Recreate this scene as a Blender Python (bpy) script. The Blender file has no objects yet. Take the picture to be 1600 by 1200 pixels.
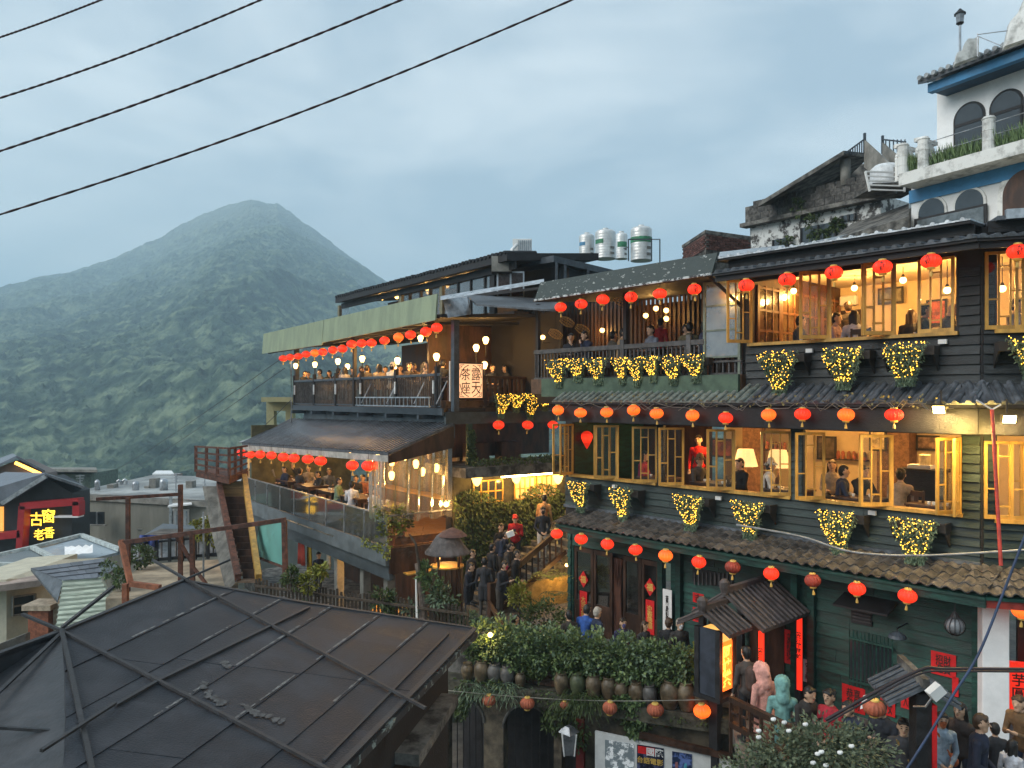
import bpy, bmesh, math, random
import numpy as np
from mathutils import Vector, Matrix
R = math.radians
random.seed(7)
SC = bpy.context.scene
COL = SC.collection

# ---------------------------------------------------------------- camera
F, CX, HY = 1202.0, 800.0, 621.0          # focal length (px of the 1600 px photo), centre column, horizon row
cam = bpy.data.cameras.new('camera')
cam.sensor_width = 36.0
cam.lens = 36.0 * F / 1600.0
cam.shift_y = (HY - 600.0) / 1600.0
cam.clip_start = 0.1
cam.clip_end = 20000
cam_o = bpy.data.objects.new('camera', cam)
cam_o.rotation_euler = (R(90), 0, 0)
COL.objects.link(cam_o)
SC.camera = cam_o

# ---------------------------------------------------------------- world: overcast dusk sky
SUN_EL, SUN_ROT = R(32), R(-115)
world = bpy.data.worlds.new('World')
SC.world = world
world.use_nodes = True
nt = world.node_tree
nt.nodes.clear()
N = nt.nodes.new
out = N('ShaderNodeOutputWorld'); bg = N('ShaderNodeBackground')
sky = N('ShaderNodeTexSky'); sky.sky_type = 'NISHITA'; sky.sun_disc = False
sky.sun_elevation = SUN_EL; sky.sun_rotation = SUN_ROT; sky.air_density = 1.6; sky.dust_density = 1.5; sky.altitude = 300
tc = N('ShaderNodeTexCoord'); mp = N('ShaderNodeMapping'); mp.inputs['Scale'].default_value = (1.0, 1.0, 2.6)
n1 = N('ShaderNodeTexNoise'); n1.inputs['Scale'].default_value = 2.3; n1.inputs['Detail'].default_value = 8.0; n1.inputs['Roughness'].default_value = 0.56; n1.inputs['Distortion'].default_value = 0.35
mp.inputs['Location'].default_value = (0.9, 0.35, 0.55)
r1 = N('ShaderNodeValToRGB')
r1.color_ramp.elements[0].position = 0.40; r1.color_ramp.elements[0].color = (3.35, 4.2, 4.95, 1)
r1.color_ramp.elements[1].position = 0.64; r1.color_ramp.elements[1].color = (6.5, 7.1, 7.4, 1)
mx = N('ShaderNodeMix'); mx.data_type = 'RGBA'; mx.inputs[0].default_value = 0.9
nt.links.new(tc.outputs['Generated'], mp.inputs['Vector']); nt.links.new(mp.outputs['Vector'], n1.inputs['Vector'])
nt.links.new(n1.outputs['Fac'], r1.inputs['Fac'])
nt.links.new(sky.outputs['Color'], mx.inputs[6]); nt.links.new(r1.outputs['Color'], mx.inputs[7])
nt.links.new(mx.outputs[2], bg.inputs['Color']); bg.inputs['Strength'].default_value = 0.062
nt.links.new(bg.outputs['Background'], out.inputs['Surface'])

sun = bpy.data.lights.new('sun', 'SUN'); sun.energy = 1.5; sun.angle = R(40); sun.color = (1.0, 0.96, 0.9)
sun_o = bpy.data.objects.new('sun', sun); COL.objects.link(sun_o)
# sun stands behind and to the side of the camera, veiled by cloud
_sd = Vector((math.sin(SUN_ROT) * math.cos(SUN_EL), math.cos(SUN_ROT) * math.cos(SUN_EL), math.sin(SUN_EL)))
sun_o.rotation_euler = _sd.to_track_quat('Z', 'Y').to_euler()

vs = SC.view_settings
vs.view_transform = 'Standard'; vs.look = 'None'; vs.gamma = 1.0; vs.exposure = 1.2; vs.use_curve_mapping = False
SC.render.engine = 'CYCLES'
SC.cycles.use_denoising = True; SC.cycles.denoising_prefilter = 'ACCURATE'
SC.cycles.max_bounces = 8; SC.cycles.diffuse_bounces = 3; SC.cycles.glossy_bounces = 2; SC.cycles.transparent_max_bounces = 12
SC.cycles.volume_bounces = 3; SC.cycles.transmission_bounces = 3
SC.cycles.sample_clamp_indirect = 3.0
SC.cycles.caustics_reflective = False; SC.cycles.caustics_refractive = False

# ---------------------------------------------------------------- coordinates: camera eye = origin, X right, Y away, Z up
Z = Vector((0, 0, 1))
def P(x, y, Y):
    return Vector(((x - CX) / F * Y, Y, (HY - y) / F * Y))
class Frame:
    """a vertical-wall frame: d runs along the wall away from the camera, n into the building"""
    def __init__(s, a):
        a = R(a); s.a = a
        s.d = Vector((-math.sin(a), math.cos(a), 0)); s.n = Vector((math.cos(a), math.sin(a), 0))
    def Y(s, x, v):
        return v / ((x - CX) / F * math.cos(s.a) + math.sin(s.a))
    def at(s, x, y, v):
        return P(x, y, s.Y(x, v))
    def u(s, x, v):
        p = s.at(x, HY, v); return p.dot(s.d)
    def z(s, x, y, v):
        return s.at(x, y, v).z
    def L(s, u, v, z):
        return s.d * u + s.n * v + Z * z
FA, FG, FD, FC, FW, FH = Frame(42.2), Frame(36), Frame(70), Frame(72), Frame(28), Frame(36.7)

# ---------------------------------------------------------------- mesh building
class MB:
    def __init__(s): s.v, s.f, s.m = [], [], []
    def add(s, vs, fs, mi=0):
        k = len(s.v); s.v.extend([tuple(p) for p in vs]); s.f.extend([tuple(i + k for i in q) for q in fs]); s.m.extend([mi] * len(fs)); return s
    def box8(s, p, mi=0):   # p[0..3] bottom loop, p[4..7] top loop
        return s.add(p, [(3, 2, 1, 0), (4, 5, 6, 7), (0, 1, 5, 4), (1, 2, 6, 5), (2, 3, 7, 6), (3, 0, 4, 7)], mi)
    def fb(s, fr, u0, u1, v0, v1, z0, z1, mi=0):
        L = fr.L
        return s.box8([L(u0, v0, z0), L(u1, v0, z0), L(u1, v1, z0), L(u0, v1, z0), L(u0, v0, z1), L(u1, v0, z1), L(u1, v1, z1), L(u0, v1, z1)], mi)
    def b(s, x0, x1, y0, y1, z0, z1, mi=0):
        return s.box8([(x0, y0, z0), (x1, y0, z0), (x1, y1, z0), (x0, y1, z0), (x0, y0, z1), (x1, y0, z1), (x1, y1, z1), (x0, y1, z1)], mi)
    def bar(s, p, q, w, h=None, up=Z, mi=0):
        h = h or w; p, q = Vector(p), Vector(q); t = (q - p).normalized()
        a = t.cross(up)
        if a.length < 1e-3: a = t.cross(Vector((1, 0, 0)))
        a.normalize(); c = a.cross(t)
        a = a * w / 2; c = c * h / 2
        return s.box8([p - a - c, p + a - c, p + a + c, p - a + c, q - a - c, q + a - c, q + a + c, q - a + c], mi)
    def tube(s, pts, r, n=6, mi=0, caps=True):
        pts = [Vector(p) for p in pts]; k = len(s.v); rs = r if isinstance(r, (list, tuple)) else [r] * len(pts)
        for i, p in enumerate(pts):
            t = (pts[min(i + 1, len(pts) - 1)] - pts[max(i - 1, 0)]).normalized()
            a = t.cross(Z)
            if a.length < 1e-2: a = t.cross(Vector((1, 0, 0)))
            a.normalize(); c = a.cross(t)
            for j in range(n):
                w = 2 * math.pi * j / n; s.v.append(tuple(p + (a * math.cos(w) + c * math.sin(w)) * rs[i]))
        for i in range(len(pts) - 1):
            for j in range(n):
                s.f.append((k + i * n + j, k + i * n + (j + 1) % n, k + (i + 1) * n + (j + 1) % n, k + (i + 1) * n + j)); s.m.append(mi)
        if caps:
            s.f.append(tuple(k + j for j in range(n))[::-1]); s.f.append(tuple(k + (len(pts) - 1) * n + j for j in range(n))); s.m += [mi, mi]
        return s
    def lathe(s, c, prof, n=12, mi=0, sx=1, sy=1):
        c = Vector(c); k = len(s.v)
        for r, z in prof:
            for j in range(n):
                w = 2 * math.pi * j / n; s.v.append((c.x + r * sx * math.cos(w), c.y + r * sy * math.sin(w), c.z + z))
        for i in range(len(prof) - 1):
            for j in range(n):
                s.f.append((k + i * n + j, k + i * n + (j + 1) % n, k + (i + 1) * n + (j + 1) % n, k + (i + 1) * n + j)); s.m.append(mi)
        s.f.append(tuple(k + j for j in range(n))[::-1]); s.f.append(tuple(k + (len(prof) - 1) * n + j for j in range(n))); s.m += [mi, mi]
        return s
    def prism(s, poly, ext, mi=0):
        n = len(poly); a = [Vector(p) for p in poly]; e = Vector(ext)
        fs = [tuple(range(n))[::-1], tuple(range(n, 2 * n))] + [(i, (i + 1) % n, n + (i + 1) % n, n + i) for i in range(n)]
        return s.add(a + [p + e for p in a], fs, mi)
    def ball(s, c, r, n=8, m=6, mi=0, sc=(1, 1, 1)):
        prof = [(max(r * math.sin(math.pi * i / m), r * .02), -r * math.cos(math.pi * i / m)) for i in range(m + 1)]
        k = len(s.v); s.lathe((0, 0, 0), prof, n, mi)
        for i in range(k, len(s.v)):
            x, y, z = s.v[i]; s.v[i] = (c[0] + x * sc[0], c[1] + y * sc[1], c[2] + z * sc[2])
        return s
    def octa(s, c, r, mi=0):
        x, y, z = c
        return s.add([(x + r, y, z), (x - r, y, z), (x, y + r, z), (x, y - r, z), (x, y, z + r), (x, y, z - r)],
                     [(0, 2, 4), (2, 1, 4), (1, 3, 4), (3, 0, 4), (2, 0, 5), (1, 2, 5), (3, 1, 5), (0, 3, 5)], mi)
    def leaf(s, c, l, w, d, nrm, mi=0):
        """one folded leaf: base c, length l along d"""
        d = d.normalized(); a = d.cross(nrm)
        if a.length < 1e-3: a = d.cross(Vector((1, .3, 0)))
        a.normalize(); nn = a.cross(d)
        m1 = c + d * l * .5
        return s.add([c, m1 + a * w / 2 + nn * w * .18, c + d * l, m1 - a * w / 2 + nn * w * .18], [(0, 1, 2), (0, 2, 3)], mi)
    def mesh(s, name, fix=True):
        me = bpy.data.meshes.new(name); me.from_pydata(s.v, [], s.f)
        if any(s.m): me.polygons.foreach_set('material_index', s.m)
        if fix:
            bm = bmesh.new(); bm.from_mesh(me); bmesh.ops.recalc_face_normals(bm, faces=bm.faces); bm.to_mesh(me); bm.free()
        return me

def rv(): 
    while True:
        p = Vector((random.uniform(-1, 1), random.uniform(-1, 1), random.uniform(-1, 1)))
        if .05 < p.length < 1: return p
def foliage(mb, c, rad, n, l, w, shell=.55, down=0.0, mats=1):
    """leaf faces spread through an ellipsoid, denser towards its outside, in clumps"""
    c = Vector(c); k = max(3, n // 14)
    cl = []
    for _ in range(k):
        q = rv().normalized() * random.uniform(shell, 1); cl.append(Vector((q.x * rad[0], q.y * rad[1], q.z * rad[2])))
    for i in range(n):
        o = random.choice(cl); cr = .30 * min(rad) + .04
        p = c + o * random.uniform(.9, 1.03) + rv() * cr
        d = (o.normalized() + rv() * .9 + Vector((0, 0, -down))).normalized()
        mb.leaf(p, l * random.uniform(.6, 1.25), w * random.uniform(.7, 1.2), d, (rv() + Z * .8).normalized(), random.randrange(mats))

def link(o): COL.objects.link(o); return o
def setmats(me, mat):
    for m in (mat if isinstance(mat, (list, tuple)) else [mat]): me.materials.append(m)
def mk(name, mb, mat, parent=None, smooth=False, label=None, cat=None, group=None, kind=None, bevel=0, fix=True):
    me = mb.mesh(name, fix) if isinstance(mb, MB) else mb
    if isinstance(mb, MB): setmats(me, mat)
    if smooth: me.polygons.foreach_set('use_smooth', [True] * len(me.polygons))
    o = link(bpy.data.objects.new(name, me))
    if parent:
        o.parent = parent; o.matrix_parent_inverse = parent_inv(parent)
    if bevel:
        md = o.modifiers.new('bevel', 'BEVEL'); md.width = bevel; md.segments = 1; md.limit_method = 'ANGLE'
    tag(o, label, cat, group, kind); return o
def world_loc(o):
    m = Matrix.Translation(o.location) @ Matrix.Rotation(o.rotation_euler.z, 4, 'Z') if (o.rotation_euler.z or o.location.length) else Matrix.Identity(4)
    return (world_loc(o.parent) @ o.matrix_parent_inverse @ m) if o.parent else m
def parent_inv(p): return world_loc(p).inverted()
def tag(o, label=None, cat=None, group=None, kind=None):
    if label: o['label'] = label
    if cat: o['category'] = cat
    if group: o['group'] = group
    if kind: o['kind'] = kind
    return o
def T(name, label, cat, loc=(0, 0, 0), group=None, rz=0.0):
    o = link(bpy.data.objects.new(name, None)); o.empty_display_size = .2
    o.location = loc; o.rotation_euler = (0, 0, rz); return tag(o, label, cat, group)
def inst(name, me, parent, M=None, mats=None):
    """a piece that shares mesh data; M is its matrix in the world"""
    o = link(bpy.data.objects.new(name, me)); 
    if parent: o.parent = parent; o.matrix_parent_inverse = parent_inv(parent)
    if M is not None: o.matrix_basis = M
    if mats:
        for i, m in enumerate(mats): o.material_slots[i].link = 'OBJECT'; o.material_slots[i].material = m
    return o
def copy_tree(o, parent=None, name=None):
    c = o.copy(); link(c); c.parent = parent
    for ch in list(o.children): copy_tree(ch, c)
    return c

# ---------------------------------------------------------------- materials
def srgb(h):
    h = h.lstrip('#'); c = [int(h[i:i + 2], 16) / 255 for i in (0, 2, 4)]
    return tuple(x / 12.92 if x <= .04045 else ((x + .055) / 1.055) ** 2.4 for x in c)
MATS = {}
def mat(name, col, rough=.7, var=.25, scale=5, bump=.15, metal=0.0, rnd=.12, col2=None, thr=(.4, .62), stretch=(1, 1, 1), emis=None, es=0.0, spec=.4, fine=8.0, sss=0):
    if name in MATS: return MATS[name]
    m = bpy.data.materials.new(name); MATS[name] = m; m.use_nodes = True
    t = m.node_tree; b = t.nodes['Principled BSDF']; nn = t.nodes.new; ln = t.links.new
    if isinstance(col, str): col = srgb(col)
    if isinstance(col2, str): col2 = srgb(col2)
    c1 = tuple(max(0, x * (1 - var)) for x in col); c2 = col2 or tuple(min(1, x * (1 + var)) for x in col)
    co = nn('ShaderNodeTexCoord'); mpn = nn('ShaderNodeMapping'); mpn.inputs['Scale'].default_value = stretch
    ln(co.outputs['Object'], mpn.inputs['Vector'])
    oi = nn('ShaderNodeObjectInfo'); ad = nn('ShaderNodeVectorMath'); ad.operation = 'MULTIPLY_ADD'
    cmb = nn('ShaderNodeCombineXYZ'); 
    for i in range(3): ln(oi.outputs['Random'], cmb.inputs[i])
    ln(cmb.outputs[0], ad.inputs[0]); ad.inputs[1].default_value = (37, 53, 19); ln(mpn.outputs[0], ad.inputs[2])
    no = nn('ShaderNodeTexNoise'); no.inputs['Scale'].default_value = scale; no.inputs['Detail'].default_value = 5; no.inputs['Roughness'].default_value = .65
    ln(ad.outputs[0], no.inputs['Vector'])
    ra = nn('ShaderNodeValToRGB'); e = ra.color_ramp.elements
    e[0].position, e[1].position = thr; e[0].color = (*c1, 1); e[1].color = (*c2, 1)
    ln(no.outputs['Fac'], ra.inputs['Fac'])
    hs = nn('ShaderNodeHueSaturation'); ln(ra.outputs['Color'], hs.inputs['Color'])
    mr = nn('ShaderNodeMapRange'); ln(oi.outputs['Random'], mr.inputs['Value']); mr.inputs['To Min'].default_value = 1 - rnd; mr.inputs['To Max'].default_value = 1 + rnd
    ln(mr.outputs[0], hs.inputs['Value']); ln(hs.outputs['Color'], b.inputs['Base Color'])
    b.inputs['Roughness'].default_value = rough; b.inputs['Metallic'].default_value = metal
    b.inputs['Specular IOR Level'].default_value = spec
    rr = nn('ShaderNodeMapRange'); ln(no.outputs['Fac'], rr.inputs['Value']); rr.inputs['From Min'].default_value = .3; rr.inputs['From Max'].default_value = .7
    rr.inputs['To Min'].default_value = max(.05, rough - .14); rr.inputs['To Max'].default_value = min(1, rough + .12); ln(rr.outputs[0], b.inputs['Roughness'])
    if bump:
        nb = nn('ShaderNodeTexNoise'); nb.inputs['Scale'].default_value = scale * fine; nb.inputs['Detail'].default_value = 3
        ln(ad.outputs[0], nb.inputs['Vector']); bp = nn('ShaderNodeBump'); bp.inputs['Strength'].default_value = bump; bp.inputs['Distance'].default_value = .02
        ln(nb.outputs['Fac'], bp.inputs['Height']); ln(bp.outputs[0], b.inputs['Normal'])
    if emis:
        if isinstance(emis, str): emis = srgb(emis)
        b.inputs['Emission Color'].default_value = (*emis, 1); b.inputs['Emission Strength'].default_value = es
    return m
def glow(name, col, s, sample=True):
    if name in MATS: return MATS[name]
    m = bpy.data.materials.new(name); MATS[name] = m; m.use_nodes = True; t = m.node_tree; t.nodes.clear()
    o = t.nodes.new('ShaderNodeOutputMaterial'); e = t.nodes.new('ShaderNodeEmission')
    e.inputs[0].default_value = (*(srgb(col) if isinstance(col, str) else col), 1); e.inputs[1].default_value = s
    t.links.new(e.outputs[0], o.inputs[0])
    if not sample: m.cycles.emission_sampling = 'NONE'
    return m
def glass(name, col=(1, 1, 1), refl=.12, rough=.05, haze=0.0, hcol=(.8, .8, .8), k=1.3):
    """thin sheet: mostly see-through, Fresnel reflection, optional milky film"""
    if name in MATS: return MATS[name]
    m = bpy.data.materials.new(name); MATS[name] = m; m.use_nodes = True; t = m.node_tree; t.nodes.clear(); nn = t.nodes.new
    o = nn('ShaderNodeOutputMaterial'); tr = nn('ShaderNodeBsdfTransparent'); gl = nn('ShaderNodeBsdfGlossy'); mix = nn('ShaderNodeMixShader'); fr = nn('ShaderNodeFresnel')
    fr.inputs[0].default_value = 1.5; tr.inputs[0].default_value = (*col, 1); gl.inputs['Roughness'].default_value = rough
    ma = nn('ShaderNodeMath'); ma.operation = 'MULTIPLY_ADD'; ma.inputs[1].default_value = k; ma.inputs[2].default_value = refl * .4
    t.links.new(fr.outputs[0], ma.inputs[0]); t.links.new(ma.outputs[0], mix.inputs[0]); t.links.new(tr.outputs[0], mix.inputs[1]); t.links.new(gl.outputs[0], mix.inputs[2])
    last = mix
    if haze:
        df = nn('ShaderNodeBsdfDiffuse'); df.inputs[0].default_value = (*hcol, 1); tl = nn('ShaderNodeBsdfTranslucent'); tl.inputs[0].default_value = (*hcol, 1)
        h2 = nn('ShaderNodeMixShader'); h2.inputs[0].default_value = .5; t.links.new(df.outputs[0], h2.inputs[1]); t.links.new(tl.outputs[0], h2.inputs[2])
        h = nn('ShaderNodeMixShader'); h.inputs[0].default_value = haze
        no = nn('ShaderNodeTexNoise'); no.inputs['Scale'].default_value = 3.0; no.inputs['Detail'].default_value = 4
        co = nn('ShaderNodeTexCoord'); t.links.new(co.outputs['Object'], no.inputs['Vector'])
        mm = nn('ShaderNodeMath'); mm.operation = 'MULTIPLY'; mm.inputs[1].default_value = haze * 2; t.links.new(no.outputs['Fac'], mm.inputs[0]); t.links.new(mm.outputs[0], h.inputs[0])
        t.links.new(mix.outputs[0], h.inputs[1]); t.links.new(h2.outputs[0], h.inputs[2]); last = h
    t.links.new(last.outputs[0], o.inputs[0]); return m
def leafmat(name, c1, c2, rough=.55):
    m = mat(name, c1, rough, 0.3, 9, 0, col2=c2, rnd=.1, thr=(.35, .65), spec=.35)
    b = m.node_tree.nodes['Principled BSDF']
    return m

M_slate = mat('dark_grey_board', (.032, .037, .039), .6, .45, 2.5, .45, rnd=.35, col2=(.062, .068, .07), thr=(.45, .75), stretch=(1, 1, 5))
M_green = mat('dark_green_board', (.005, .055, .041), .5, .5, 2.5, .4, rnd=.35, col2=(.012, .070, .052), stretch=(1, 1, 5))
M_blueg = mat('blue_green_board', (.019, .043, .040), .55, .5, 2.5, .4, rnd=.35, col2=(.045, .065, .06), thr=(.45, .75), stretch=(1, 1, 5))
M_black = mat('black_timber', (.016, .015, .016), .6, .4, 5, .3, rnd=.25)
M_soff = mat('dark_soffit', (.020, .018, .019), .7, .3, 4, .2)
M_brown = mat('dark_brown_wood', (.055, .026, .015), .5, .45, 4, .3, rnd=.25, stretch=(1, 1, .3))
M_rail = mat('weathered_rail', (.075, .072, .072), .6, .4, 6, .3, rnd=.2)
M_honey = mat('honey_wood', (.50, .28, .06), .45, .25, 6, .15, rnd=.12, stretch=(1, 1, .3))
M_cream = mat('cream_plaster', (.66, .52, .31), .8, .07, 2, .05)
M_ceil = mat('ceiling_board', (.66, .55, .38), .8, .08, 2, .05)
M_floorw = mat('floor_boards', (.12, .06, .03), .45, .3, 5, .1)
M_tile = mat('grey_roof_tile', (.085, .08, .077), .5, .45, 5, .35, rnd=.3, col2=(.13, .118, .105))
M_tileb = mat('dark_roof_tile', (.085, .095, .108), .45, .4, 5, .3, rnd=.25)
M_steel = mat('galvanised_steel', (.42, .44, .46), .38, .25, 5, .1, metal=.75)
M_dsteel = mat('painted_dark_steel', (.05, .062, .075), .45, .3, 5, .15)
M_sage = mat('sage_green_sheet', (.25, .295, .19), .55, .16, 2.5, .12, stretch=(1, 1, .25), rnd=.05)
M_gfasc = mat('flaking_green_fascia', (.055, .075, .07), .6, .3, 7, .3, col2=(.42, .43, .41), thr=(.60, .68), stretch=(1, 1, 1.6))
M_white = mat('white_wall', (.84, .84, .83), .75, .08, 2.2, .1, col2=(.88, .88, .87))
M_whited = mat('stained_white', (.66, .66, .62), .8, .55, 2.6, .25, col2=(.74, .74, .71), thr=(.33, .52))
M_blue = mat('blue_paint', (.055, .22, .42), .55, .15, 3, .1)
M_conc = mat('grey_concrete', (.235, .225, .20), .85, .3, 1.6, .3)
M_concd = mat('dark_weathered_concrete', (.10, .093, .085), .9, .6, 3, .5, col2=(.20, .19, .17))
M_glass = glass('window_glass', (.97, .97, .96), .0, .04, k=.55)
M_grail = glass('railing_glass', (.80, .86, .86), .5, .05, .10, (.45, .5, .5))
M_pvc = glass('clear_plastic_sheet', (.97, .96, .94), .35, .18, .09, (.8, .76, .68))
M_dglass = mat('dark_window_glass', (.03, .036, .042), .08, .15, 2, 0, spec=.9)
M_gold = mat('gilt_cap', (.65, .42, .10), .4, .1, 8, .05)
M_red = mat('red_paper', (.62, .012, .014), .6, .12, 8, .05, rnd=.05)
M_ink = mat('black_ink', (.02, .015, .012), .6, .1, 8, 0)
M_paper = mat('white_paper', (.72, .72, .70), .7, .06, 6, 0)
M_rust = mat('rusty_steel', (.10, .042, .028), .8, .5, 6, .4, rnd=.15)
M_wire = mat('cable_sheath', (.028, .02, .022), .6, .2, 8, 0)
M_leaf = leafmat('hedge_leaf', (.045, .085, .030), (.15, .22, .08))
M_leafy = leafmat('yellow_green_leaf', (.14, .17, .02), (.33, .33, .05))
M_ivy = leafmat('ivy_leaf', (.030, .060, .016), (.095, .13, .035))
M_gleaf = leafmat('grey_green_leaf', (.085, .14, .085), (.20, .27, .165))
M_bark = mat('bark', (.06, .045, .032), .9, .4, 6, .5)
M_fairy = glow('fairy_bulb', (1.0, .48, .045), 3.2)
M_bulb = glow('warm_bulb', (1.0, .60, .17), 5.0)
M_bulb2 = glow('soft_bulb', (1.0, .56, .14), 3.6)
def lightpt(name, loc, e, col=(1, .53, .15), r=.06):
    l = bpy.data.lights.new(name, 'POINT'); l.energy = e * .74; l.color = col; l.shadow_soft_size = r
    o = link(bpy.data.objects.new(name, l)); o.location = loc; return o
ORD = ['first', 'second', 'third', 'fourth', 'fifth', 'sixth', 'seventh', 'eighth', 'ninth', 'tenth', 'eleventh', 'twelfth', 'thirteenth', 'fourteenth', 'fifteenth', 'sixteenth', 'seventeenth', 'eighteenth', 'nineteenth', 'twentieth']

# ---------------------------------------------------------------- lettering (flat print raised a few mm)
def text_mb(body, size, bold=0.0, spacing=1.0):
    c = bpy.data.curves.new('lettering', 'FONT'); c.body = body; c.size = size; c.align_x = 'CENTER'; c.align_y = 'CENTER'; c.offset = bold; c.space_line = spacing; c.resolution_u = 2
    o = link(bpy.data.objects.new('lettering', c)); dg = bpy.context.evaluated_depsgraph_get()
    me = bpy.data.meshes.new_from_object(o.evaluated_get(dg)); bpy.data.objects.remove(o); bpy.data.curves.remove(c)
    vs_ = [v.co.copy() for v in me.vertices]; fs = [tuple(p.vertices) for p in me.polygons]; bpy.data.meshes.remove(me)
    return vs_, fs
def lettering(name, body, size, origin, ex, ez, m, parent=None, bold=0.0, spacing=1.0, off=.006, fit=None):
    """print lying in the plane (ex, ez) round origin; fit=(w,h) stretches it to that size"""
    vs_, fs = text_mb(body, size, bold, spacing); mb = MB()
    if not vs_: return None
    ex, ez = Vector(ex).normalized(), Vector(ez).normalized(); nr = ex.cross(ez)
    xs = [v.x for v in vs_]; ys = [v.y for v in vs_]; cx, cy = (min(xs) + max(xs)) / 2, (min(ys) + max(ys)) / 2; kx = ky = 1
    if fit: kx, ky = fit[0] / max(1e-4, max(xs) - min(xs)), fit[1] / max(1e-4, max(ys) - min(ys))
    mb.add([Vector(origin) + ex * (v.x - cx) * kx + ez * (v.y - cy) * ky + nr * off for v in vs_], fs)
    return mk(name, mb, m, parent, fix=False)

# ================================================================ SETTING: hills, ground, terrace
def vnoise(x, y, seed=0):
    xi, yi = np.floor(x).astype(np.int64), np.floor(y).astype(np.int64); xf, yf = x - xi, y - yi
    def h(a, b):
        n = (a * 374761393 + b * 668265263 + seed * 1442695041) & 0x7fffffff
        n = ((n ^ (n >> 13)) * 1274126177) & 0x7fffffff
        return ((n ^ (n >> 16)) & 0xffff) / 65535.0
    u, v = xf * xf * (3 - 2 * xf), yf * yf * (3 - 2 * yf)
    return (h(xi, yi) * (1 - u) + h(xi + 1, yi) * u) * (1 - v) + (h(xi, yi + 1) * (1 - u) + h(xi + 1, yi + 1) * u) * v
def fbm(x, y, o=4, seed=0):
    s, a = 0, .5
    for i in range(o): s = s + a * vnoise(x, y, seed + i); x, y, a = x * 2.03, y * 2.03, a * .5
    return s
def grid_mesh(name, V, nr, nc, m):
    me = bpy.data.meshes.new(name); me.vertices.add(nr * nc); me.vertices.foreach_set('co', V.reshape(-1).astype(np.float32))
    i = np.arange(nr - 1)[:, None] * nc + np.arange(nc - 1)[None, :]; i = i.reshape(-1)
    q = np.stack([i, i + 1, i + nc + 1, i + nc], 1).reshape(-1).astype(np.int32)
    n = len(i); me.loops.add(n * 4); me.loops.foreach_set('vertex_index', q); me.polygons.add(n)
    me.polygons.foreach_set('loop_start', np.arange(0, n * 4, 4, dtype=np.int32)); me.polygons.foreach_set('loop_total', np.full(n, 4, np.int32))
    me.polygons.foreach_set('use_smooth', np.ones(n, bool)); me.update(calc_edges=True); me.materials.append(m)
    return link(bpy.data.objects.new(name, me))

# forested mountain across the valley
prof = [(-900, 560), (-500, 545), (-250, 515), (-100, 480), (0, 455), (60, 438), (120, 424), (180, 404), (215, 388), (250, 372), (285, 352), (310, 341), (340, 326), (380, 318), (405, 318), (432, 322), (455, 335), (478, 352), (500, 369), (530, 391), (560, 410), (600, 441), (660, 480), (760, 520), (900, 560), (1500, 600)]
nc, nr = 1000, 560
px = np.concatenate([np.linspace(-900, -60, 120), np.linspace(-58, 720, 780), np.linspace(724, 1300, 100)]); tx = (px - CX) / F
ry = (fbm(px / 26.0, px * 0 + 3.3, 4, 77) - .47) * 9 + np.interp(px, [p[0] for p in prof], [p[1] for p in prof])
s = np.linspace(0, 1.14, nr)[:, None]
Yr = 1450 + 120 * np.sin(px / 170.0)[None, :]
Y0 = 150.0
YY = Y0 + (Yr - Y0) * s
zr = (HY - ry)[None, :] / F * Yr
w = np.clip(s, 0, 1) ** 1.22
zz = -42 * (1 - w) + zr * w
zz = np.where(s > 1, zr - (s - 1) * 1400, zz)
XX = tx[None, :] * YY
env = np.clip(s * 3, 0, 1) * np.clip((1 - s) * 5 + .12, 0.10, 1)
gul = 1 - np.abs(2 * fbm(XX / 150 + 3, YY / 260, 4, 5) - 1)
zz = zz + env * (gul - .62) * 46 + env * (fbm(XX / 60, YY / 90, 4, 9) - .45) * 22
tree = 1 - np.abs(2 * fbm(XX / 7.5, YY / 10, 2, 21) - .75)
zz = zz + (tree - .5) * 9.5 * np.clip(1.3 - .5 * w, .35, 1) * np.where(s > 1, .4, 1)
V = np.stack([XX, YY, zz], -1)
mm = bpy.data.materials.new('forested_slope'); mm.use_nodes = True
t_ = mm.node_tree; b_ = t_.nodes['Principled BSDF']; b_.inputs['Roughness'].default_value = .95; b_.inputs['Specular IOR Level'].default_value = .1
co_ = t_.nodes.new('ShaderNodeTexCoord'); nz = t_.nodes.new('ShaderNodeTexNoise'); nz.inputs['Scale'].default_value = .2; nz.inputs['Detail'].default_value = 4; bz = t_.nodes.new('ShaderNodeBump'); bz.inputs['Strength'].default_value = 1.0; bz.inputs['Distance'].default_value = 5.0; t_.links.new(co_.outputs['Object'], nz.inputs['Vector']); t_.links.new(nz.outputs['Fac'], bz.inputs['Height']); t_.links.new(bz.outputs[0], b_.inputs['Normal']); na = t_.nodes.new('ShaderNodeTexNoise'); na.inputs['Scale'].default_value = .011; na.inputs['Detail'].default_value = 7; na.inputs['Roughness'].default_value = .7
nb_ = t_.nodes.new('ShaderNodeTexNoise'); nb_.inputs['Scale'].default_value = .085; nb_.inputs['Detail'].default_value = 6
ra_ = t_.nodes.new('ShaderNodeValToRGB'); ra_.color_ramp.elements[0].position = .41; ra_.color_ramp.elements[0].color = (.006, .020, .013, 1); ra_.color_ramp.elements[1].position = .60; ra_.color_ramp.elements[1].color = (.17, .21, .125, 1)
e_ = ra_.color_ramp.elements.new(.50); e_.color = (.046, .076, .048, 1)
sp = t_.nodes.new('ShaderNodeSeparateXYZ'); mr_ = t_.nodes.new('ShaderNodeMapRange'); mr_.inputs['From Min'].default_value = 215; mr_.inputs['From Max'].default_value = 345
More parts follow.
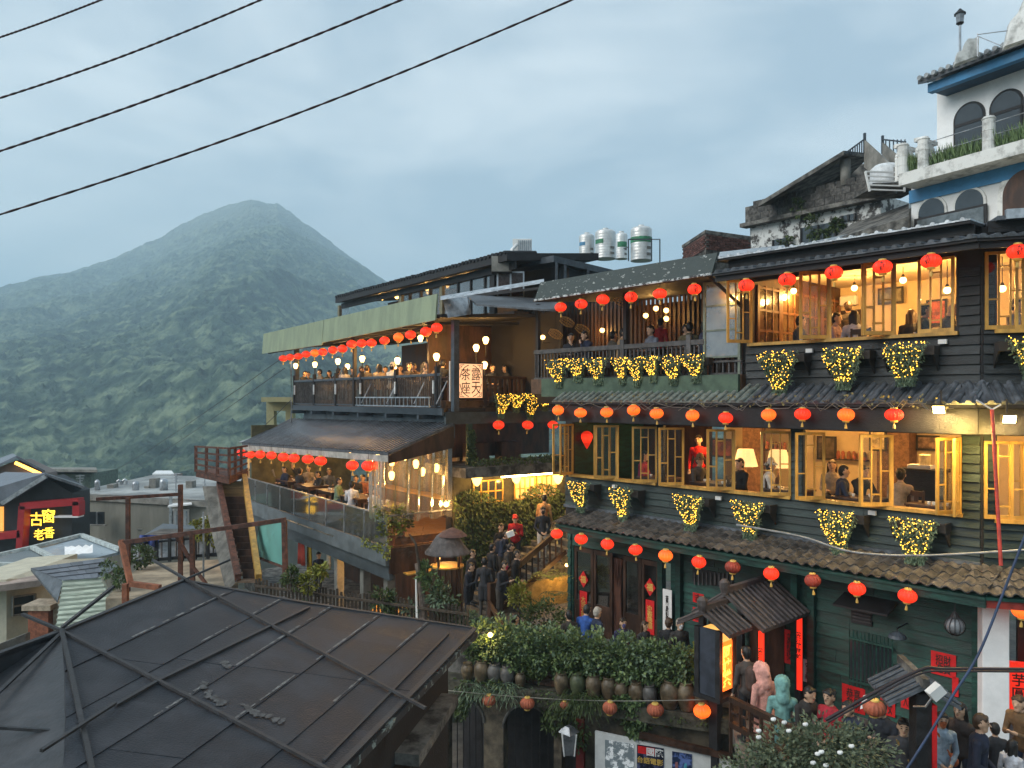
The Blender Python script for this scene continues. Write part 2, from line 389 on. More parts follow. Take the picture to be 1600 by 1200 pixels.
ml = t_.nodes.new('ShaderNodeMath'); ml.operation = 'MULTIPLY'; mxx = t_.nodes.new('ShaderNodeMix'); mxx.data_type = 'RGBA'; mxx.inputs[7].default_value = (.15, .145, .085, 1)
add_ = t_.nodes.new('ShaderNodeMath'); add_.operation = 'MULTIPLY_ADD'; add_.inputs[1].default_value = .58
t_.links.new(co_.outputs['Object'], na.inputs['Vector']); t_.links.new(co_.outputs['Object'], nb_.inputs['Vector'])
t_.links.new(nb_.outputs['Fac'], add_.inputs[0]); mh = t_.nodes.new('ShaderNodeMath'); mh.operation = 'MULTIPLY'; mh.inputs[1].default_value = .42
t_.links.new(na.outputs['Fac'], mh.inputs[0]); t_.links.new(mh.outputs[0], add_.inputs[2])
t_.links.new(add_.outputs[0], ra_.inputs['Fac']); t_.links.new(co_.outputs['Object'], sp.inputs[0]); t_.links.new(sp.outputs['Z'], mr_.inputs['Value'])
t_.links.new(mr_.outputs[0], ml.inputs[0]); t_.links.new(na.outputs['Fac'], ml.inputs[1]); t_.links.new(ml.outputs[0], mxx.inputs[0]); t_.links.new(ra_.outputs['Color'], mxx.inputs[6])
t_.links.new(mxx.outputs[2], b_.inputs['Base Color'])
mo = grid_mesh('mountain', V, nr, nc, mm); tag(mo, 'forested mountain with a bare grassy summit across the valley', None, None, 'structure')

# ground: one sheet falling away from the tea house into the valley
nr, nc = 60, 96
rr = np.concatenate([[0.5], np.geomspace(4, 7000, nr - 1)])[:, None]; th = np.linspace(0, 2 * math.pi, nc)[None, :]
GX, GY = rr * np.sin(th), rr * np.cos(th)
GZ = -9.4 - np.clip(rr - 34, 0, 1e9) * .16; GZ = np.maximum(GZ, -46 - 0 * rr) + (fbm(GX / 30, GY / 30, 3, 3) - .5) * np.clip(rr - 40, 0, 60) * .08
V = np.stack([GX, GY, GZ], -1)
M_ground = mat('scrub_ground', (.045, .06, .03), .95, .5, .6, .4)
tag(grid_mesh('ground', V, nr, nc, M_ground), 'scrubby hillside ground below the houses', None, None, 'structure')

TZ = -6.2     # ground-floor terrace level
M_pave = mat('worn_stone_paving', (.13, .12, .105), .75, .35, 3, .3)
mb = MB()
pts = [FD.L(FD.u(690, 15.62), 15.62, TZ), FD.L(FD.u(1140, 15.62), 15.62, TZ), P(1180, HY, 11.0), P(1500, HY, 8.6), P(2300, HY, 8.6), P(2100, HY, 18), P(1100, HY, 26), P(690, HY, 26)]
pts = [Vector((p.x, p.y, TZ)) for p in pts]
mb.prism(pts, (0, 0, -.25)); mk('terrace', mb, M_pave, kind='structure')
mb = MB(); mb.prism([(-14, 3, -9.3), (10, 3, -9.3), (10, 22, -9.3), (-14, 22, -9.3)], (0, 0, -.2)); mk('street', mb, M_pave, kind='structure')

# ================================================================ TEA HOUSE: main block
V0 = 15.0
UC = FA.u(1534, V0); U3 = FA.u(1166, V0); U2 = FA.u(884, V0)
CP = FA.L(UC, V0, 0); VC = CP.dot(FC.n); UCC = CP.dot(FC.d)         # corner post; FC's u decreases to the right
ZF3, ZF2 = .48, -2.70
house = T('tea_house', 'dark three-storey timber tea house with rows of open honey-coloured casement windows', 'building', FA.L(9, V0, TZ))

def planks(part, fr, u0, u1, z0, z1, v, m, h=.2, maxl=3.2):
    n = max(1, round((z1 - z0) / h)); hh = (z1 - z0) / n
    for i in range(n):
        a = u0
        while a < u1 - 1e-3:
            b = min(u1, a + random.uniform(.6, 1) * maxl)
            if u1 - b < .4: b = u1
            zb, zt = z0 + i * hh, z0 + (i + 1) * hh - .014
            o1, o2 = v - .046 - random.uniform(0, .008), v - .010
            mb = MB().box8([fr.L(a, o1, zb), fr.L(b - .006, o1, zb), fr.L(b - .006, v + .005, zb), fr.L(a, v + .005, zb), fr.L(a, o2, zt), fr.L(b - .006, o2, zt), fr.L(b - .006, v + .005, zt), fr.L(a, v + .005, zt)])
            mk('plank', mb, m, part, fix=False); a = b

def ribmesh(name, pitch, L, r, m, wave=False):
    mb = MB(); k = 7; vs_ = []
    for y in (0, L):
        for j in range(k):
            a = math.pi * j / (k - 1); vs_.append((pitch / 2 - math.cos(a) * r, y, math.sin(a) * r))
        vs_ += [(pitch, y, 0), (pitch, y, -.025), (0, y, -.025), (0, y, 0)]
    n = k + 4
    fs = [(j, (j + 1) % n, n + (j + 1) % n, n + j) for j in range(n)] + [tuple(range(n))[::-1], tuple(range(n, 2 * n))]
    mb.add(vs_, fs); me = mb.mesh(name); setmats(me, m); return me
def slope_matrix(fr, p0, p1):
    """x along -d (rightwards), y up the slope from the eave point p0 to p1, z outwards"""
    y = (Vector(p1) - Vector(p0)).normalized(); x = (-fr.d); z = x.cross(y).normalized()
    return Matrix((x, y, z)).transposed().to_4x4()
def rib_roof(part, fr, u0, u1, ve, ze, vt, zt, pitch, r, m, name='roof_tile', jit=.004):
    L = math.hypot(vt - ve, zt - ze); me = ribmesh(name, pitch, L, r, m); rot = slope_matrix(fr, fr.L(0, ve, ze), fr.L(0, vt, zt))
    n = int(round((u1 - u0) / pitch))
    for i in range(n):
        p = fr.L(u0 + (i + 1) * (u1 - u0) / n, ve, ze + random.uniform(-jit, jit))
        inst(name, me, part, Matrix.Translation(p) @ rot)
def tiled_roof(part, fr, u0, u1, ve, ze, vt, zt, pitch, rows, m):
    L = math.hypot(vt - ve, zt - ze); tl = L / rows * 1.22; mb = MB(); k = 9; vs_ = []
    for y, dz in ((0, .03), (tl, 0)):
        for j in range(k):
            x = j / (k - 1); vs_.append((x * pitch, y, dz + 0.026 * math.sin(x * 2 * math.pi) + .01))
        for j in reversed(range(k)):
            x = j / (k - 1); vs_.append((x * pitch, y, dz + 0.026 * math.sin(x * 2 * math.pi) - .012))
    n = 2 * k; mb.add(vs_, [(j, (j + 1) % n, n + (j + 1) % n, n + j) for j in range(n)] + [tuple(range(n))[::-1], tuple(range(n, 2 * n))])
    me = mb.mesh('roof_tile'); setmats(me, m); rot = slope_matrix(fr, fr.L(0, ve, ze), fr.L(0, vt, zt)); nn = int(round((u1 - u0) / pitch))
    for r_ in range(rows):
        f = r_ / rows
        for i in range(nn):
            p = fr.L(u0 + (i + 1) * (u1 - u0) / nn, ve + (vt - ve) * f, ze + (zt - ze) * f + random.uniform(-.006, .008))
            inst('roof_tile', me, part, Matrix.Translation(p) @ rot @ Matrix.Rotation(random.uniform(-.02, .02), 4, 'Z'))

# ---- floors, ceilings, inner walls
def room(z0, z1, uL, depth, name):
    poly = [FA.L(uL, V0 + .10, 0), FA.L(UC + .02, V0 + .10, 0), FC.L(FC.u(1800, VC), VC + .12, 0), FC.L(FC.u(1800, VC), VC + .12, 0) + FA.n * depth, FA.L(uL, V0 + depth, 0)]
    a = MB().prism([p + Z * z0 for p in poly], (0, 0, -.16)); mk(name + 'floor', a, M_floorw, house)
    c = MB().prism([p + Z * z1 for p in poly], (0, 0, .10)); mk(name + 'ceiling', c, M_ceil, house)
room(ZF3, 2.78, U3, 4.6, ''); room(ZF2, -.38, U2, 4.2, '')
mb = MB(); mb.fb(FA, -4, U3, V0 + 4.4, V0 + 4.6, ZF3, 2.78); mk('inner_wall', mb, M_cream, house)
mb = MB(); mb.fb(FA, U3 - .05, U3 + .05, V0 + .12, V0 + 4.4, ZF3, 2.78); mk('inner_wall', mb, M_brown, house)
ub = FA.u(1100, V0 + 3)
mb = MB(); mb.fb(FA, -4, ub, V0 + 4.0, V0 + 4.2, ZF2, -.38); mk('inner_wall', mb, M_cream, house)
M_brick = mat('brown_brick', (.17, .09, .05), .8, .35, 12, .4)
mb = MB(); mb.fb(FA, ub, U2, V0 + 3.2, V0 + 3.4, ZF2, -.38); mk('inner_wall', mb, M_brown, house)
mb = MB(); mb.fb(FA, U2 - .12, U2, V0 + .12, V0 + 4.2, -6.2, .2); mk('end_wall', mb, M_green, house)
mb = MB(); mb.fb(FA, FA.u(1420, V0 + 3.5), FA.u(1370, V0 + 3.5), V0 + 3.5, V0 + 3.98, ZF2, -.38); mk('brick_pier', mb, M_brick, house)
mb = MB(); mb.fb(FA, FA.u(1190, V0 + 3), FA.u(1160, V0 + 3), V0 + 3.0, V0 + 3.18, ZF2, -.38); mk('brick_pier', mb, M_brick, house)
# french doors on the end wall of the upper room
class SideA:
    d, n = FA.n, FA.d
    def L(s, u, v, z): return FA.n * u + FA.d * v + Z * z
FSA = SideA(); ud = U3 - .055
for k in range(4):
    v0_, v1_ = V0 + .35 + k * 1.0, V0 + 1.27 + k * 1.0; mb = MB(); zt0, zt1 = ZF3 + .55, 2.42
    for q in range(4): vq = v0_ + (v1_ - v0_) * q / 3; hw = .045 if q in (0, 3) else .018; mb.fb(FSA, vq - hw, vq + hw, ud - .05, ud - .004, ZF3, zt1 + .05)
    for zq in (zt0, zt0 + .45, zt0 + .9, zt1): mb.fb(FSA, v0_, v1_, ud - .046, ud - .008, zq - .025, zq + .025)
    mb.fb(FSA, v0_, v1_, ud - .035, ud - .012, ZF3, zt0)
    d_ = mk('inner_door', mb, mat('red_brown_door', (.16, .07, .03), .4, .3, 4, .15), house); mk('pane', MB().fb(FSA, v0_, v1_, ud - .03, ud - .022, zt0, zt1), mat('dim_pane', (.09, .05, .025), .12, .3, 2, 0, spec=.8), d_)
# dark-panelled doorway and small air conditioner at the back of the upper room
mb = MB(); va = V0 + 4.3; mb.fb(FA, FA.u(1345, va), FA.u(1312, va), va, va + .06, ZF3, 2.2); mk('inner_door', mb, M_brown, house)
mb = MB(); mb.fb(FA, FA.u(1342, va), FA.u(1316, va), va - .18, va, 2.3, 2.55); acu = mk('air_conditioner', mb, M_paper, house, bevel=.03)

# ---- outer walls
def wallpart(boxes, m=M_soff):
    mb = MB()
    for (fr, u0, u1, z0, z1, v) in boxes: mb.fb(fr, u0, u1, v, v + .10, z0, z1)
    return mk('wall', mb, m, house)
xw3 = (1174, 1494); w3a, w3b = FA.u(xw3[1], V0), FA.u(xw3[0], V0)
Z3S, Z3H, Z2S, Z2H = 1.15, 2.50, -2.06, -.66
w = wallpart([(FA, UC, U3, -.05, Z3S, V0), (FA, UC, w3a, Z3S, 2.95, V0), (FA, w3b, U3, Z3S, 2.95, V0), (FA, w3a, w3b, Z3H, 2.95, V0)])
planks(w, FA, UC + .02, U3, .24, Z3S - .05, V0, M_slate, .17); planks(w, FA, UC + .02, w3a - .05, Z3S - .05, 2.3, V0, M_slate, .17)
op2 = [(894, 1026), (1036, 1235), (1255, 1502)]
bx_ = [(FA, UC, U2, -3.3, Z2S, V0), (FA, UC, U2, Z2H, .3, V0)]; edges = []
prev = UC
for a, b in reversed(op2):
    bx_.append((FA, prev, FA.u(b, V0), Z2S, Z2H, V0)); edges.append((prev, FA.u(b, V0))); prev = FA.u(a, V0)
bx_.append((FA, prev, U2, Z2S, Z2H, V0))
w = wallpart(bx_); planks(w, FA, UC + .02, U2, -2.92, Z2S - .06, V0, M_blueg, .17)
for a, b in edges: planks(w, FA, a + .02, b - .02, Z2S - .06, Z2H, V0, M_blueg, .17)
# right-hand face of the block (turns away at the corner post)
c0, c1 = FC.u(1700, VC), UCC
cw0, cw1 = FC.u(1660, VC), FC.u(1558, VC)
w = wallpart([(FC, c0, c1, -.05, Z3S, VC), (FC, cw1, c1, Z3S, 2.95, VC), (FC, c0, cw1, Z3H, 2.95, VC), (FC, c0, c1, -3.3, Z2S - .05, VC), (FC, cw1, c1, Z2S - .05, Z2H, VC), (FC, c0, c1, Z2H, .3, VC), (FC, c0, cw0, Z3S, Z3H, VC)])
planks(w, FC, c0, c1 - .02, .24, Z3S - .05, VC, M_slate, .17); planks(w, FC, cw1 + .05, c1 - .02, Z3S - .05, 2.3, VC, M_slate, .17)
planks(w, FC, c0, c1 - .02, -2.92, Z2S - .06, VC, M_blueg, .17); planks(w, FC, cw1 + .05, c1 - .02, Z2S - .06, Z2H + .4, VC, M_blueg, .17)

# ---- sills and frames
for fr, ua, ub_, zs in ((FA, w3a, w3b, Z3S), (FC, c0, cw1, Z3S), (FC, c0, cw1, Z2S - .05)):
    mb = MB(); V_ = V0 if fr is FA else VC
    mb.fb(fr, ua - .05, ub_ + .05, V_ - .10, V_ + .12, zs - .045, zs + .02); mk('window_sill', mb, M_honey, house)
for a, b in op2:
    mb = MB(); mb.fb(FA, FA.u(b, V0) - .04, FA.u(a, V0) + .04, V0 - .10, V0 + .12, Z2S - .045, Z2S + .02); mk('window_sill', mb, M_honey, house)

# ---- casement sashes: frame + panes (shared meshes)
SW, SH, ST = .60, 1.34, .05
mb = MB()
mb.b(0, ST, -.02, .02, 0, SH); mb.b(SW - ST, SW, -.02, .02, 0, SH); mb.b(ST, SW - ST, -.018, .018, 0, .07); mb.b(ST, SW - ST, -.018, .018, SH - .05, SH)
cw = (SW - 2 * ST - .05) / 3; cxs = [ST + i * (cw + .025) for i in range(3)]
for i in (0, 1): mb.b(cxs[i] + cw, cxs[i] + cw + .025, -.016, .016, .07, SH - .05)
splits = [(.66,), (.22, 1.08), (.52,)]; panes = []
for i, sp_ in enumerate(splits):
    z_ = .07
    for q in list(sp_) + [SH - .05 + .0125]:
        panes.append((i, z_, q - .0125)); 
        if q < SH - .05: mb.b(cxs[i], cxs[i] + cw, -.014, .014, q - .0125, q + .0125)
        z_ = q + .0125
SASH = mb.mesh('window_sash'); setmats(SASH, M_honey)
PANES = []
for i, za, zb in panes:
    p_ = MB().b(cxs[i], cxs[i] + cw, -.003, .003, za, zb).mesh('pane', False); setmats(p_, M_glass); PANES.append(p_)
def sash(fr, hinge, z, dirv, parent=house):
    """hinge: world point on the wall; dirv: direction the leaf runs from its hinge"""
    x = Vector(dirv).normalized(); y = Z.cross(x); M = Matrix((x, y, Z)).transposed().to_4x4(); M = Matrix.Translation(Vector(hinge) + Z * z) @ M
    s_ = inst('window_sash', SASH, parent, M)
    for p_ in PANES:
        q = link(bpy.data.objects.new('pane', p_)); q.parent = s_
def leaf(fr, V_, x, z, ang, left=True):
    """a leaf hinged at photo column x, swung out ang degrees from closed; left: runs towards +d when closed"""
    h = fr.L(fr.u(x, V_), V_ - .03, 0); a = R(ang)
    sash(fr, h, z, (fr.d if left else -fr.d) * math.cos(a) - fr.n * math.sin(a))
z3, z2 = Z3S + .02, Z2S + .02
for x, a, l in ((1176, 118, False), (1297, 50, True), (1300, 30, True), (1398, 52, True), (1401, 33, True), (1492, 2, True)): leaf(FA, V0, x, z3, a, l)
for x, a, l in ((896, 100, True), (897, 112, False), (966, 48, True), (968, 30, True), (1028, 40, True), (1070, 52, True), (1148, 46, True), (1150, 30, True), (1237, 34, True), (1290, 50, True), (1394, 50, True), (1397, 33, True), (1500, 100, True), (1502, 70, True)): leaf(FA, V0, x, z2, a, l)
for x, a in ((1600, 3), (1648, 2)): leaf(FC, VC, x, z3, a)
for x, a in ((1598, 4), (1640, 3)): leaf(FC, VC, x, z2 - .05, a)

# ---- eaves and roofs
def roofslab(fr, u0, u1, ve, ze, vt, zt, th, m, name='roof_deck', par=house):
    L = fr.L
    return mk(name, MB().box8([L(u0, ve, ze - th), L(u1, ve, ze - th), L(u1, vt, zt - th), L(u0, vt, zt - th), L(u0, ve, ze), L(u1, ve, ze), L(u1, vt, zt), L(u0, vt, zt)]), m, par)
# top eave: tiled lower lip and corrugated sheet above it
UE3 = FA.u(1113, 14.0)
ue0 = FA.u(1526, 14.0); ce1 = FC.L(0, 0, 0)
cu = lambda x, v: FC.u(x, v)
VCE = VC - .95
r3 = roofslab(FA, ue0, UE3, 14.03, 2.60, V0 + .2, 2.74, .05, M_soff); rib_roof(r3, FA, ue0, UE3, 14.0, 2.62, V0 + .2, 2.76, .20, .055, M_tileb)
r3c = roofslab(FC, c0, cu(1526, VCE), VCE + .03, 2.60, VC + .3, 2.74, .05, M_soff); rib_roof(r3c, FC, c0, cu(1526, VCE), VCE, 2.62, VC + .3, 2.76, .20, .055, M_tileb)
mb = MB(); mb.fb(FA, ue0, UE3, 14.10, 14.16, 2.44, 2.56); mb.fb(FC, c0, cu(1526, VCE), VCE + .1, VCE + .16, 2.44, 2.56); mk('eave_beam', mb, M_soff, house)
mb = MB(); mb.fb(FA, UC, UE3, 14.62, 14.68, 2.78, 2.97); mb.fb(FC, c0, UCC, VC - .40, VC - .34, 2.78, 2.97); mk('fascia', mb, M_black, house)
r4 = roofslab(FA, UC, FA.u(1115, 14.4), 14.42, 2.99, V0 + 2.5, 3.10, .05, M_soff); rib_roof(r4, FA, UC, FA.u(1115, 14.4), 14.4, 3.01, V0 + 2.5, 3.12, .24, .04, M_steel, 'corrugated_sheet')
r4c = roofslab(FC, c0, UCC - .1, VC - .55, 3.02, VC + 2.5, 3.14, .07, M_tileb)
mk('gutter', MB().fb(FC, c0, UCC - .2, VC - .66, VC - .56, 2.94, 3.10), M_steel, house)
# middle eave
um0, um1 = FA.u(1524, 14.3), FA.u(862, 14.3)
rm = roofslab(FA, um0, um1, 14.33, -.12, V0, .24, .05, M_soff); 
usp = FA.u(1165, 14.3)
rib_roof(rm, FA, um0, usp, 14.3, -.10, V0, .26, .20, .055, M_tileb)
M_tilegr = mat('mossy_grey_green_tile', (.15, .18, .165), .6, .35, 6, .3, rnd=.2)
rib_roof(rm, FA, usp, um1, 14.3, -.10, V0, .26, .20, .055, M_tilegr)
rmc = roofslab(FC, c0, cu(1524, VCE), VCE + .38, -.12, VC, .24, .05, M_soff); rib_roof(rmc, FC, c0, cu(1524, VCE), VCE + .35, -.10, VC, .26, .20, .055, M_tileb)
mb = MB(); mb.fb(FA, um0, um1, 14.42, 14.47, -.62, -.19); mb.fb(FC, c0, cu(1524, VCE), VCE + .5, VCE + .55, -.62, -.19); mk('eave_beam', mb, M_black, house)
# lower eave of curved tiles
ul0, ul1 = FA.u(1538, 14.0), FA.u(866, 14.0)
rl = roofslab(FA, ul0, ul1, 14.02, -3.24, V0, -2.97, .05, M_green); tiled_roof(rl, FA, ul0, ul1, 13.98, -3.20, V0, -2.92, .205, 4, M_tile)
cl1 = cu(1538, VC - 1.0); rlc = roofslab(FC, c0, cl1, VC - .98, -3.24, VC, -2.97, .05, M_green); tiled_roof(rlc, FC, c0, cl1, VC - 1.02, -3.20, VC, -2.92, .205, 4, M_tile)
mb = MB(); mb.fb(FA, ul0, ul1, 14.06, 14.12, -3.42, -3.295); mk('eave_beam', mb, M_green, house)
mk('eave_beam', MB().fb(FC, c0, cl1, VC - .94, VC - .88, -3.42, -3.295), mat('red_beam', (.25, .03, .02), .6), house)
mb = MB(); mb.fb(FA, UC, U2, V0 - .09, V0 - .01, -2.93, -2.86); mk('flashing', mb, M_tileb, house)

# ---- ground-floor wall
gw0, gw1 = FA.u(1530, V0 + .1), FA.u(1048, V0 + .1)
G0 = V0 + .1
w = wallpart([(FA, gw0, gw1, TZ, -3.0, G0), (FA, FA.u(896, G0), U2, TZ, -3.0, G0), (FA, gw1, FA.u(896, G0), -3.95, -3.0, G0)], M_green)
posts = [1530, 1272, 1246, 1065, 1037]
for x in posts: mk('post', MB().fb(FA, FA.u(x, G0) - .07, FA.u(x, G0) + .07, G0 - .16, G0 - .005, TZ, -3.3), M_green, house)
for a, b in ((1526, 1276), (1242, 1069)): planks(w, FA, FA.u(a, G0), FA.u(b, G0), TZ, -3.35, G0 - .005, M_green, .235, 2.6)
planks(w, FA, gw1 + .1, FA.u(896, G0), -3.95, -3.35, G0 - .005, M_green, .2); planks(w, FA, FA.u(893, G0), U2, TZ, -3.35, G0 - .005, M_green, .235)
# vent hood, louvre vent, barred window, eave lamp
pa = FA.at(1345, 965, G0 - .06)
def fpart(name, x0, x1, y0, y1, v, th, m, par=house, label=None):
    ua, ub_ = FA.u(x1, v), FA.u(x0, v); xm = (x0 + x1) / 2; za, zb = FA.z(xm, y1, v), FA.z(xm, y0, v)
    return mk(name, MB().fb(FA, ua, ub_, v, v + th, za, zb), m, par)
vent = fpart('vent', 1330, 1362, 952, 976, G0 - .07, .05, M_black)
for k in range(4): fpart('vent_slat', 1332, 1360, 955 + 5 * k, 957 + 5 * k, G0 - .09, .02, M_rail, vent)
mb = MB().box8([FA.L(FA.u(1388, 14.6), 14.55, -4.02), FA.L(FA.u(1303, 14.6), 14.55, -4.02), FA.L(FA.u(1303, 14.6), G0, -3.86), FA.L(FA.u(1388, 14.6), G0, -3.86), FA.L(FA.u(1388, 14.6), 14.55, -3.98), FA.L(FA.u(1303, 14.6), 14.55, -3.98), FA.L(FA.u(1303, 14.6), G0, -3.82), FA.L(FA.u(1388, 14.6), G0, -3.82)])
mk('rain_hood', mb, M_soff, house)
bw = fpart('barred_window', 1327, 1394, 1004, 1072, G0 - .055, .03, M_dglass)
gb = FA.u(1394, G0 - .14), FA.u(1327, G0 - .14); zb0, zb1 = FA.z(1360, 1080, G0 - .14), FA.z(1360, 998, G0 - .14)
for k in range(12):
    uu = gb[0] + (gb[1] - gb[0]) * k / 11; mk('bar', MB().tube([FA.L(uu, G0 - .13, zb0), FA.L(uu, G0 - .13, zb1 + .08)], .012, 5), M_green, bw)
for zq in (zb0 + .1, zb1 - .08): mk('bar', MB().fb(FA, gb[0], gb[1], G0 - .145, G0 - .115, zq - .02, zq + .02), M_green, bw)
gr = fpart('high_grille', 1082, 1146, 893, 915, G0 - .06, .03, M_black)
for k in range(10): fpart('bar', 1084 + 6.4 * k, 1086 + 6.4 * k, 895, 914, G0 - .09, .02, M_rail, gr)
# brown glazed doors with red diamonds
dv = G0 - .02; du0, du1 = FA.u(1030, dv), FA.u(896, dv); dz = TZ, -3.98
mk('door_frame', MB().fb(FA, du0, du1, dv + .16, dv + .2, dz[0], dz[1]), M_black, house)
for i, (xa, xb) in enumerate(((898, 926), (928, 956), (974, 1001), (1003, 1029))):
    ua, ub_ = FA.u(xb, dv), FA.u(xa, dv); mb = MB()
    for uu in (ua + .03, ub_ - .03): mb.fb(FA, uu - .04, uu + .04, dv, dv + .05, dz[0], dz[1])
    for zq in (dz[0] + .1, dz[0] + .75, dz[1] - .06): mb.fb(FA, ua, ub_, dv + .003, dv + .047, zq - .06, zq + .06)
    mb.fb(FA, ua, ub_, dv + .012, dv + .03, dz[0], dz[0] + .72)
    d_ = mk('door', mb, M_brown, house); mk('pane', MB().fb(FA, ua, ub_, dv + .02, dv + .026, dz[0] + .75, dz[1] - .08), M_glass, d_)
    if i in (0, 3):
        zc = FA.z(912, 905, dv) if i == 0 else FA.z(1015, 917, dv); um = (ua + ub_) / 2; hw = .17
        dm = mk('diamond_paper', MB().prism([FA.L(um, dv - .004, zc - hw * 1.3), FA.L(um + hw, dv - .004, zc), FA.L(um, dv - .004, zc + hw * 1.3), FA.L(um - hw, dv - .004, zc)], -FA.n * .006), M_red, d_)
        lettering('lettering', '福', .2, FA.L(um, dv - .012, zc), -FA.d, Z, M_gold, d_, .004)
        mk('couplet_paper', MB().fb(FA, um - .13, um + .13, dv - .01, dv - .004, zc - 1.15, zc - .32), M_red, d_)
        lettering('lettering', '迎\n春\n接\n福' if i else '大\n吉\n大\n利', .17, FA.L(um, dv - .012, zc - .73), -FA.d, Z, M_gold, d_, .002, .8)
mb = MB()
for k in range(9):
    uu = FA.u(972, dv + .1) + .45 * k / 8; mb.tube([FA.L(uu, dv + .10 + .02 * (k % 2), -4.1), FA.L(uu * .6 + .4 * FA.u(960, dv), dv + .10, -5.0), FA.L(uu, dv + .10 + .02 * (k % 2), -6.1)], .05, 6)
mk('curtain', mb, mat('brown_curtain', (.09, .035, .02), .8), house)
# white pillar and red shop front under the corner
pc = FC.L(FC.u(1556, VC), VC - .12, 0)
mk('pillar', MB().fb(FC, FC.u(1576, VC - .3), FC.u(1534, VC - .3), VC - .35, VC + .1, TZ, -3.4), M_white, house, bevel=.01)
mk('wall', MB().fb(FC, c0, FC.u(1590, VC + 1.5), VC + 1.5, VC + 1.6, TZ, -3.3), M_brown, house)
sg = mk('shop_sign', MB().fb(FC, FC.u(1680, VC + .6), FC.u(1579, VC + .6), VC + .6, VC + .68, -5.62, -4.72), mat('lit_red_sign', (.6, .01, .01), .5, emis=(.9, .03, .01), es=.4), house)
lettering('lettering', '芋\n圓', .24, FC.L(FC.u(1592, VC + .6), VC + .595, -5.15), -FC.d, Z, M_ink, sg, .004)

# ---- third-floor balcony of the tea house
UB1 = FA.u(838, V0); zfl = .50
mk('balcony_floor', MB().fb(FA, U3, UB1, V0 - .2, V0 + 3.2, zfl - .40, zfl), M_floorw, house)
mk('balcony_fascia', MB().fb(FA, U3 + .02, FA.u(858, V0), V0 - .30, V0 - .21, .02, .50), mat('green_fascia_board', (.075, .115, .075), .5, .25, 3, .1), house)
BAL = MB().b(-.016, .016, -.016, .016, 0, 1).mesh('baluster', False); setmats(BAL, M_rail)
def railing(par, fr, u0, u1, v, z0, z1, pitch, rail=M_rail, post=None, top=.08, bottom=True, balm=None):
    rl_ = mk('rail', MB().fb(fr, u0, u1, v - .05, v + .05, z1 - top, z1), rail, par, bevel=.008)
    if bottom: mk('rail', MB().fb(fr, u0, u1, v - .03, v + .03, z0, z0 + .05), rail, par)
    n = max(1, int((u1 - u0) / pitch)); rot = Matrix((fr.d, fr.n, Z)).transposed().to_4x4()
    for i in range(n + 1):
        p = fr.L(u0 + .03 + (u1 - u0 - .06) * i / n, v, z0 + .02); M = Matrix.Translation(p) @ rot @ Matrix.Diagonal((1, 1, z1 - top - z0, 1))
        inst('baluster', BAL, par, M)
    for uu in (post or []): mk('post', MB().fb(fr, uu - .06, uu + .06, v - .06, v + .06, z0 - .1, z1 + .12), rail, par)
railing(house, FA, FA.u(1104, V0), UB1, V0 - .06, .50, 1.32, .125, M_rail, [FA.u(976, V0), FA.u(1080, V0)], .12)
railing(house, FA, U3 + .05, FA.u(1112, V0), V0 - .06, .50, .82, .14, M_rail, None, .05)
# fascia roof over the balcony, leaning back
L = FA.L; ua, ub_ = FA.u(1113, 14.2), FA.u(836, 14.2)
mk('balcony_roof', MB().box8([L(ua, 14.18, 2.66), L(ub_, 14.18, 2.60), L(ub_, 14.26, 2.60), L(ua, 14.26, 2.66), L(ua, 14.40, 3.12), L(ub_, 14.40, 3.08), L(ub_, 14.48, 3.08), L(ua, 14.48, 3.12)]), M_gfasc, house)
mk('balcony_roof', MB().box8([L(ua, 14.2, 2.60), L(ub_, 14.2, 2.54), L(ub_, 18.4, 2.9), L(ua, 18.4, 2.9), L(ua, 14.27, 2.66), L(ub_, 14.27, 2.60), L(ub_, 18.4, 3.08), L(ua, 18.4, 3.10)]), M_soff, house)
mk('eave_trim', MB().bar(L(ua, 14.15, 2.63), L(ub_, 14.15, 2.575), .05, .05), mat('flaking_white_trim', (.10, .10, .10), .7, .5, 9, .3, col2=(.55, .56, .55), thr=(.46, .54)), house)
# corrugated brown back wall of the balcony
wb = mk('wall', MB().fb(FA, U3 + .3, UB1 + 4.5, V0 + 3.0, V0 + 3.1, zfl, 2.7), M_brown, house)
bm_ = MB().b(-.035, .035, -.03, .03, 0, 2.45).mesh('batten', False); setmats(bm_, M_brown)
for i in range(66):
    uu = U3 + .6 + i * .155
    if uu < UB1 + 4.4: inst('batten', bm_, wb, Matrix.Translation(FA.L(uu, V0 + 2.97, zfl)) @ Matrix((FA.d, FA.n, Z)).transposed().to_4x4())
mk('wall', MB().fb(FA, UB1 + 1.2, UB1 + 4.5, V0 + 2.2, V0 + 2.3, -.2, 2.7), M_soff, house)
mk('wall', MB().fb(FA, U3 + .05, U3 + .15, V0 + .12, V0 + 3.0, zfl, 2.7), M_soff, house)
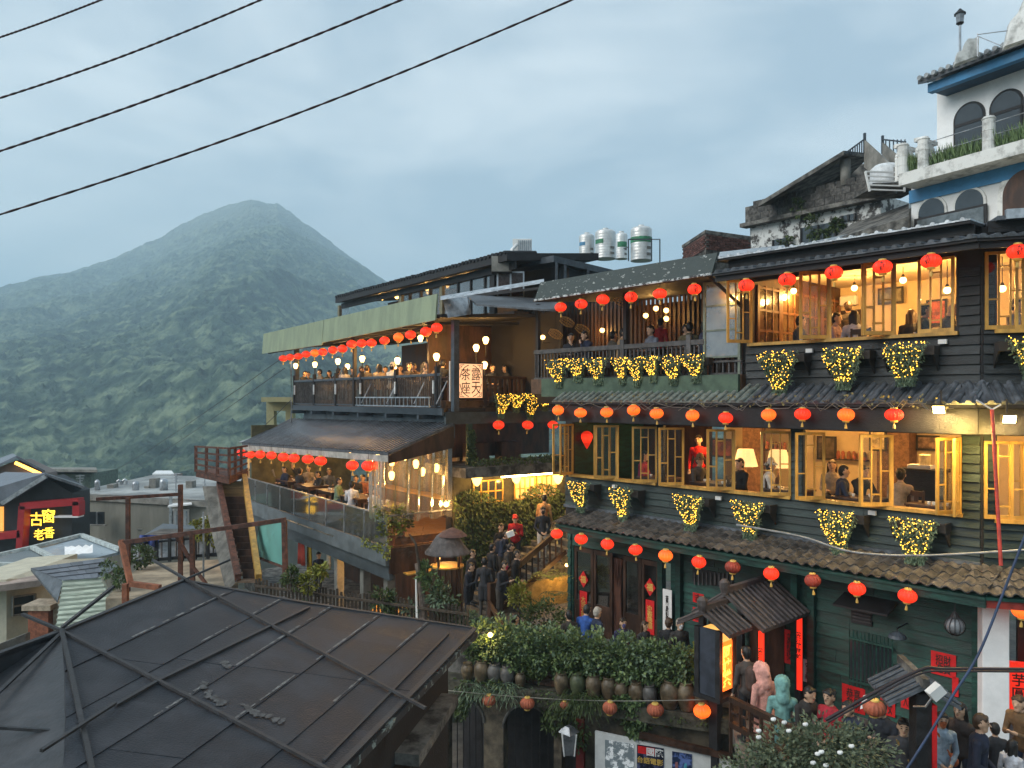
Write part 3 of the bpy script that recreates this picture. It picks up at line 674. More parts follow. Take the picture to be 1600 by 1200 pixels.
# sheet-glazed screen beside the corner of the balcony
scr = MB(); s0, s1 = U3 + .12, FA.u(1104, V0)
for uu in (s0, s1): scr.fb(FA, uu - .03, uu + .03, V0 - .1, V0 - .04, .5, 2.6)
for zz_ in (.9, 1.5, 2.05, 2.57): scr.fb(FA, s0, s1, V0 - .095, V0 - .045, zz_ - .02, zz_ + .02)
so = mk('balcony_screen', scr, mat('pale_green_frame', (.16, .19, .15), .6), house)
mk('pane', MB().fb(FA, s0, s1, V0 - .075, V0 - .068, .9, 2.57), glass('milky_screen', (.9, .92, .93), .5, .1, .42, (.62, .66, .68)), so)
for x in (838, 975, 1150, 1166): mk('post', MB().fb(FA, FA.u(x, V0) - .05, FA.u(x, V0) + .05, V0 + .02, V0 + .12, zfl, 2.62), M_soff, house)
mk('brace', MB().bar(FA.L(U3 + .45, 14.3, 2.6), FA.L(U3 + .05, V0 - .05, 1.95), .06), M_soff, house)

# ---- corner wall box, cctv-like junction boxes
for x, y, v in ((1266, 548, V0 - .06), (1474, 534, V0 - .06), (1124, 778, V0 - .06), (1364, 801, V0 - .06), (962, 760, V0 - .06)):
    p = FA.at(x, y, v); mk('junction_box', MB().fb(FA, p.dot(FA.d) - .07, p.dot(FA.d) + .07, v - .06, v, p.z - .04, p.z + .04), M_paper, house)

# ================================================================ LANTERNS
def lantern_mat(name, base, em, es):
    m = mat(name, base, .55, .3, 9, .15, emis=em, es=es, rnd=.2); t = m.node_tree; b = t.nodes['Principled BSDF']
    # emission imitates a bulb inside the paper: brighter round the belly, dimmer towards the caps
    co = t.nodes.new('ShaderNodeTexCoord'); se = t.nodes.new('ShaderNodeSeparateXYZ'); t.links.new(co.outputs['Object'], se.inputs[0])
    ab = t.nodes.new('ShaderNodeMath'); ab.operation = 'ABSOLUTE'; t.links.new(se.outputs['Z'], ab.inputs[0])
    mr = t.nodes.new('ShaderNodeMapRange'); mr.inputs['From Min'].default_value = 0; mr.inputs['From Max'].default_value = .14; mr.inputs['To Min'].default_value = es * 1.45; mr.inputs['To Max'].default_value = es * .5
    t.links.new(ab.outputs[0], mr.inputs['Value']); t.links.new(mr.outputs[0], b.inputs['Emission Strength']); return m
ML_red = lantern_mat('lit_red_lantern', (.42, .008, .005), (1.0, .034, .010), .56)
ML_org = lantern_mat('lit_orange_lantern', (.5, .04, .01), (1.0, .12, .012), .68)
ML_dull = mat('unlit_red_lantern', (.33, .05, .03), .6, .2, 8, .1, rnd=.1)
ML_fade = mat('faded_orange_lantern', (.42, .11, .055), .65, .25, 8, .1, rnd=.12)
LR = .155
mb = MB(); nseg = 32; prof_ = []
for i in range(13):
    a = math.pi * (i / 12) ; a = .32 + (math.pi - .64) * i / 12; prof_.append((LR * math.sin(a) ** .9, -.122 * math.cos(a)))
mb.lathe((0, 0, 0), prof_, nseg)
for i in range(len(mb.v)):
    if (i % nseg) % 2: x, y, z = mb.v[i]; mb.v[i] = (x * .925, y * .925, z)
LB = mb.mesh('lantern_body'); setmats(LB, ML_red); LB.polygons.foreach_set('use_smooth', [False] * len(LB.polygons))
LCT = MB().lathe((0, 0, .108), [(.062, 0), (.066, .012), (.058, .03), (.05, .034)], 12).mesh('top_cap'); setmats(LCT, M_gold)
LCB = MB().lathe((0, 0, -.108), [(.05, -.038), (.062, -.03), (.066, -.01), (.06, 0)], 12).mesh('bottom_cap'); setmats(LCB, M_gold)
LTS = MB().tube([(0, 0, -.14), (0, 0, -.17)], .006, 5).lathe((0, 0, -.26), [(.026, 0), (.022, .05), (.008, .09)], 7).mesh('tassel'); setmats(LTS, M_gold)
LHK = MB().tube([(0, 0, .13), (.003, 0, .24), (0, .004, .36)], .004, 4).mesh('hanging_wire'); setmats(LHK, M_wire)
vs_, fs_ = text_mb('九\n份', .085, .003, .95); mb = MB(); ww = []
for v in vs_:
    x, z = v.x, v.y + .0
    rr_ = LR * math.sqrt(max(.05, 1 - (z / .135) ** 2)) + .004; a = x / LR; ww.append((rr_ * math.sin(a), -rr_ * math.cos(a), z))
mb.add(ww, fs_); LTX = mb.mesh('lettering', False); setmats(LTX, M_ink)
def lantern(p, k, m, label, group, text=False, tassel=True):
    t = T('paper_lantern', label, 'lantern', p, group, random.uniform(0, 6.28) if not text else math.atan2(-p.x, p.y) + random.uniform(-.5, .3)); t.scale = (k * random.uniform(.95, 1.04), k * random.uniform(.95, 1.04), k * random.uniform(.94, 1.05)); t.rotation_euler.x = random.uniform(-.09, .09); t.rotation_euler.y = random.uniform(-.09, .09)
    for nm, me in (('lantern_body', LB), ('top_cap', LCT), ('bottom_cap', LCB), ('hanging_wire', LHK)) + ((('tassel', LTS),) if tassel else ()) + ((('lettering', LTX),) if text else ()):
        o = link(bpy.data.objects.new(nm, me)); o.parent = t
        if nm == 'lantern_body': o.material_slots[0].link = 'OBJECT'; o.material_slots[0].material = m
    return t
row = [(1166, 446), (1230, 437), (1303, 426), (1379, 417), (1455, 408)]
for i, (x, y) in enumerate(reversed(row)): lantern(FA.at(x, y, 14.05), 1.05, ML_red, f'{ORD[i]} red lantern from the corner post under the top tiled eave', 'lanterns under the top eave', True)
lantern(FC.at(1590, 393, VC - .85), 1.05, ML_red, 'red lantern under the top eave past the corner post', 'lanterns under the top eave', True)
row = [(876, 480), (908, 475), (942, 468), (986, 464), (1031, 459), (1085, 452)]
for i, (x, y) in enumerate(reversed(row)): lantern(FA.at(x, y, 14.3), 1.0, ML_red, f'{ORD[i]} red lantern from the glazed screen above the balcony with fairy lights', 'lanterns above the fairy-light balcony', i % 2 == 0)
row = [(872, 641, 1), (907, 645, 1), (948, 644, 1), (990, 641, 1), (1026, 646, 1), (1082, 649, 1), (1134, 653, 0), (1201, 648, 1), (1254, 647, 0), (1322, 648, 1), (1397, 648, 0)]
for i, (x, y, o_) in enumerate(reversed(row)): lantern(FA.at(x, y, 14.2), .98, ML_org if o_ else ML_red, f'{ORD[i]} lantern from the floodlight in the row above the middle-floor windows', 'lanterns above the middle-floor windows')
row = [(870, 834, 0), (908, 842, 0), (949, 850, 0), (993, 859, 0), (1040, 868, 1), (1092, 878, 0), (1145, 886, 2), (1205, 896, 0), (1270, 907, 2), (1339, 920, 0), (1418, 931, 0)]
for i, (x, y, o_) in enumerate(row):
    nm = ('red', 'orange', 'unlit dusky red')[o_]
    lantern(FA.at(x, y, 13.9), 1.0, (ML_red, ML_org, ML_dull)[o_], f'{ORD[i]} lantern from the stair, {nm}, under the curved-tile eave', 'lanterns under the lowest eave')
lantern(FC.at(1597, 954, VC - .8), 1.0, ML_org, 'orange lantern hanging past the white corner pillar', 'lanterns under the lowest eave')
US = 20.1
for i, (x, y) in enumerate(((775, 664), (820, 664), (862, 664))):
    v = 13.9 + (0, 1.15, 2.2)[i]; p = FG.L(US - .25, v, 0); p.z = (HY - y) / F * p.y
    lantern(p, 1.15, ML_red, f'{ORD[i]} flat red lantern from the signboard over the dark stairwell terrace', 'lanterns over the stairwell')
xs = (330, 375, 425, 473, 527, 577, 640, 700, 757, 820, 882, 963, 1050, 1125, 1222, 1290); ys = (640, 633, 627, 614, 606, 600, 588, 580, 550, 545, 543, 528, 508, 492, 472, 448)
for i, (x, y) in enumerate(zip(xs, ys)):
    lantern(FG.at(x * .25 + 360, y * .25 + 400, 11.7), 1.13, ML_org if i in (4, 12) else ML_red, f'{ORD[i]} lantern from the valley end under the sage-green awning', 'lanterns under the sage-green awning')
for i, (x, y) in enumerate(((58, 225), (103, 235), (155, 233), (213, 238), (275, 247), (331, 252), (403, 258), (470, 267), (635, 290), (718, 292))):
    lantern(FG.at(x * .3 + 360, y * .3 + 640, 9.9), 1.28, ML_red, f'{ORD[i]} lantern from the valley end above the glass-railed terrace', 'lanterns above the glass-railed terrace')
lantern(FG.L(22.6, 11.6, -2.05), 1.2, ML_dull, 'dim red lantern hanging deeper inside the glass-railed terrace', 'lanterns above the glass-railed terrace')
for i, (x, y, k) in enumerate(((764, 1094, .95), (824, 1099, .98), (882, 1101, .62), (953, 1106, .98), (1024, 1109, 1.05), (1097, 1111, 1.08))):
    lantern(FD.at(x, y, 15.0), k, ML_fade if i < 5 else ML_org, f'{ORD[i]} faded lantern from the dark roof on the string across the jar wall', 'lanterns strung before the jar wall', tassel=False)
lantern(P(1366, 1106, 10.6), .95, ML_fade, 'large faded orange lantern before the man reading a white sheet', None, tassel=False)
t = T('heart_lantern', 'plain red heart-shaped lantern inside the open window by the stairs', 'lantern', FA.at(917, 685, V0 + .5))
o = mk('lantern_body', MB().lathe((0, 0, 0), [(.01, -.28), (.06, -.2), (.12, -.08), (.16, .04), (.15, .12), (.09, .18), (.03, .2)], 16), ML_red, None, True); o.parent = t
o = mk('hanging_wire', MB().tube([(0, 0, .2), (0, 0, .6)], .004, 4), M_wire); o.parent = t

# ================================================================ PLANTERS WITH FAIRY LIGHTS
M_trough = mat('dark_trough_wood', (.03, .025, .022), .7, .3, 6, .2)
def trailing(t, fr, uc, v, zt, wid, drop, nl, nlights, point=.25, dense=1.0):
    """trailing foliage that narrows downwards, and the bulbs strung over it"""
    mb = MB(); lb = MB(); wb_ = MB()
    def prof2(f): return wid / 2 * (1 - (1 - point) * max(0, f) ** 1.1)
    for _ in range(int(nl * dense)):
        f = random.random() ** .8; uu = uc + random.uniform(-1, 1) * prof2(f); vv = v - .05 - .13 * math.sin(math.pi * min(1, f + .25)) * random.uniform(.2, 1.1)
        p = fr.L(uu, vv, zt - f * drop + random.uniform(-.03, .05)); d = (Vector((0, 0, -1)) * random.uniform(.2, 1) + rv() * .9 - fr.n * .4)
        mb.leaf(p, random.uniform(.05, .10), random.uniform(.022, .042), d, rv())
    for _ in range(int(nl * .05)):   # thin sprays that hang below the mass
        uu = uc + random.uniform(-.8, .8) * prof2(.8); p = fr.L(uu, v - .1, zt - drop * .85)
        for q in range(5): mb.leaf(p + Vector((random.uniform(-.03, .03), 0, -.035 * q)), .07, .02, Vector((random.uniform(-.6, .6), random.uniform(-.6, .6), -1)), rv())
    for _ in range(nlights):
        f = random.random() ** 1.15 * .9; e = random.random() < .22
        uu = uc + (random.choice((-1, 1)) * random.uniform(.8, 1) if e else random.uniform(-.85, .85)) * prof2(f)
        p = fr.L(uu, v - .13 - .13 * math.sin(math.pi * min(1, f + .25)), zt - f * drop + .01); lb.octa(p, random.uniform(.007, .0125))
    mk('foliage', mb, [M_gleaf], t, fix=False); mk('fairy_lights', lb, M_fairy, t, kind='stuff', fix=False)
def planter(fr, V_, x, y, wpx, hpx, label, group):
    v = V_ - .32; p = fr.at(x, y, v); uc = p.dot(fr.d); k = p.y / F; w_ = wpx * k * 1.12; h_ = hpx * k
    t = T('wall_planter', label, 'planter', p, group)
    zt = p.z + h_ * .42
    mb = MB(); mb.fb(fr, uc - w_ / 2, uc + w_ / 2, V_ - .34, V_ - .30, zt - .18, zt - .02); mb.fb(fr, uc - w_ / 2, uc + w_ / 2, V_ - .30, V_ - .05, zt - .18, zt - .15); mb.fb(fr, uc - w_ / 2, uc - w_ / 2 + .03, V_ - .3, V_ - .05, zt - .15, zt - .02); mb.fb(fr, uc + w_ / 2 - .03, uc + w_ / 2, V_ - .3, V_ - .05, zt - .15, zt - .02)
    mk('trough', mb, M_trough, t)
    for sgn in (-1, 1):
        ue = uc + sgn * (w_ / 2 - .02)
        mk('bracket', MB().prism([fr.L(ue, V_ - .30, zt - .182), fr.L(ue, V_ - .05, zt - .182), fr.L(ue, V_ - .05, zt - .46)], fr.d * .03), M_trough, t)
    trailing(t, fr, uc, V_ - .33, zt + .04, w_ * random.uniform(.86, .96), h_ * random.uniform(.92, 1.12), 1250, random.randint(105, 130), random.uniform(.18, .34))
pl = [(1222, 578, 66, 62), (1322, 573, 66, 62), (1418, 566, 70, 62)]
for i, q in enumerate(pl): planter(FA, V0, *q, ('tangled planter of trailing greens with fairy lights below the top windows by the balcony', 'planter of fairy lights in the middle below the top windows', 'planter of fairy lights below the top windows nearest the corner post')[i], 'fairy-light planters below the top windows')
planter(FC, VC, 1612, 556, 80, 60, 'planter of fairy lights past the corner post below the top windows', 'fairy-light planters below the top windows')
pl = [(911, 774, 42, 46), (977, 784, 46, 48), (1083, 799, 52, 54), (1175, 808, 56, 54), (1313, 825, 66, 58), (1433, 838, 74, 60)]
for i, q in enumerate(pl): planter(FA, V0, *q, f'{ORD[i]} fairy-light planter from the stair below the middle windows', 'fairy-light planters below the middle windows')
def fringe(fr, x0, x1, y0, v, drops, label, par=None, uconst=None):
    """long railing box with several hanging points"""
    if uconst is None:
        p = fr.at((x0 + x1) / 2, y0, v); t = T('balcony_planter', label, 'planter', p, 'long fairy-light planters on the balconies'); ua, ub_ = fr.u(x1, v), fr.u(x0, v)
        mk('trough', MB().fb(fr, ua, ub_, v + .02, v + .2, p.z - .22, p.z - .04), M_trough, t); n = len(drops)
        for i, d in enumerate(drops): trailing(t, fr, ua + (ub_ - ua) * (n - i - .5) / n, v + .05, p.z + .04, (ub_ - ua) / n * 1.12, d, 800, 74, .2)
fringe(FA, 860, 952, 563, V0 - .30, (.66, .5, .6), 'long fairy-light planter on the balcony rail nearest the signboard')
fringe(FA, 962, 1034, 561, V0 - .30, (.55, .62, .5), 'long fairy-light planter in the middle of the balcony rail')
fringe(FA, 1037, 1106, 557, V0 - .30, (.6, .55), 'long fairy-light planter on the balcony rail beside the glazed screen')
# the one on the return rail beside the signboard
class SideFrame:
    """frame of the wing's side wall: u' runs along FG.n, v' along FG.d"""
    def __init__(s): s.d, s.n = FG.n, FG.d
    def L(s, u, v, z): return FG.n * u + FG.d * v + Z * z
FS = SideFrame()
t = T('balcony_planter', 'bright long fairy-light planter on the rail beside the signboard', 'planter', FS.L(14.7, US - .1, .05), 'long fairy-light planters on the balconies')
mk('trough', MB().fb(FS, 13.6, 15.9, US - .35, US - .17, -.15, .02), M_trough, t)
for i, d in enumerate((.7, .5, .75, .45)): trailing(t, FS, 13.6 + 2.3 * (i + .5) / 4, US - .32, .12, .66, d, 700, 95, .3)

# ================================================================ LAMPS, FURNITURE INSIDE THE TEA HOUSE
def pendant(p, top, label, e, r=.07, m=M_bulb, group='bulbs in the tea house rooms'):
    t = T('pendant_lamp', label, 'lamp', p, group)
    mk('bulb', MB().ball(p, r, 10, 8), m, t, True); mk('cord', MB().tube([Vector(p) + Z * r, (p[0], p[1], top)], .008, 5), M_black, t)
    mk('lamp_holder', MB().lathe(Vector(p) + Z * r * .8, [(r * .5, 0), (r * .55, .03), (r * .3, .07)], 8), M_black, t)
    l = lightpt('lamp_glow', Vector(p) - Z * (r + .05), e, r=r); return t
def cl(x, v, z): 
    p = FA.at(x, HY, v); p.z = z; return p
for i, (x, v, z) in enumerate(((1480, V0 + 1.6, 2.12), (1411, V0 + 2.2, 2.5), (1335, V0 + 2.6, 2.5), (1240, V0 + 1.7, 2.45), (1566, V0 + 2.4, 2.15))):
    pendant(cl(x, v, z), 2.78, f'{ORD[i]} warm bulb hung from the ceiling of the top-floor room', (58, 58, 58, 52, 52)[i])
for i, (x, v, z) in enumerate(((1440, V0 + 2.0, -.66), (1310, V0 + 2.2, -.62), (1120, V0 + 1.7, -.66), (945, V0 + 1.6, -.66), (1570, V0 + 1.9, -.66))):
    pendant(cl(x, v, z), -.38, f'{ORD[i]} warm bulb hung from the ceiling of the middle-floor room', (45, 50, 50, 60, 40)[i])
M_shade = mat('lit_lamp_shade', (.8, .66, .42), .8, .05, 4, 0, emis=(1, .62, .24), es=.45)
for i, (x, y) in enumerate(((1165, 725), (1216, 727))):
    p = FA.at(x, y, V0 + 2.1); t = T('floor_lamp', ('table lamp with a wide pleated shade behind the man in black', 'table lamp with a wide pleated shade beyond the white bucket hat')[i], 'lamp', (p.x, p.y, ZF2))
    mb = MB(); n = 28; mb.lathe((p.x, p.y, p.z - .05), [(.30, 0), (.19, .42)], n); 
    for q in range(len(mb.v)):
        if q % 2: a, b, c = mb.v[q]; mb.v[q] = (p.x + (a - p.x) * .96, p.y + (b - p.y) * .96, c)
    mk('lamp_shade', mb, M_shade, t); mk('lamp_stand', MB().tube([(p.x, p.y, ZF2 + .03), (p.x, p.y, p.z)], .02, 8).lathe((p.x, p.y, ZF2), [(.16, 0), (.15, .03), (.03, .05)], 12), M_brown, t)
    lightpt('lamp_glow', (p.x, p.y, p.z - .12), 16, r=.1)
# counter with stacked paper at the back of the middle room
v = V0 + 1.9; ua, ub_ = FA.u(1468, v), FA.u(1408, v); t = T('counter', 'black counter with papers on top inside the middle-floor window', 'counter', FA.L((ua + ub_) / 2, v, ZF2))
mk('body', MB().fb(FA, ua, ub_, v, v + .5, ZF2, -1.55), M_black, t); mk('top', MB().fb(FA, ua - .05, ub_ + .06, v - .05, v + .55, -1.55, -1.48), M_soff, t)
tb = T('paper_stack', 'pale stack of papers and a beige tin on the black counter', 'papers', FA.L((ua + ub_) / 2, v + .2, -1.48))
mk('papers', MB().fb(FA, ub_ - .55, ub_ - .1, v + .05, v + .35, -1.475, -1.40), M_paper, tb); mk('tin', MB().lathe(FA.L(ua + .35, v + .2, -1.475), [(.11, 0), (.11, .28), (.09, .29)], 14), mat('beige_tin', (.6, .5, .3), .6), tb)
# panelling, pictures and shelves on the inner walls
for x0, x1 in ((1372, 1440), (1442, 1500), (1503, 1560)):
    v = V0 + 4.36; mk('wainscot', MB().fb(FA, FA.u(x1, v), FA.u(x0, v) - .04, v, v + .04, ZF3, 1.42), M_brown, house)
for x, y, w_, h_, c, fr, v, lab in ((1464, 488, .45, .6, (.25, .05, .03), FA, V0 + 4.3, 'framed red print on the back wall of the top room'), (1392, 462, .6, .4, (.10, .09, .06), FA, V0 + 4.3, 'framed dark landscape on the back wall of the top room'), (1292, 700, .5, .6, (.06, .045, .03), FA, V0 + 3.9, 'dark framed picture on the back wall behind the suited men'), (1372, 688, .4, .5, (.30, .22, .10), FA, V0 + 3.45, 'small framed print on the brick pier by the counter'), (1450, 692, .5, .35, (.16, .10, .06), FA, V0 + 3.9, 'framed brown print above the black counter'), (1130, 700, .7, .5, (.10, .03, .02), FA, V0 + 2.95, 'framed dark red print behind the server in red')):
    p = fr.at(x, y, v); uc = p.dot(fr.d); t = T('framed_picture', lab, 'picture', p); mk('frame', MB().fb(fr, uc - w_ / 2, uc + w_ / 2, v - .03, v, p.z - h_ / 2, p.z + h_ / 2), M_black, t); mk('print', MB().fb(fr, uc - w_ / 2 + .05, uc + w_ / 2 - .05, v - .036, v - .032, p.z - h_ / 2 + .05, p.z + h_ / 2 - .05), mat('print_%d' % x, c, .5, .5, 6, 0, col2=tuple(min(1, q * 2.2) for q in c)), t)
for k, (x0, x1, z_) in enumerate(((1190, 1236, -1.35), (1190, 1236, -1.75), (1300, 1352, -1.55))):
    v = V0 + (2.9 if k < 2 else 3.75); mk('wall_shelf', MB().fb(FA, FA.u(x1, v), FA.u(x0, v), v, v + .22, z_, z_ + .03), M_brown, house); mb = MB(); ua, ub_ = FA.u(x1, v), FA.u(x0, v); q = ua + .06
    while q < ub_ - .06: mb.lathe(FA.L(q, v + .1, z_ + .032), [(.04, 0), (.05, .08), (.045, .16), (.02, .2)], 8); q += random.uniform(.10, .16)
    o = mk('tea_tin', mb, mat('tea_tins', (.20, .14, .06), .5, .5, 7, 0, col2=(.45, .12, .06)), house, kind='stuff')
# chairs and tables: one chair of each kind, then copies
def low_table(p, rz, w, d, h, label, group=None, m=M_brown):
    t = T('tea_table', label, 'table', p, group, rz)
    def ch(nm, mb, mm_): o = mk(nm, mb, mm_); o.parent = t; return o
    ch('tabletop', MB().b(-w / 2, w / 2, -d / 2, d / 2, h - .04, h), m); ch('apron', MB().b(-w / 2 + .06, w / 2 - .06, -d / 2 + .06, d / 2 - .06, h - .14, h - .042), m)
    for sx in (-1, 1):
        for sy in (-1, 1): ch('leg', MB().b(sx * (w / 2 - .05) - .03, sx * (w / 2 - .05) + .03, sy * (d / 2 - .05) - .03, sy * (d / 2 - .05) + .03, 0, h - .042), m)
    cup = MB()
    for _ in range(5): cup.lathe((random.uniform(-.35, .35) * w, random.uniform(-.3, .3) * d, h + .001), [(.025, 0), (.038, .05), (.03, .055)], 8)
    ch('tea_cups', cup, M_paper); return t
def chair(p, rz, label, group=None, m=M_brown):
    t = T('wooden_chair', label, 'chair', p, group, rz)
    def ch(nm, mb): o = mk(nm, mb, m); o.parent = t
    ch('seat', MB().b(-.22, .22, -.21, .21, .41, .45)); mb = MB(); 
    for sx in (-1, 1):
        ch('leg', MB().b(sx * .19 - .02, sx * .19 + .02, -.2, -.16, 0, .41)); ch('leg', MB().b(sx * .19 - .02, sx * .19 + .02, .16, .2, 0, .41)); mb.b(sx * .19 - .02, sx * .19 + .02, .17, .205, .45, .92)
    mb.b(-.17, .17, .175, .2, .80, .90); mb.b(-.17, .17, .18, .2, .60, .66); mb.b(-.05, .05, .18, .2, .66, .8); ch('backrest', mb); return t
RA = math.atan2(FA.d.y, FA.d.x)
def fl(x, v, z): p = FA.at(x, HY, v); return Vector((p.x, p.y, z))
for x, v, lab in ((1275, .75, 'wooden tea table behind the first open casement of the top floor'), (1365, 1.5, 'wooden tea table in the middle of the top-floor room'), (1462, .8, 'wooden tea table by the closed casement next to the corner post')):
    low_table(fl(x, V0 + v, ZF3), RA, 1.0, .7, .72, lab, 'tables in the top room')
for x, v, lab in ((1030, .75, 'carved tea table behind the third casement from the stair'), (1115, .75, 'carved tea table before the man in the dark hat'), (1232, .8, 'carved tea table beside the person in white'), (1345, .6, 'carved tea table with the two men in dark suits'), (1465, .6, 'small carved tea table below the black counter')):
    low_table(fl(x, V0 + v, ZF2), RA, .95, .65, .70, lab, 'tables in the middle room')
for x, v, z, rz, lab in ((1240, .9, ZF3, RA + 1.6, 'wooden chair under the dark-clad diner by the first top casement'), (1338, .45, ZF3, RA + 3.1, 'wooden chair backed to the sill behind the pale-shirted diner'), (1432, .8, ZF3, RA + 1.6, 'wooden chair at the corner table of the top floor'),
                       (1150, .7, ZF2, RA - 1.5, 'wooden chair under the man in black below the table lamp'), (1195, .8, ZF2, RA + 1.4, 'wooden chair under the person in a white bucket hat'), (1305, .7, ZF2, RA + 1.6, 'wooden chair under the man in a dark suit nearest the casement'), (1418, .55, ZF2, RA + 2.6, 'slatted wooden chair behind the woman in beige')):
    chair(fl(x, V0 + v, z), rz, lab, 'chairs in the tea house')
# balcony tables
for x, lab in ((905, 'table on the fairy-light balcony nearest the signboard'), (1005, 'table in the middle of the fairy-light balcony'), (1085, 'table on the fairy-light balcony by the glazed screen')):
    low_table(fl(x, V0 + .75, zfl), RA, 1.1, .7, .72, lab, 'tables on the fairy-light balcony')
# lamps on the balcony back wall
for i, (x, y, v, e) in enumerate(((848, 527, 1.6, 14), (941, 516, 2.85, 14), (1009, 493, 2.5, 9), (1025, 482, 2.5, 9), (1041, 485, 2.5, 9), (1041, 498, 2.5, 9))):
    p = FA.at(x, y, V0 + v); nm = ORD[i]
    t = T('wall_lamp', f'{nm} small globe lamp from the signboard glowing on the balcony back wall', 'lamp', p, 'globe lamps on the balcony'); mk('bulb', MB().ball(p, .075, 10, 8), M_bulb2, t, True)
    mk('bracket', MB().tube([p - Z * .07, p - Z * .16, p - Z * .16 + FA.n * .3], .012, 6), M_black, t); mk('cap', MB().lathe(p + Z * .06, [(.05, 0), (.02, .05)], 8), M_black, t); lightpt('lamp_glow', p - FA.n * .12, e, r=.07)
p = FA.at(1144, 466, V0 - .1); t = T('wall_lamp', 'globe lamp on the post between the balcony screen and the top windows', 'lamp', p); mk('bulb', MB().ball(p, .07, 10, 8), M_bulb, t, True); mk('bracket', MB().tube([p - Z * .05, p + FA.n * .2], .014, 6), M_black, t); lightpt('lamp_glow', p - FA.n * .12, 12, r=.06)
# fish traps of woven bamboo hung on the balcony
for i, (x, y) in enumerate(((886, 503), (910, 515), (868, 522), (970, 470))):
    p = FA.at(x, y, V0 + 1.0); t = T('bamboo_trap', f'{ORD[i]} woven bamboo fish trap hanging over the balcony tables', 'basket', p, 'bamboo traps'); ax = Vector((1, .2, -.5)).normalized(); mb = MB()
    for q in range(6):
        c = p + ax * (q - 2.5) * .08; r_ = .03 + .10 * math.sin(math.pi * (q + 1) / 7); b1 = ax.cross(Z).normalized(); b2 = b1.cross(ax)
        mb.tube([c + (b1 * math.cos(a) + b2 * math.sin(a)) * r_ for a in [2 * math.pi * k / 12 for k in range(13)]], .006, 4)
    for k in range(10):
        a = 2 * math.pi * k / 10; mb.tube([p + ax * (q - 2.5) * .08 + (b1 * math.cos(a) + b2 * math.sin(a)) * (.03 + .10 * math.sin(math.pi * (q + 1) / 7)) for q in range(6)], .005, 4)
    mk('weave', mb, M_honey, t, fix=False); mk('cord', MB().tube([p, (p.x, p.y, 2.6)], .005, 4), M_wire, t)
# floodlights under the middle eave at the corner
for i, (x, y, e, fr, v) in enumerate(((1467, 640, 85, FA, 14.2), (1577, 655, 70, FC, VC - .75))):
    p = fr.at(x, y, v); t = T('floodlight', ('square floodlight shining under the middle eave before the corner post', 'tilted square floodlight past the red pole at the corner')[i], 'floodlight', p)
    d = (-Z * .35 - fr.n * .75 + fr.d * (.0 if i else .25) - fr.d * (.35 if i else 0)).normalized(); s_ = -fr.d; u_ = d.cross(s_).normalized()
    def q(a, b, c): return p + s_ * a + u_ * b + d * c
    mk('housing', MB().box8([q(-.09, -.06, -.06), q(.09, -.06, -.06), q(.09, .06, -.06), q(-.09, .06, -.06), q(-.105, -.08, 0), q(.105, -.08, 0), q(.105, .08, 0), q(-.105, .08, 0)]), M_black, t)
    mk('lens', MB().box8([q(-.09, -.065, .002), q(.09, -.065, .002), q(.09, .065, .002), q(-.09, .065, .002), q(-.09, -.065, .012), q(.09, -.065, .012), q(.09, .065, .012), q(-.09, .065, .012)]), glow('flood_lens', (1, .70, .24), 9), t)
    mk('bracket', MB().tube([p - d * .06, p - d * .06 + Z * .3], .015, 6), M_black, t)
    l = bpy.data.lights.new('flood', 'SPOT'); l.energy = e; l.color = (1, .66, .25); l.spot_size = R(165); l.shadow_soft_size = .1; lo = link(bpy.data.objects.new('flood', l)); lo.location = p + d * .05; lightpt('flood_fill', p + d * .10 - Z * .3 - fr.d * (.25 if i == 0 else -.3), 55, (1, .66, .16), .1); lo.rotation_euler = (-(d * .35 - Z * .5 + fr.n * .55)).to_track_quat('Z', 'Y').to_euler()  # extra point light added beside the floodlight to brighten the corner boards
# red pole leaning at the corner
p0, p1 = FA.at(1550, 640, 14.0), FA.at(1564, 884, 13.6); t = T('red_pole', 'thin red pole wrapped at its top, standing before the corner post', 'pole', p1)
mk('pole', MB().tube([p1, p0], .028, 8), mat('red_pipe', (.5, .05, .03), .5), t); mk('rag', MB().tube([p0 + Z * .05 + Vector((-.25, 0, .1)), p0, p0 + Vector((.14, 0, .08))], .015, 5), M_paper, t)

# ================================================================ VALLEY WING (stacked terraces beyond the stair)
wing = T('terrace_house', 'dark two-storey terrace house with sage-green awning above a glass-railed terrace', 'building', FG.L(26, 13, -7.5))
UW = FG.u(460, 12.0); UF0, UF1 = FG.u(682, 11.5), FG.u(411, 11.5); UGl = FG.u(384, 10.2)
L = FG.L; ZU = -.32; ZLw = -4.35; ZUI = -.10; ZLI = -4.14
# upper terrace
mk('terrace_floor', MB().fb(FG, US, UW, 12.0, 17.5, ZU - .12, ZU), M_floorw, wing)
mk('terrace_floor', MB().fb(FG, US + .1, UW - .1, 12.2, 17.0, ZU + .004, ZUI), M_floorw, wing)
mk('edge_beam', MB().fb(FG, US - .1, UW + .1, 11.93, 12.0, ZU - .22, ZU - .01), M_dsteel, wing)
mk('wall', MB().fb(FG, US, UW - .3, 12.3, 12.45, -1.25, ZU - .12), mat('blue_grey_wall', (.07, .09, .105), .7, .25, 3, .2), wing)
mk('wall', MB().fb(FG, US, UW - .6, 16.9, 17.1, ZU, 2.4), M_brown, wing)
railing(wing, FG, US + .05, UW, 11.98, ZU + .02, .74, .12, M_dsteel, None, .09)
for x in (461, 492, 526, 555, 566, 620, 684): 
    uu = FG.u(x, 12); mk('post', MB().fb(FG, uu - .06, uu + .06, 11.92, 12.04, ZU, .95 if x != 555 else 2.2), M_soff, wing)
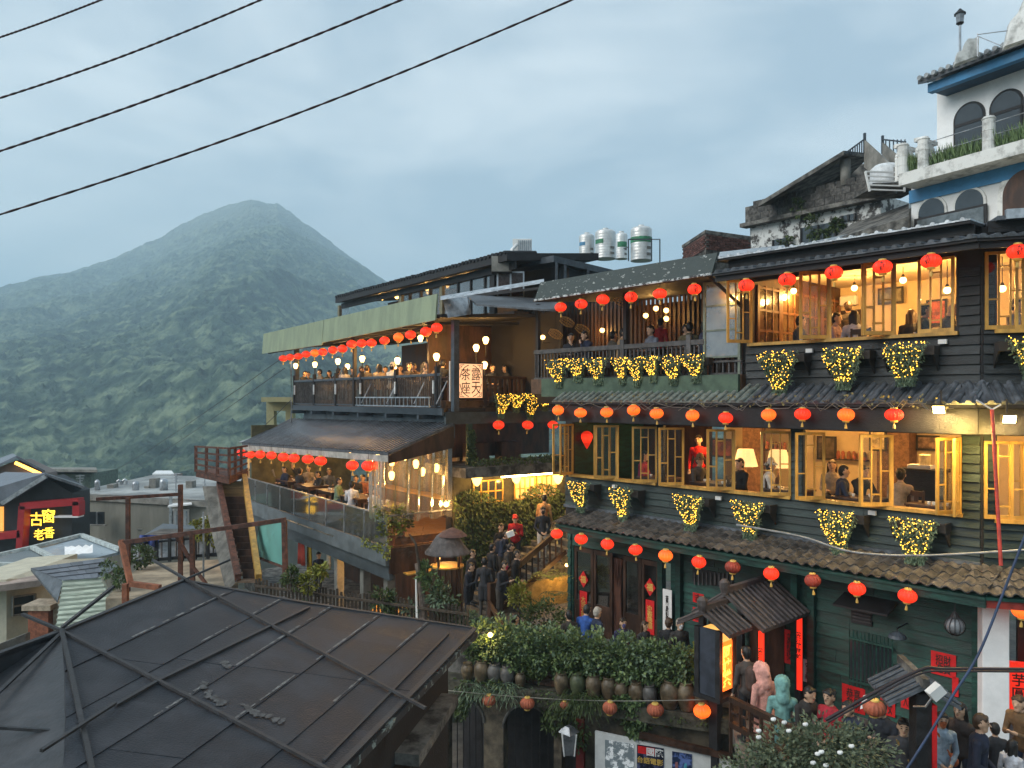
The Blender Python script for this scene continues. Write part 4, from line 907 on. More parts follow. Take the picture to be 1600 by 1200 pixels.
for x in (461, 708): uu = FG.u(x, 12); mk('post', MB().fb(FG, uu - .09, uu + .09, 11.98, 12.16, ZU - .1, 2.3), M_dsteel, wing)
mk('lower_rail', MB().fb(FG, US + .2, FG.u(557, 11.7), 11.66, 11.72, -.02, .02), M_steel, wing); mk('lower_rail', MB().fb(FG, US + .2, FG.u(557, 11.7), 11.66, 11.72, -.30, -.26), M_steel, wing)
for i in range(20): uu = US + .25 + i * (FG.u(557, 11.7) - US - .3) / 19; mk('strut', MB().fb(FG, uu - .012, uu + .012, 11.67, 11.70, -.26, -.02), M_steel, wing)
for x in (572, 612, 655, 690): uu = FG.u(x, 11.8); mk('bracket', MB().bar(L(uu, 12.0, .5), L(uu, 11.62, -.2), .03), M_steel, wing)
for x in (461, 491, 525, 564, 618, 678):
    uu = FG.u(x, 11.9); mk('bracket', MB().fb(FG, uu - .04, uu + .04, 11.86, 11.90, .12, .52), mat('white_strip', (.6, .6, .58), .6), wing)
for i in range(6): uu = US + 1 + i * 2.2; mk('joist', MB().fb(FG, uu - .06, uu + .06, 11.7, 12.3, ZU - .36, ZU - .225), M_dsteel, wing)
# sage-green awning: tilted sheets with a roof deck behind
um = FG.u(505, 11.5)
for a, b in ((UF0, um - .02), (um + .02, UF1)):
    za, zb = (2.27, 2.10) if a == UF0 else (2.02, 2.0); zc, zd = (3.05, 2.98) if a == UF0 else (2.98, 2.92)
    mk('awning_sheet', MB().box8([L(a, 11.45, za), L(b, 11.45, zb), L(b, 11.50, zb), L(a, 11.50, za), L(a, 11.52, zc), L(b, 11.52, zd), L(b, 11.57, zd), L(a, 11.57, zc)]), M_sage, wing)
mk('awning_roof', MB().box8([L(US - .6, 11.6, 2.35), L(UF1, 11.6, 2.25), L(UF1, 17, 2.6), L(US - .6, 17, 2.7), L(US - .6, 11.6, 2.45), L(UF1, 11.6, 2.35), L(UF1, 17, 2.7), L(US - .6, 17, 2.8)]), M_soff, wing)
for i in range(9):
    uu = US + .3 + i * 1.5; mk('rafter', MB().bar(L(uu, 11.6, 2.25), L(uu, 16.5, 2.5), .05, .08), M_soff, wing)
mk('awning_truss', MB().bar(L(US, 11.75, 2.15), L(UF1, 11.75, 2.02), .04).bar(L(US, 11.75, 2.3), L(UF1, 11.75, 2.2), .04), M_soff, wing)
mk('drain_pipe', MB().tube([L(UW + .12, 11.9, 1.9), L(UW + .12, 11.9, -1.25), L(UGl + .2, 10.0, -1.95)], .045, 8), M_steel, wing, True)
# metal sheets between awning and balcony roof
L2 = FG.L
mk('tin_sheet', MB().box8([P(700, 497, 22.4), P(736, 491, 22.8), P(736, 487, 23.2), P(700, 493, 22.9), P(690, 464, 22.6), P(730, 465, 23.0), P(731, 463, 23.3), P(691, 462, 23.0)]), M_steel, wing)
pl_ = [P(745, 478, 22.0), P(868, 487, 20.6), P(872, 470, 22.6), P(728, 463, 24.0)]
mk('tin_roof', MB().prism(pl_, (0, 0, .05)), M_tileb, wing)
pl_ = [P(688, 469, 22.4), P(850, 442, 21.6), P(850, 438, 21.9), P(688, 465, 22.7)]
mk('gutter', MB().prism(pl_, (0, .05, .05)), M_steel, wing)
mk('tin_roof', MB().box8([P(728, 466, 24.2), P(860, 450, 22.4), P(880, 450, 27), P(740, 460, 29), P(728, 462, 24.2), P(860, 446, 22.4), P(880, 446, 27), P(740, 456, 29)]), M_soff, wing)
# return balcony beside the signboard (runs along the stairwell)
mk('terrace_floor', MB().fb(FS, 12.0, 16.6, US + .004, US + 1.6, ZU - .10, ZU + .0), M_floorw, wing)
for z0, z1 in ((.60, .68), (ZU, ZU + .06)): mk('rail', MB().fb(FS, 13.4, 16.5, US - .06, US + .02, z0, z1), M_brown, wing)
for i in range(16): vv = 13.5 + i * .19; mk('baluster', MB().fb(FS, vv, vv + .10, US - .035, US - .005, ZU + .06, .60), M_brown, wing)
mk('edge_beam', MB().fb(FS, 12.05, 16.4, US - .12, US - .0, -.82, -.45), mat('grey_beam', (.06, .075, .08), .6), wing)
mk('edge_slats', MB().fb(FS, 12.2, 13.5, US - .10, US - .02, -.44, -.33), M_soff, wing)
mk('wall', MB().fb(FS, 12.5, 17.5, US + 1.7, US + 1.8, -2.0, 2.4), M_brown, wing)
# dark terrace below, slab canopy, lit windows, ivy wall
mk('terrace_floor', MB().fb(FS, 12.35, 17.6, US - .75, US + 1.7, -2.42, -2.12), M_concd, wing)
mk('post', MB().fb(FS, 12.85, 13.0, US - .12, US + .02, -2.1, -.82), mat('teal_post', (.02, .07, .055), .6), wing)
for i, vv in enumerate((13.6, 14.9)): mk('dark_bench', MB().fb(FS, vv, vv + .8, US + 1.0, US + 1.4, -2.1, -1.5), M_brown, wing)
mk('wall', MB().fb(FS, 12.4, 17.6, US, US + .15, -7.0, -2.42), mat('mossy_wall', (.06, .055, .035), .9, .4, 4, .4), wing)
led = T('light_tube', 'bright warm light tube under the mossy slab beside the stairs', 'lamp', FS.L(15, US - .6, -2.5))
mk('tube', MB().tube([FS.L(13.75, US - .62, -2.47), FS.L(16.6, US - .62, -2.47)], .022, 8), glow('warm_tube', (1, .68, .26), 16), led)
for vv in (13.8, 15.2, 16.5): mk('clip', MB().fb(FS, vv, vv + .04, US - .64, US - .60, -2.45, -2.42), M_steel, led)
for vv, e in ((13.4, 36), (14.4, 48), (15.4, 55), (16.3, 40)): lightpt('tube_glow', FS.L(vv, US - .55, -2.62), e, (1, .55, .16), .15)
for i, (v0_, v1_) in enumerate(((13.1, 14.2), (14.7, 15.5), (15.6, 16.4))):
    mb = MB(); z0, z1 = -3.3, -2.62
    for q in range(5): vv = v0_ + (v1_ - v0_) * q / 4; mb.fb(FS, vv - .02, vv + .02, US - .06, US - .002, z0, z1)
    for q in range(3): zz_ = z0 + (z1 - z0) * q / 2; mb.fb(FS, v0_, v1_, US - .055, US - .003, zz_ - .02, zz_ + .02)
    wf = mk('stair_window', mb, M_honey, wing); mk('pane', MB().fb(FS, v0_, v1_, US - .03, US - .02, z0, z1), M_dglass if i == 0 else mat('lit_paper_pane', (.6, .4, .2), .6, emis=(1, .5, .15), es=.35), wf)
for i, (x, y) in enumerate(((737, 746), (801, 743), (859, 744))):
    vv = 12.95 + (0, 1.5, 3.2)[i]; p = FS.L(vv, US - .45, 0); p.z = (HY - y) / F * p.y
    t = T('flower_lamp', f'{ORD[i]} glowing tulip-shaped glass lamp from the plastic curtain along the stair wall', 'lamp', p, 'tulip lamps by the stair')
    mk('glass_shade', MB().lathe(p, [(.04, -.26), (.11, -.18), (.17, 0), (.16, .12), (.05, .2)], 12), glow('tulip_glass', (1, .60, .12), 2.6), t, True); mk('bracket', MB().tube([p + Z * .2, p + Z * .24, p + Z * .24 + FG.d * .4], .015, 6), M_black, t)
iv = T('ivy', 'dense ivy covering the wall beside the crowded stair', 'ivy', FS.L(14.5, US, -6.4)); mb = MB()
for _ in range(9000):
    vv = random.uniform(12.3, 17.4); zz_ = random.uniform(-6.9, -3.05 - .25 * math.sin(vv * 2.3)); 
    th = .10 + .16 * vnoise(np.array([vv * 1.7]), np.array([zz_ * 1.7]), 3)[0]
    mb.leaf(FS.L(vv, US - random.uniform(.02, th), zz_), random.uniform(.07, .13), random.uniform(.05, .09), (-FG.d * .5 - Z * .7 + rv() * .8), (-FG.d + rv() * .7))
mk('foliage', mb, M_ivy, iv, fix=False)
iv2 = T('ledge_plant', 'straggling greenery growing along the slab above the light tube', 'plant', FS.L(14.5, US - .6, -2.1)); mb = MB()
for _ in range(900):
    vv = random.uniform(12.6, 16.8); mb.leaf(FS.L(vv, US - random.uniform(.3, .78), -2.12 + random.uniform(0, .22)), random.uniform(.06, .13), .05, rv() + Z * .3 - FG.d * .3, rv())
for _ in range(500): mb.leaf(FS.L(12.95 + random.uniform(-.12, .12), US - .15, random.uniform(-2.1, -1.0)), .10, .07, rv() - Z * .3, rv())
mk('foliage', mb, M_ivy, iv2, fix=False)
# signboard 露天茶座
sv0, sv1, sz0, sz1 = 12.40, 13.36, -.06, 1.08
sign = T('tea_signboard', 'lit pink signboard with four black characters at the terrace corner', 'sign', FS.L(12.9, US - .2, sz0))
mk('frame', MB().fb(FS, sv0, sv1, US - .20, US - .05, sz0, sz1), M_black, sign)
mk('panel', MB().fb(FS, sv0 + .05, sv1 - .05, US - .215, US - .202, sz0 + .05, sz1 - .05), mat('lit_pink_panel', (.85, .55, .38), .6, .12, 3, 0, emis=(1.0, .50, .24), es=.5), sign)
sc_ = FS.L((sv0 + sv1) / 2, US - .216, (sz0 + sz1) / 2)
for k, (c, a, b) in enumerate((('露', .19, .20), ('天', .19, -.21), ('茶', -.19, .20), ('座', -.19, -.21))): lettering('lettering', c, .36, sc_ + FG.n * a + Z * b, FG.n, Z, M_ink, sign, .001, fit=(.33, .37))
ring = [sc_ - FG.d * .004 + FG.n * math.cos(a) * .40 + Z * math.sin(a) * .49 for a in [2 * math.pi * k / 32 for k in range(33)]]
for q0, q1 in ((1, 7), (9, 15), (17, 23), (25, 31)): mk('ring_ornament', MB().tube(ring[q0:q1 + 1], .012, 4), M_ink, sign)
for sx in (-1, 1):
    for sz in (-1, 1):
        c = sc_ - FG.d * .004 + FG.n * sx * .36 + Z * sz * .46; mk('corner_ornament', MB().tube([c + FG.n * sx * .04 - Z * sz * .12, c + FG.n * sx * .03 + Z * sz * .02, c - FG.n * sx * .12 + Z * sz * .03], .010, 4).tube([c - Z * sz * .06, c - FG.n * sx * .05], .010, 4), M_ink, sign)
mb = MB(); 
for vv in (sv0 - .22, sv0 - .06): mb.fb(FS, vv - .02, vv + .02, US - .16, US - .12, sz0 - .05, sz1 + .02)
for zz_ in (sz0 - .04, sz0 + .36, sz0 + .74, sz1): mb.fb(FS, sv0 - .22, sv0 - .06, US - .157, US - .123, zz_ - .02, zz_ + .02)
mk('side_bracket', mb, M_paper, sign)
# upper-terrace lamps
for i, (x, y) in enumerate(((462, 572), (492, 570), (528, 565), (543, 573), (566, 561), (616, 575), (621, 564), (657, 529), (674, 540), (682, 558))):
    p = FG.at(x, y, 12.0 if i not in (3, 5, 7, 8) else 13.5); t = T('terrace_lamp', f'{ORD[i]} globe lamp from the valley end on the slatted upper terrace', 'lamp', p, 'globe lamps on the upper terrace')
    mk('bulb', MB().lathe(p, [(.05, -.11), (.10, .02), (.09, .08), (.03, .13)], 10), M_bulb, t, True); mk('cap', MB().lathe(p + Z * .12, [(.09, 0), (.02, .06)], 8), M_black, t)
    mk('stem', MB().tube([p - Z * .1, p - Z * .42] if i not in (7, 8) else [p + Z * .15, (p.x, p.y, 2.3)], .022, 6), M_black, t)
    if i % 2 == 0 or i > 6: lightpt('lamp_glow', p + FG.n * .35 + Z * .1, 55, r=.08)
for i, (x, y, vv) in enumerate(((744, 544, 13.4), (759, 532, 13.9), (757, 571, 13.6))):
    p = FS.L(vv, US + .6, 0); p = P(x, y, p.y); t = T('terrace_lamp', f'{ORD[i]} globe lamp behind the lit signboard', 'lamp', p, 'globe lamps behind the signboard')
    mk('bulb', MB().lathe(p, [(.05, -.11), (.10, .02), (.09, .08), (.03, .13)], 10), M_bulb, t, True); mk('cap', MB().lathe(p + Z * .12, [(.09, 0), (.02, .06)], 8), M_black, t); mk('stem', MB().tube([p - Z * .1, p - Z * .5], .02, 6), M_black, t); lightpt('lamp_glow', p - FG.d * .15, 12, r=.08)
# long tables on both terraces
RG = math.atan2(FG.d.y, FG.d.x)
for i in range(4): low_table(FG.L(21.5 + i * 2.9, 12.9, ZUI), RG, 1.8, .8, .74, f'{ORD[i]} long table from the signboard on the upper terrace', 'tables on the upper terrace')

# ---- lower terrace with glass railing and lean-to roof
uR = US + .02
mk('terrace_floor', MB().fb(FG, uR, UGl, 10.2, 15.0, ZLw - .15, ZLw), M_floorw, wing)
mk('terrace_floor', MB().fb(FG, uR + .2, UGl - .2, 10.45, 14.0, ZLw + .004, ZLI), M_floorw, wing)
mk('edge_beam', MB().fb(FG, uR - .05, UGl + .05, 10.08, 10.19, ZLw - .52, ZLw + .02), mat('grey_painted_beam', (.13, .15, .16), .5, .2, 3, .1), wing)
mk('edge_beam', MB().fb(FG, uR - .05, UGl + .05, 10.2, 10.32, ZLw - .95, ZLw - .53), mat('grey_painted_beam2', (.075, .09, .10), .5, .2, 3, .1), wing)
mk('edge_beam', MB().fb(FS, 10.2, 12.4, uR - .12, uR - .01, ZLw - .75, ZLw - .02), M_brown, wing)
zt_ = -3.40
mk('rail', MB().fb(FG, uR, UGl, 10.12, 10.17, zt_ - .04, zt_), M_steel, wing); mk('rail', MB().fb(FS, 10.17, 12.3, uR - .06, uR - .01, zt_ - .04, zt_), M_steel, wing)
ng = 9
for i in range(ng + 1): uu = uR + (UGl - uR) * i / ng; mk('post', MB().fb(FG, uu - .03, uu + .03, 10.125, 10.165, ZLw + .03, zt_ - .04), M_steel, wing)
for i in range(ng): a, b = uR + (UGl - uR) * i / ng + .035, uR + (UGl - uR) * (i + 1) / ng - .035; mk('glass_panel', MB().fb(FG, a, b, 10.138, 10.150, ZLw + .05, zt_ - .045), M_grail, wing)
mk('wall', MB().fb(FG, uR + 2, UGl - 3.5, 14.2, 14.4, ZLw, -1.0), M_brown, wing)
mk('inner_shelf', MB().fb(FG, uR + 2, UGl - 4, 13.7, 14.15, ZLw, ZLw + .8), M_brown, wing); mk('inner_shelf', MB().fb(FG, uR + 2, UGl - 4, 13.65, 14.18, ZLw + .81, ZLw + .86), M_honey, wing)
for i in range(6): uu = uR + 2.4 + i * 1.3; mk('pilaster', MB().fb(FG, uu - .12, uu + .12, 14.05, 14.19, ZLw + .87, -1.3), M_concd, wing)
# lean-to roof: ribbed dark sheets
r_e0, r_e1, r_t0, r_t1 = FG.at(606, 707, 9.95), FG.at(378, 692, 9.95), FG.at(708, 661, 12.3), FG.at(455, 654, 12.3)
ro = mk('lean_to_roof', MB().box8([r_e0 - Z * .08, r_e1 - Z * .08, r_t1 - Z * .08, r_t0 - Z * .08, r_e0, r_e1, r_t1, r_t0]), M_tileb, wing)
n = 60
for i in range(n):
    f = (i + .5) / n; a, b = r_e0.lerp(r_e1, f), r_t0.lerp(r_t1, f); mk('rib', MB().bar(a + Z * .012 - FG.n * .03, b + Z * .012, .07, .03), M_tileb, ro)
mk('gable_board', MB().prism([r_e0 - Z * .09, r_t0 - Z * .09, r_t0 - Z * .75, r_e0 - Z * .32], -FG.d * .05), M_brown, wing)
mk('valance', MB().box8([FG.at(606, 722, 9.98), FG.at(378, 703, 9.98), FG.at(378, 703, 10.02), FG.at(606, 722, 10.02), r_e0 - Z * .09, r_e1 - Z * .09, r_e1 - Z * .09 + FG.n * .05, r_e0 - Z * .09 + FG.n * .05]), mat('pale_canvas', (.42, .40, .36), .8, .25, 3, .2), wing)
for x in (386,): uu = FG.u(x, 10.2); mk('post', MB().fb(FG, uu - .05, uu + .05, 10.2, 10.3, ZLw, -1.95), M_steel, wing)
mk('wall', MB().fb(FG, UGl - .15, UGl - .05, 10.4, 15, ZLw, -1.2), mat('mossy_end_wall', (.10, .095, .05), .9, .4, 2, .3), wing)
mk('post', MB().fb(FG, uR, uR + .12, 12.2, 12.35, ZLw, -1.0), M_soff, wing)
# hanging clear plastic curtain at the corner
mb = MB(); nn = 26
for (A_, B_, topz0, topz1) in (((10.1, uR + 1.1), (10.1, uR), -1.72, -1.72), ((10.1, uR), (12.35, uR - .02), -1.72, -1.35)):
    rows = []
    for j in range(6):
        rw = []
        for i in range(nn + 1):
            f = i / nn; v_ = A_[0] + (B_[0] - A_[0]) * f; u_ = A_[1] + (B_[1] - A_[1]) * f; g = .035 * math.sin(i * 1.35 + j * .3) + .02 * math.sin(i * .6)
            z_ = (topz0 + (topz1 - topz0) * f) * (1 - j / 5) + (-3.62 + .05 * math.sin(i * .9)) * (j / 5)
            rw.append(FG.L(u_ + g * (1 if A_[0] != B_[0] else 0) - .03, v_ + (g if A_[0] == B_[0] else 0) - .04, z_))
        rows.append(rw)
    base = len(mb.v)
    for rw in rows: mb.v.extend([tuple(p) for p in rw])
    for j in range(5):
        for i in range(nn): a = base + j * (nn + 1) + i; mb.f.append((a, a + 1, a + nn + 2, a + nn + 1)); mb.m.append(0)
cur = mk('plastic_curtain', mb, M_pvc, None, True, 'clear plastic curtain hanging at the corner of the glass-railed terrace', 'curtain', fix=False)
for i, (x, y, v_) in enumerate(((612, 722, 10.4), (650, 726, 11.4), (682, 732, 12.1), (612, 744, 11.0), (660, 738, 12.0))):
    p = P(x, y, FG.L(uR + .4, v_, 0).y); t = T('terrace_lamp', f'{ORD[i]} amber lamp behind the clear plastic curtain', 'lamp', p, 'amber lamps behind the curtain')
    mk('bulb', MB().lathe(p, [(.05, -.11), (.09, .0), (.09, .1), (.03, .15)], 10), M_bulb2, t, True); mk('cord', MB().tube([p + Z * .15, (p.x, p.y, -1.45)], .01, 5), M_black, t); lightpt('lamp_glow', p - Z * .2, 20, r=.08)
p = P(697, 788, FG.L(uR - .3, 12.3, 0).y); t = T('wall_lamp', 'bright glass lamp at the back edge of the plastic curtain', 'lamp', p); mk('bulb', MB().ball(p, .08, 10, 8), M_bulb, t, True); mk('bracket', MB().tube([p - Z * .07, p - Z * .2, p - Z * .2 + FG.d * .4], .014, 6), M_black, t); lightpt('lamp_glow', p - FG.d * .15, 32, r=.08)
for i, vv in enumerate((22.5, 24.5, 26.8, 29.3, 31.6)): pendant(FG.L(vv, 12.0, -2.0), -1.2, f'{ORD[i]} bulb hung under the lean-to roof of the glass-railed terrace', 62, group='bulbs under the lean-to roof')  # last two bulbs are added to make the terrace light more amber
for i in range(5): low_table(FG.L(22.3 + i * 2.2, 11.3, ZLI), RG, 1.5, .8, .74, f'{ORD[i]} table from the plastic curtain on the glass-railed terrace', 'tables on the glass-railed terrace')
# potted plants on the lower corner
def potted(p, h, r, label, m=M_ivy, n=260, l=.14, pot=.14):
    t = T('potted_plant', label, 'plant', p); mk('pot', MB().lathe(p, [(pot * .7, 0), (pot, .26), (pot * 1.08, .28), (pot * .9, .26)], 14), mat('terracotta', (.30, .13, .08), .8), t); mb = MB()
    for _ in range(n): 
        a = random.uniform(0, 6.28); rr_ = r * random.random() ** .5; mb.leaf(Vector(p) + Vector((rr_ * math.cos(a), rr_ * math.sin(a), .26 + random.random() * h)), l * random.uniform(.6, 1.2), l * .45, Vector((math.cos(a), math.sin(a), random.uniform(-.2, .9))), rv())
    mk('foliage', mb, m, t, fix=False); mk('stem', MB().tube([Vector(p) + Z * .1, Vector(p) + Z * (.26 + h * .7)], .015, 5), M_bark, t); return t
potted(P(627, 838, 22.8) , .5, .3, 'potted plant in a terracotta pot below the plastic curtain')
p = FG.L(uR - .25, 11.3, ZLw - .72); mk('plant_shelf', MB().fb(FS, 10.6, 12.2, uR - .45, uR - .13, ZLw - .78, ZLw - .74), M_honey, wing)
potted(FG.L(uR + .25, 10.4, ZLw), .9, .35, 'yellow-green leafy plant behind the plastic curtain corner', M_leafy, 320, .2)
# ---- open ground storey beneath the lower terrace
for x in (573, 603): pass
for uu in (FG.u(572, 10.6), FG.u(600, 10.4), FG.u(531, 10.6)): mk('post', MB().fb(FG, uu - .13, uu + .13, 10.45, 10.7, -8.2, ZLw - .95), M_conc, wing)
mk('wall', MB().fb(FG, uR, UGl - 2, 13.4, 13.6, -8.2, ZLw - .15), M_brown, wing); mk('ground_storey_floor', MB().fb(FG, uR, UGl + .5, 10.3, 13.6, -8.3, -7.6), M_concd, wing)
for i, (x, y, col, lab) in enumerate(((470, 850, (.30, .035, .02), 'dark red sheet hanging under the glass-railed terrace'), (483, 868, (.55, .36, .02), 'yellow raincoat cloth hanging under the glass-railed terrace'), (513, 868, (.6, .55, .45), 'pale apron hanging by the concrete posts'))):
    p = FG.at(x, y, 10.9 + .2 * i); mb = MB(); wdt = (.9, .5, .28)[i]; hgt = (1.6, 1.5, .9)[i]; rows = []
    for j in range(5):
        for k in range(9):
            f = k / 8 - .5; mb.v.append(tuple(p + FG.d * f * wdt * (.55 + .45 * j / 4) + FG.n * .05 * math.sin(k * 1.8) + Z * (.5 - j / 4) * hgt))
    mb.f = [(j * 9 + k, j * 9 + k + 1, j * 9 + k + 10, j * 9 + k + 9) for j in range(4) for k in range(8)]; mb.m = [0] * len(mb.f)
    o = mk('hanging_cloth', mb, mat(f'cloth_dye_{i}', col, .8, .2, 5, .1), None, True, lab, 'cloth', fix=False); md = o.modifiers.new('t', 'SOLIDIFY'); md.thickness = .01
lightpt('lamp_glow', FG.L(23.2, 11.8, -5.7), 90); p = FG.L(23.2, 11.9, -5.5); t = T('pendant_lamp', 'warm bulb glowing in the open storey between the concrete posts', 'lamp', p); mk('bulb', MB().ball(p, .07), M_bulb, t, True); mk('cord', MB().tube([p, p + Z * .6], .008, 5), M_black, t)
t = T('round_stall_table', 'round wooden table under the red lamp between the concrete posts', 'table', FG.L(22.5, 11.4, -7.6)); p = FG.L(22.5, 11.4, -7.6); mk('tabletop', MB().lathe(p, [(.62, .70), (.62, .76)], 20), M_honey, t); mk('leg', MB().lathe(p, [(.25, 0), (.06, .08), (.06, .7)], 12), M_brown, t)

# ================================================================ STAIR BETWEEN THE TWO HOUSES
stair = T('public_stair', 'narrow stone stair climbing between the ivy wall and the tea house', 'stair', FG.L(19, 12, -6.7))
def stz(v): return -6.55 + (v - 11.9) * .55
ns = 18
for i in range(ns):
    v = 11.9 + i * .30; mk('step', MB().fb(FG, 17.95, US - .01, v, v + .34, -7.0, stz(v) + .165 * .5), M_concd, stair)
mk('landing', MB().fb(FG, 17.2, US - .01, 9.4, 11.9, -7.0, -6.55), M_concd, stair)
a, b = FG.L(17.9, 12.35, stz(12.35) + .95), FG.L(17.9, 15.0, stz(15.0) + .98)
mk('handrail', MB().bar(a, b, .12, .16), M_brown, stair, bevel=.01); mk('handrail', MB().bar(a - Z * .8, b - Z * .8, .10, .14), M_brown, stair)
for i in range(12):
    f = (i + .3) / 12; q = a.lerp(b, f); mk('baluster', MB().bar(q - Z * .05, q - Z * .8, .05), M_brown, stair)
mk('newel', MB().fb(FG, 17.82, 17.98, 12.2, 12.36, -7, stz(12.3) + 1.1), M_brown, stair)
a2, b2 = FG.L(17.9, 12.2, -5.75), Vector((-.1, 18.6, -5.75)); mk('handrail', MB().bar(a2, b2, .08, .10), M_brown, stair); mk('handrail', MB().bar(a2 - Z * .4, b2 - Z * .4, .06, .08), M_brown, stair)
for f in (.3, .65, 1): q = a2.lerp(b2, f); mk('baluster', MB().bar(q, q - Z * .9, .06), M_brown, stair)
mk('side_wall', MB().fb(FG, 17.85, 17.95, 13.2, 17, -7.0, -5.4), mat('yellow_lit_plaster', (.45, .30, .10), .8), stair)  # yellow lamplight on this wall is put into its plaster colour
lightpt('lamp_glow', FG.L(17.3, 14.6, -5.2), 16, (1, .55, .15)); p = FG.L(17.6, 14.8, -5.0); t = T('wall_lamp', 'small warm lamp under the stair lighting the side wall', 'lamp', p); mk('bulb', MB().ball(p, .05), M_bulb, t, True); mk('bracket', MB().tube([p, p + FG.d * .25], .012, 5), M_black, t)
# fern and potted shrubs at the foot of the stair
def fern(p, n, l, label, m=M_leafy, arch=1.0, name='fern', cat='fern'):
    t = T(name, label, cat, p); mb = MB()
    for k in range(n):
        a = 6.283 * k / n + random.uniform(-.2, .2); dr = Vector((math.cos(a), math.sin(a), 0)); ll = l * random.uniform(.7, 1.1); q = Vector(p)
        for j in range(9):
            f = j / 8; q = Vector(p) + dr * ll * f + Z * ll * (.9 * f - arch * .95 * f * f); sd = dr.cross(Z); w_ = .16 * ll * math.sin(math.pi * min(1, f + .12))
            for sg_ in (-1, 1): mb.leaf(q, w_ + .03, .05 * l + .01, sd * sg_ + dr * .5 - Z * .15, Z)
    mk('fronds', mb, m, t, fix=False); return t
fern(P(862, 905, 20.8) , 11, .8, 'large yellow-green bird-nest fern beside the green house end', M_leafy)
fern(P(868, 930, 20.2), 12, .55, 'dark trailing fern below the yellow-green one', M_ivy, 1.4)
t = T('leafy_shrub', 'bright lime-green shrub at the foot of the stair rail', 'shrub', P(812, 950, 20)); mb = MB(); foliage(mb, P(812, 930, 20), (.33, .3, .34), 700, .09, .06); mk('foliage', mb, M_leafy, t, fix=False); mk('stem', MB().tube([P(812, 985, 20), P(812, 930, 20)], .03, 6), M_bark, t)
t = T('leafy_shrub', 'dark shrub between the stair foot and the round stone stool', 'shrub', P(848, 985, 18.6)); mb = MB(); foliage(mb, P(850, 965, 18.8), (.55, .4, .42), 900, .10, .06); mk('foliage', mb, M_ivy, t, fix=False); mk('stem', MB().tube([P(850, 1000, 18.8), P(850, 965, 18.8)], .03, 6), M_bark, t)
# round thatched-looking kiosk with a lamp
kp = P(699, 960, 18.4); kp.z = -6.6; K = lambda x, y: (HY - y) / F * 18.4
kiosk = T('round_kiosk', 'round brown wooden booth with a domed roof at the stair foot', 'booth', kp)
zt = K(0, 829); ze = K(0, 862)
mk('roof', MB().lathe((kp.x, kp.y, 0), [(.54, ze - .03), (.54, ze), (.42, ze + .14), (.26, zt - .12), (.16, zt - .05)], 20), mat('grey_felt_roof', (.10, .085, .08), .85, .3, 6, .3), kiosk)
mk('roof_cap', MB().lathe((kp.x + .12, kp.y, 0), [(.36, zt - .12), (.24, zt - .02), (.03, zt + .07)], 16), mat('brown_felt_roof', (.12, .06, .045), .85, .3, 6, .3), kiosk)
for k in range(18):
    a = 6.283 * k / 18; a2_ = a + .30; r_ = .36; zb, ztop = -6.6, K(0, 885)
    mk('panel', MB().bar((kp.x + r_ * math.cos(a), kp.y + r_ * math.sin(a), zb), (kp.x + r_ * math.cos(a), kp.y + r_ * math.sin(a), ztop), .115, .03, Vector((math.cos(a), math.sin(a), 0))), M_brown, kiosk)
mk('counter', MB().lathe((kp.x, kp.y, K(0, 885)), [(.40, 0), (.40, .04)], 20), M_honey, kiosk)
for a in (.6, 2.6, 4.2, 5.6): mk('post', MB().tube([(kp.x + .37 * math.cos(a), kp.y + .37 * math.sin(a), -6.6), (kp.x + .37 * math.cos(a), kp.y + .37 * math.sin(a), ze)], .035, 6), M_brown, kiosk)
mk('bulb', MB().ball((kp.x - .1, kp.y - .2, K(0, 859)), .055), M_bulb, kiosk, True); lightpt('lamp_glow', (kp.x - .1, kp.y - .24, K(0, 868)), 9)

# ================================================================ RETAINING WALL WITH ARCHES, JARS AND HEDGE
rw0, rw1 = FD.u(1145, 15.4), FD.u(690, 15.4)
M_oldwall = mat('old_plaster_wall', (.10, .082, .062), .9, .5, 2.2, .5, col2=(.16, .13, .09))
jw = T('jar_wall', 'old arched retaining wall overgrown with plants below the hedge', 'wall', FD.L((rw0 + rw1) / 2, 15.5, -9.3)); mb = MB()
arches = [(FD.u(728, 15.4), .44, -7.0), (FD.u(826, 15.4), .56, -7.05), (FD.u(893, 15.4), .2, -7.3)]
nw = 220
for i in range(nw):
    ua, ub_ = rw0 + (rw1 - rw0) * i / nw, rw0 + (rw1 - rw0) * (i + 1) / nw; uc = (ua + ub_) / 2; zb = -9.3
    for c_, h_, zs in arches:
        if abs(uc - c_) < h_: zb = zs + math.sqrt(max(0, h_ * h_ - (uc - c_) ** 2)) * 1.0
    mb.fb(FD, ua, ub_, 15.38, 15.66, zb, -6.42)
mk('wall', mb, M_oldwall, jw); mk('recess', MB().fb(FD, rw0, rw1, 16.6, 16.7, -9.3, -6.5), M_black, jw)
mk('ledge', MB().fb(FD, rw0, rw1, 15.12, 15.72, -6.40, -6.12), mat('mossy_ledge', (.075, .07, .05), .95, .5, 5, .6), jw)
for c_, h_, zs in arches[:2]:
    pts_ = [FD.L(c_ + h_ * math.cos(a), 15.36, zs + h_ * math.sin(a)) for a in [math.pi * k / 40 for k in range(41)]]
    mb = MB(); [mb.octa(p_, .012) for p_ in pts_[::1]]; mk('light_string', mb, glow('cold_fairy', (.8, .85, 1), .8, False), jw, kind='stuff')
    mk('arch_rim', MB().tube(pts_, .03, 6), M_concd, jw)
    for k in range(5): uu = c_ - h_ + 2 * h_ * (k + 1) / 6; mk('gate_bar', MB().tube([FD.L(uu, 15.6, -9.3), FD.L(uu, 15.6, zs + math.sqrt(h_ * h_ - (uu - c_) ** 2))], .012, 5), M_black, jw)
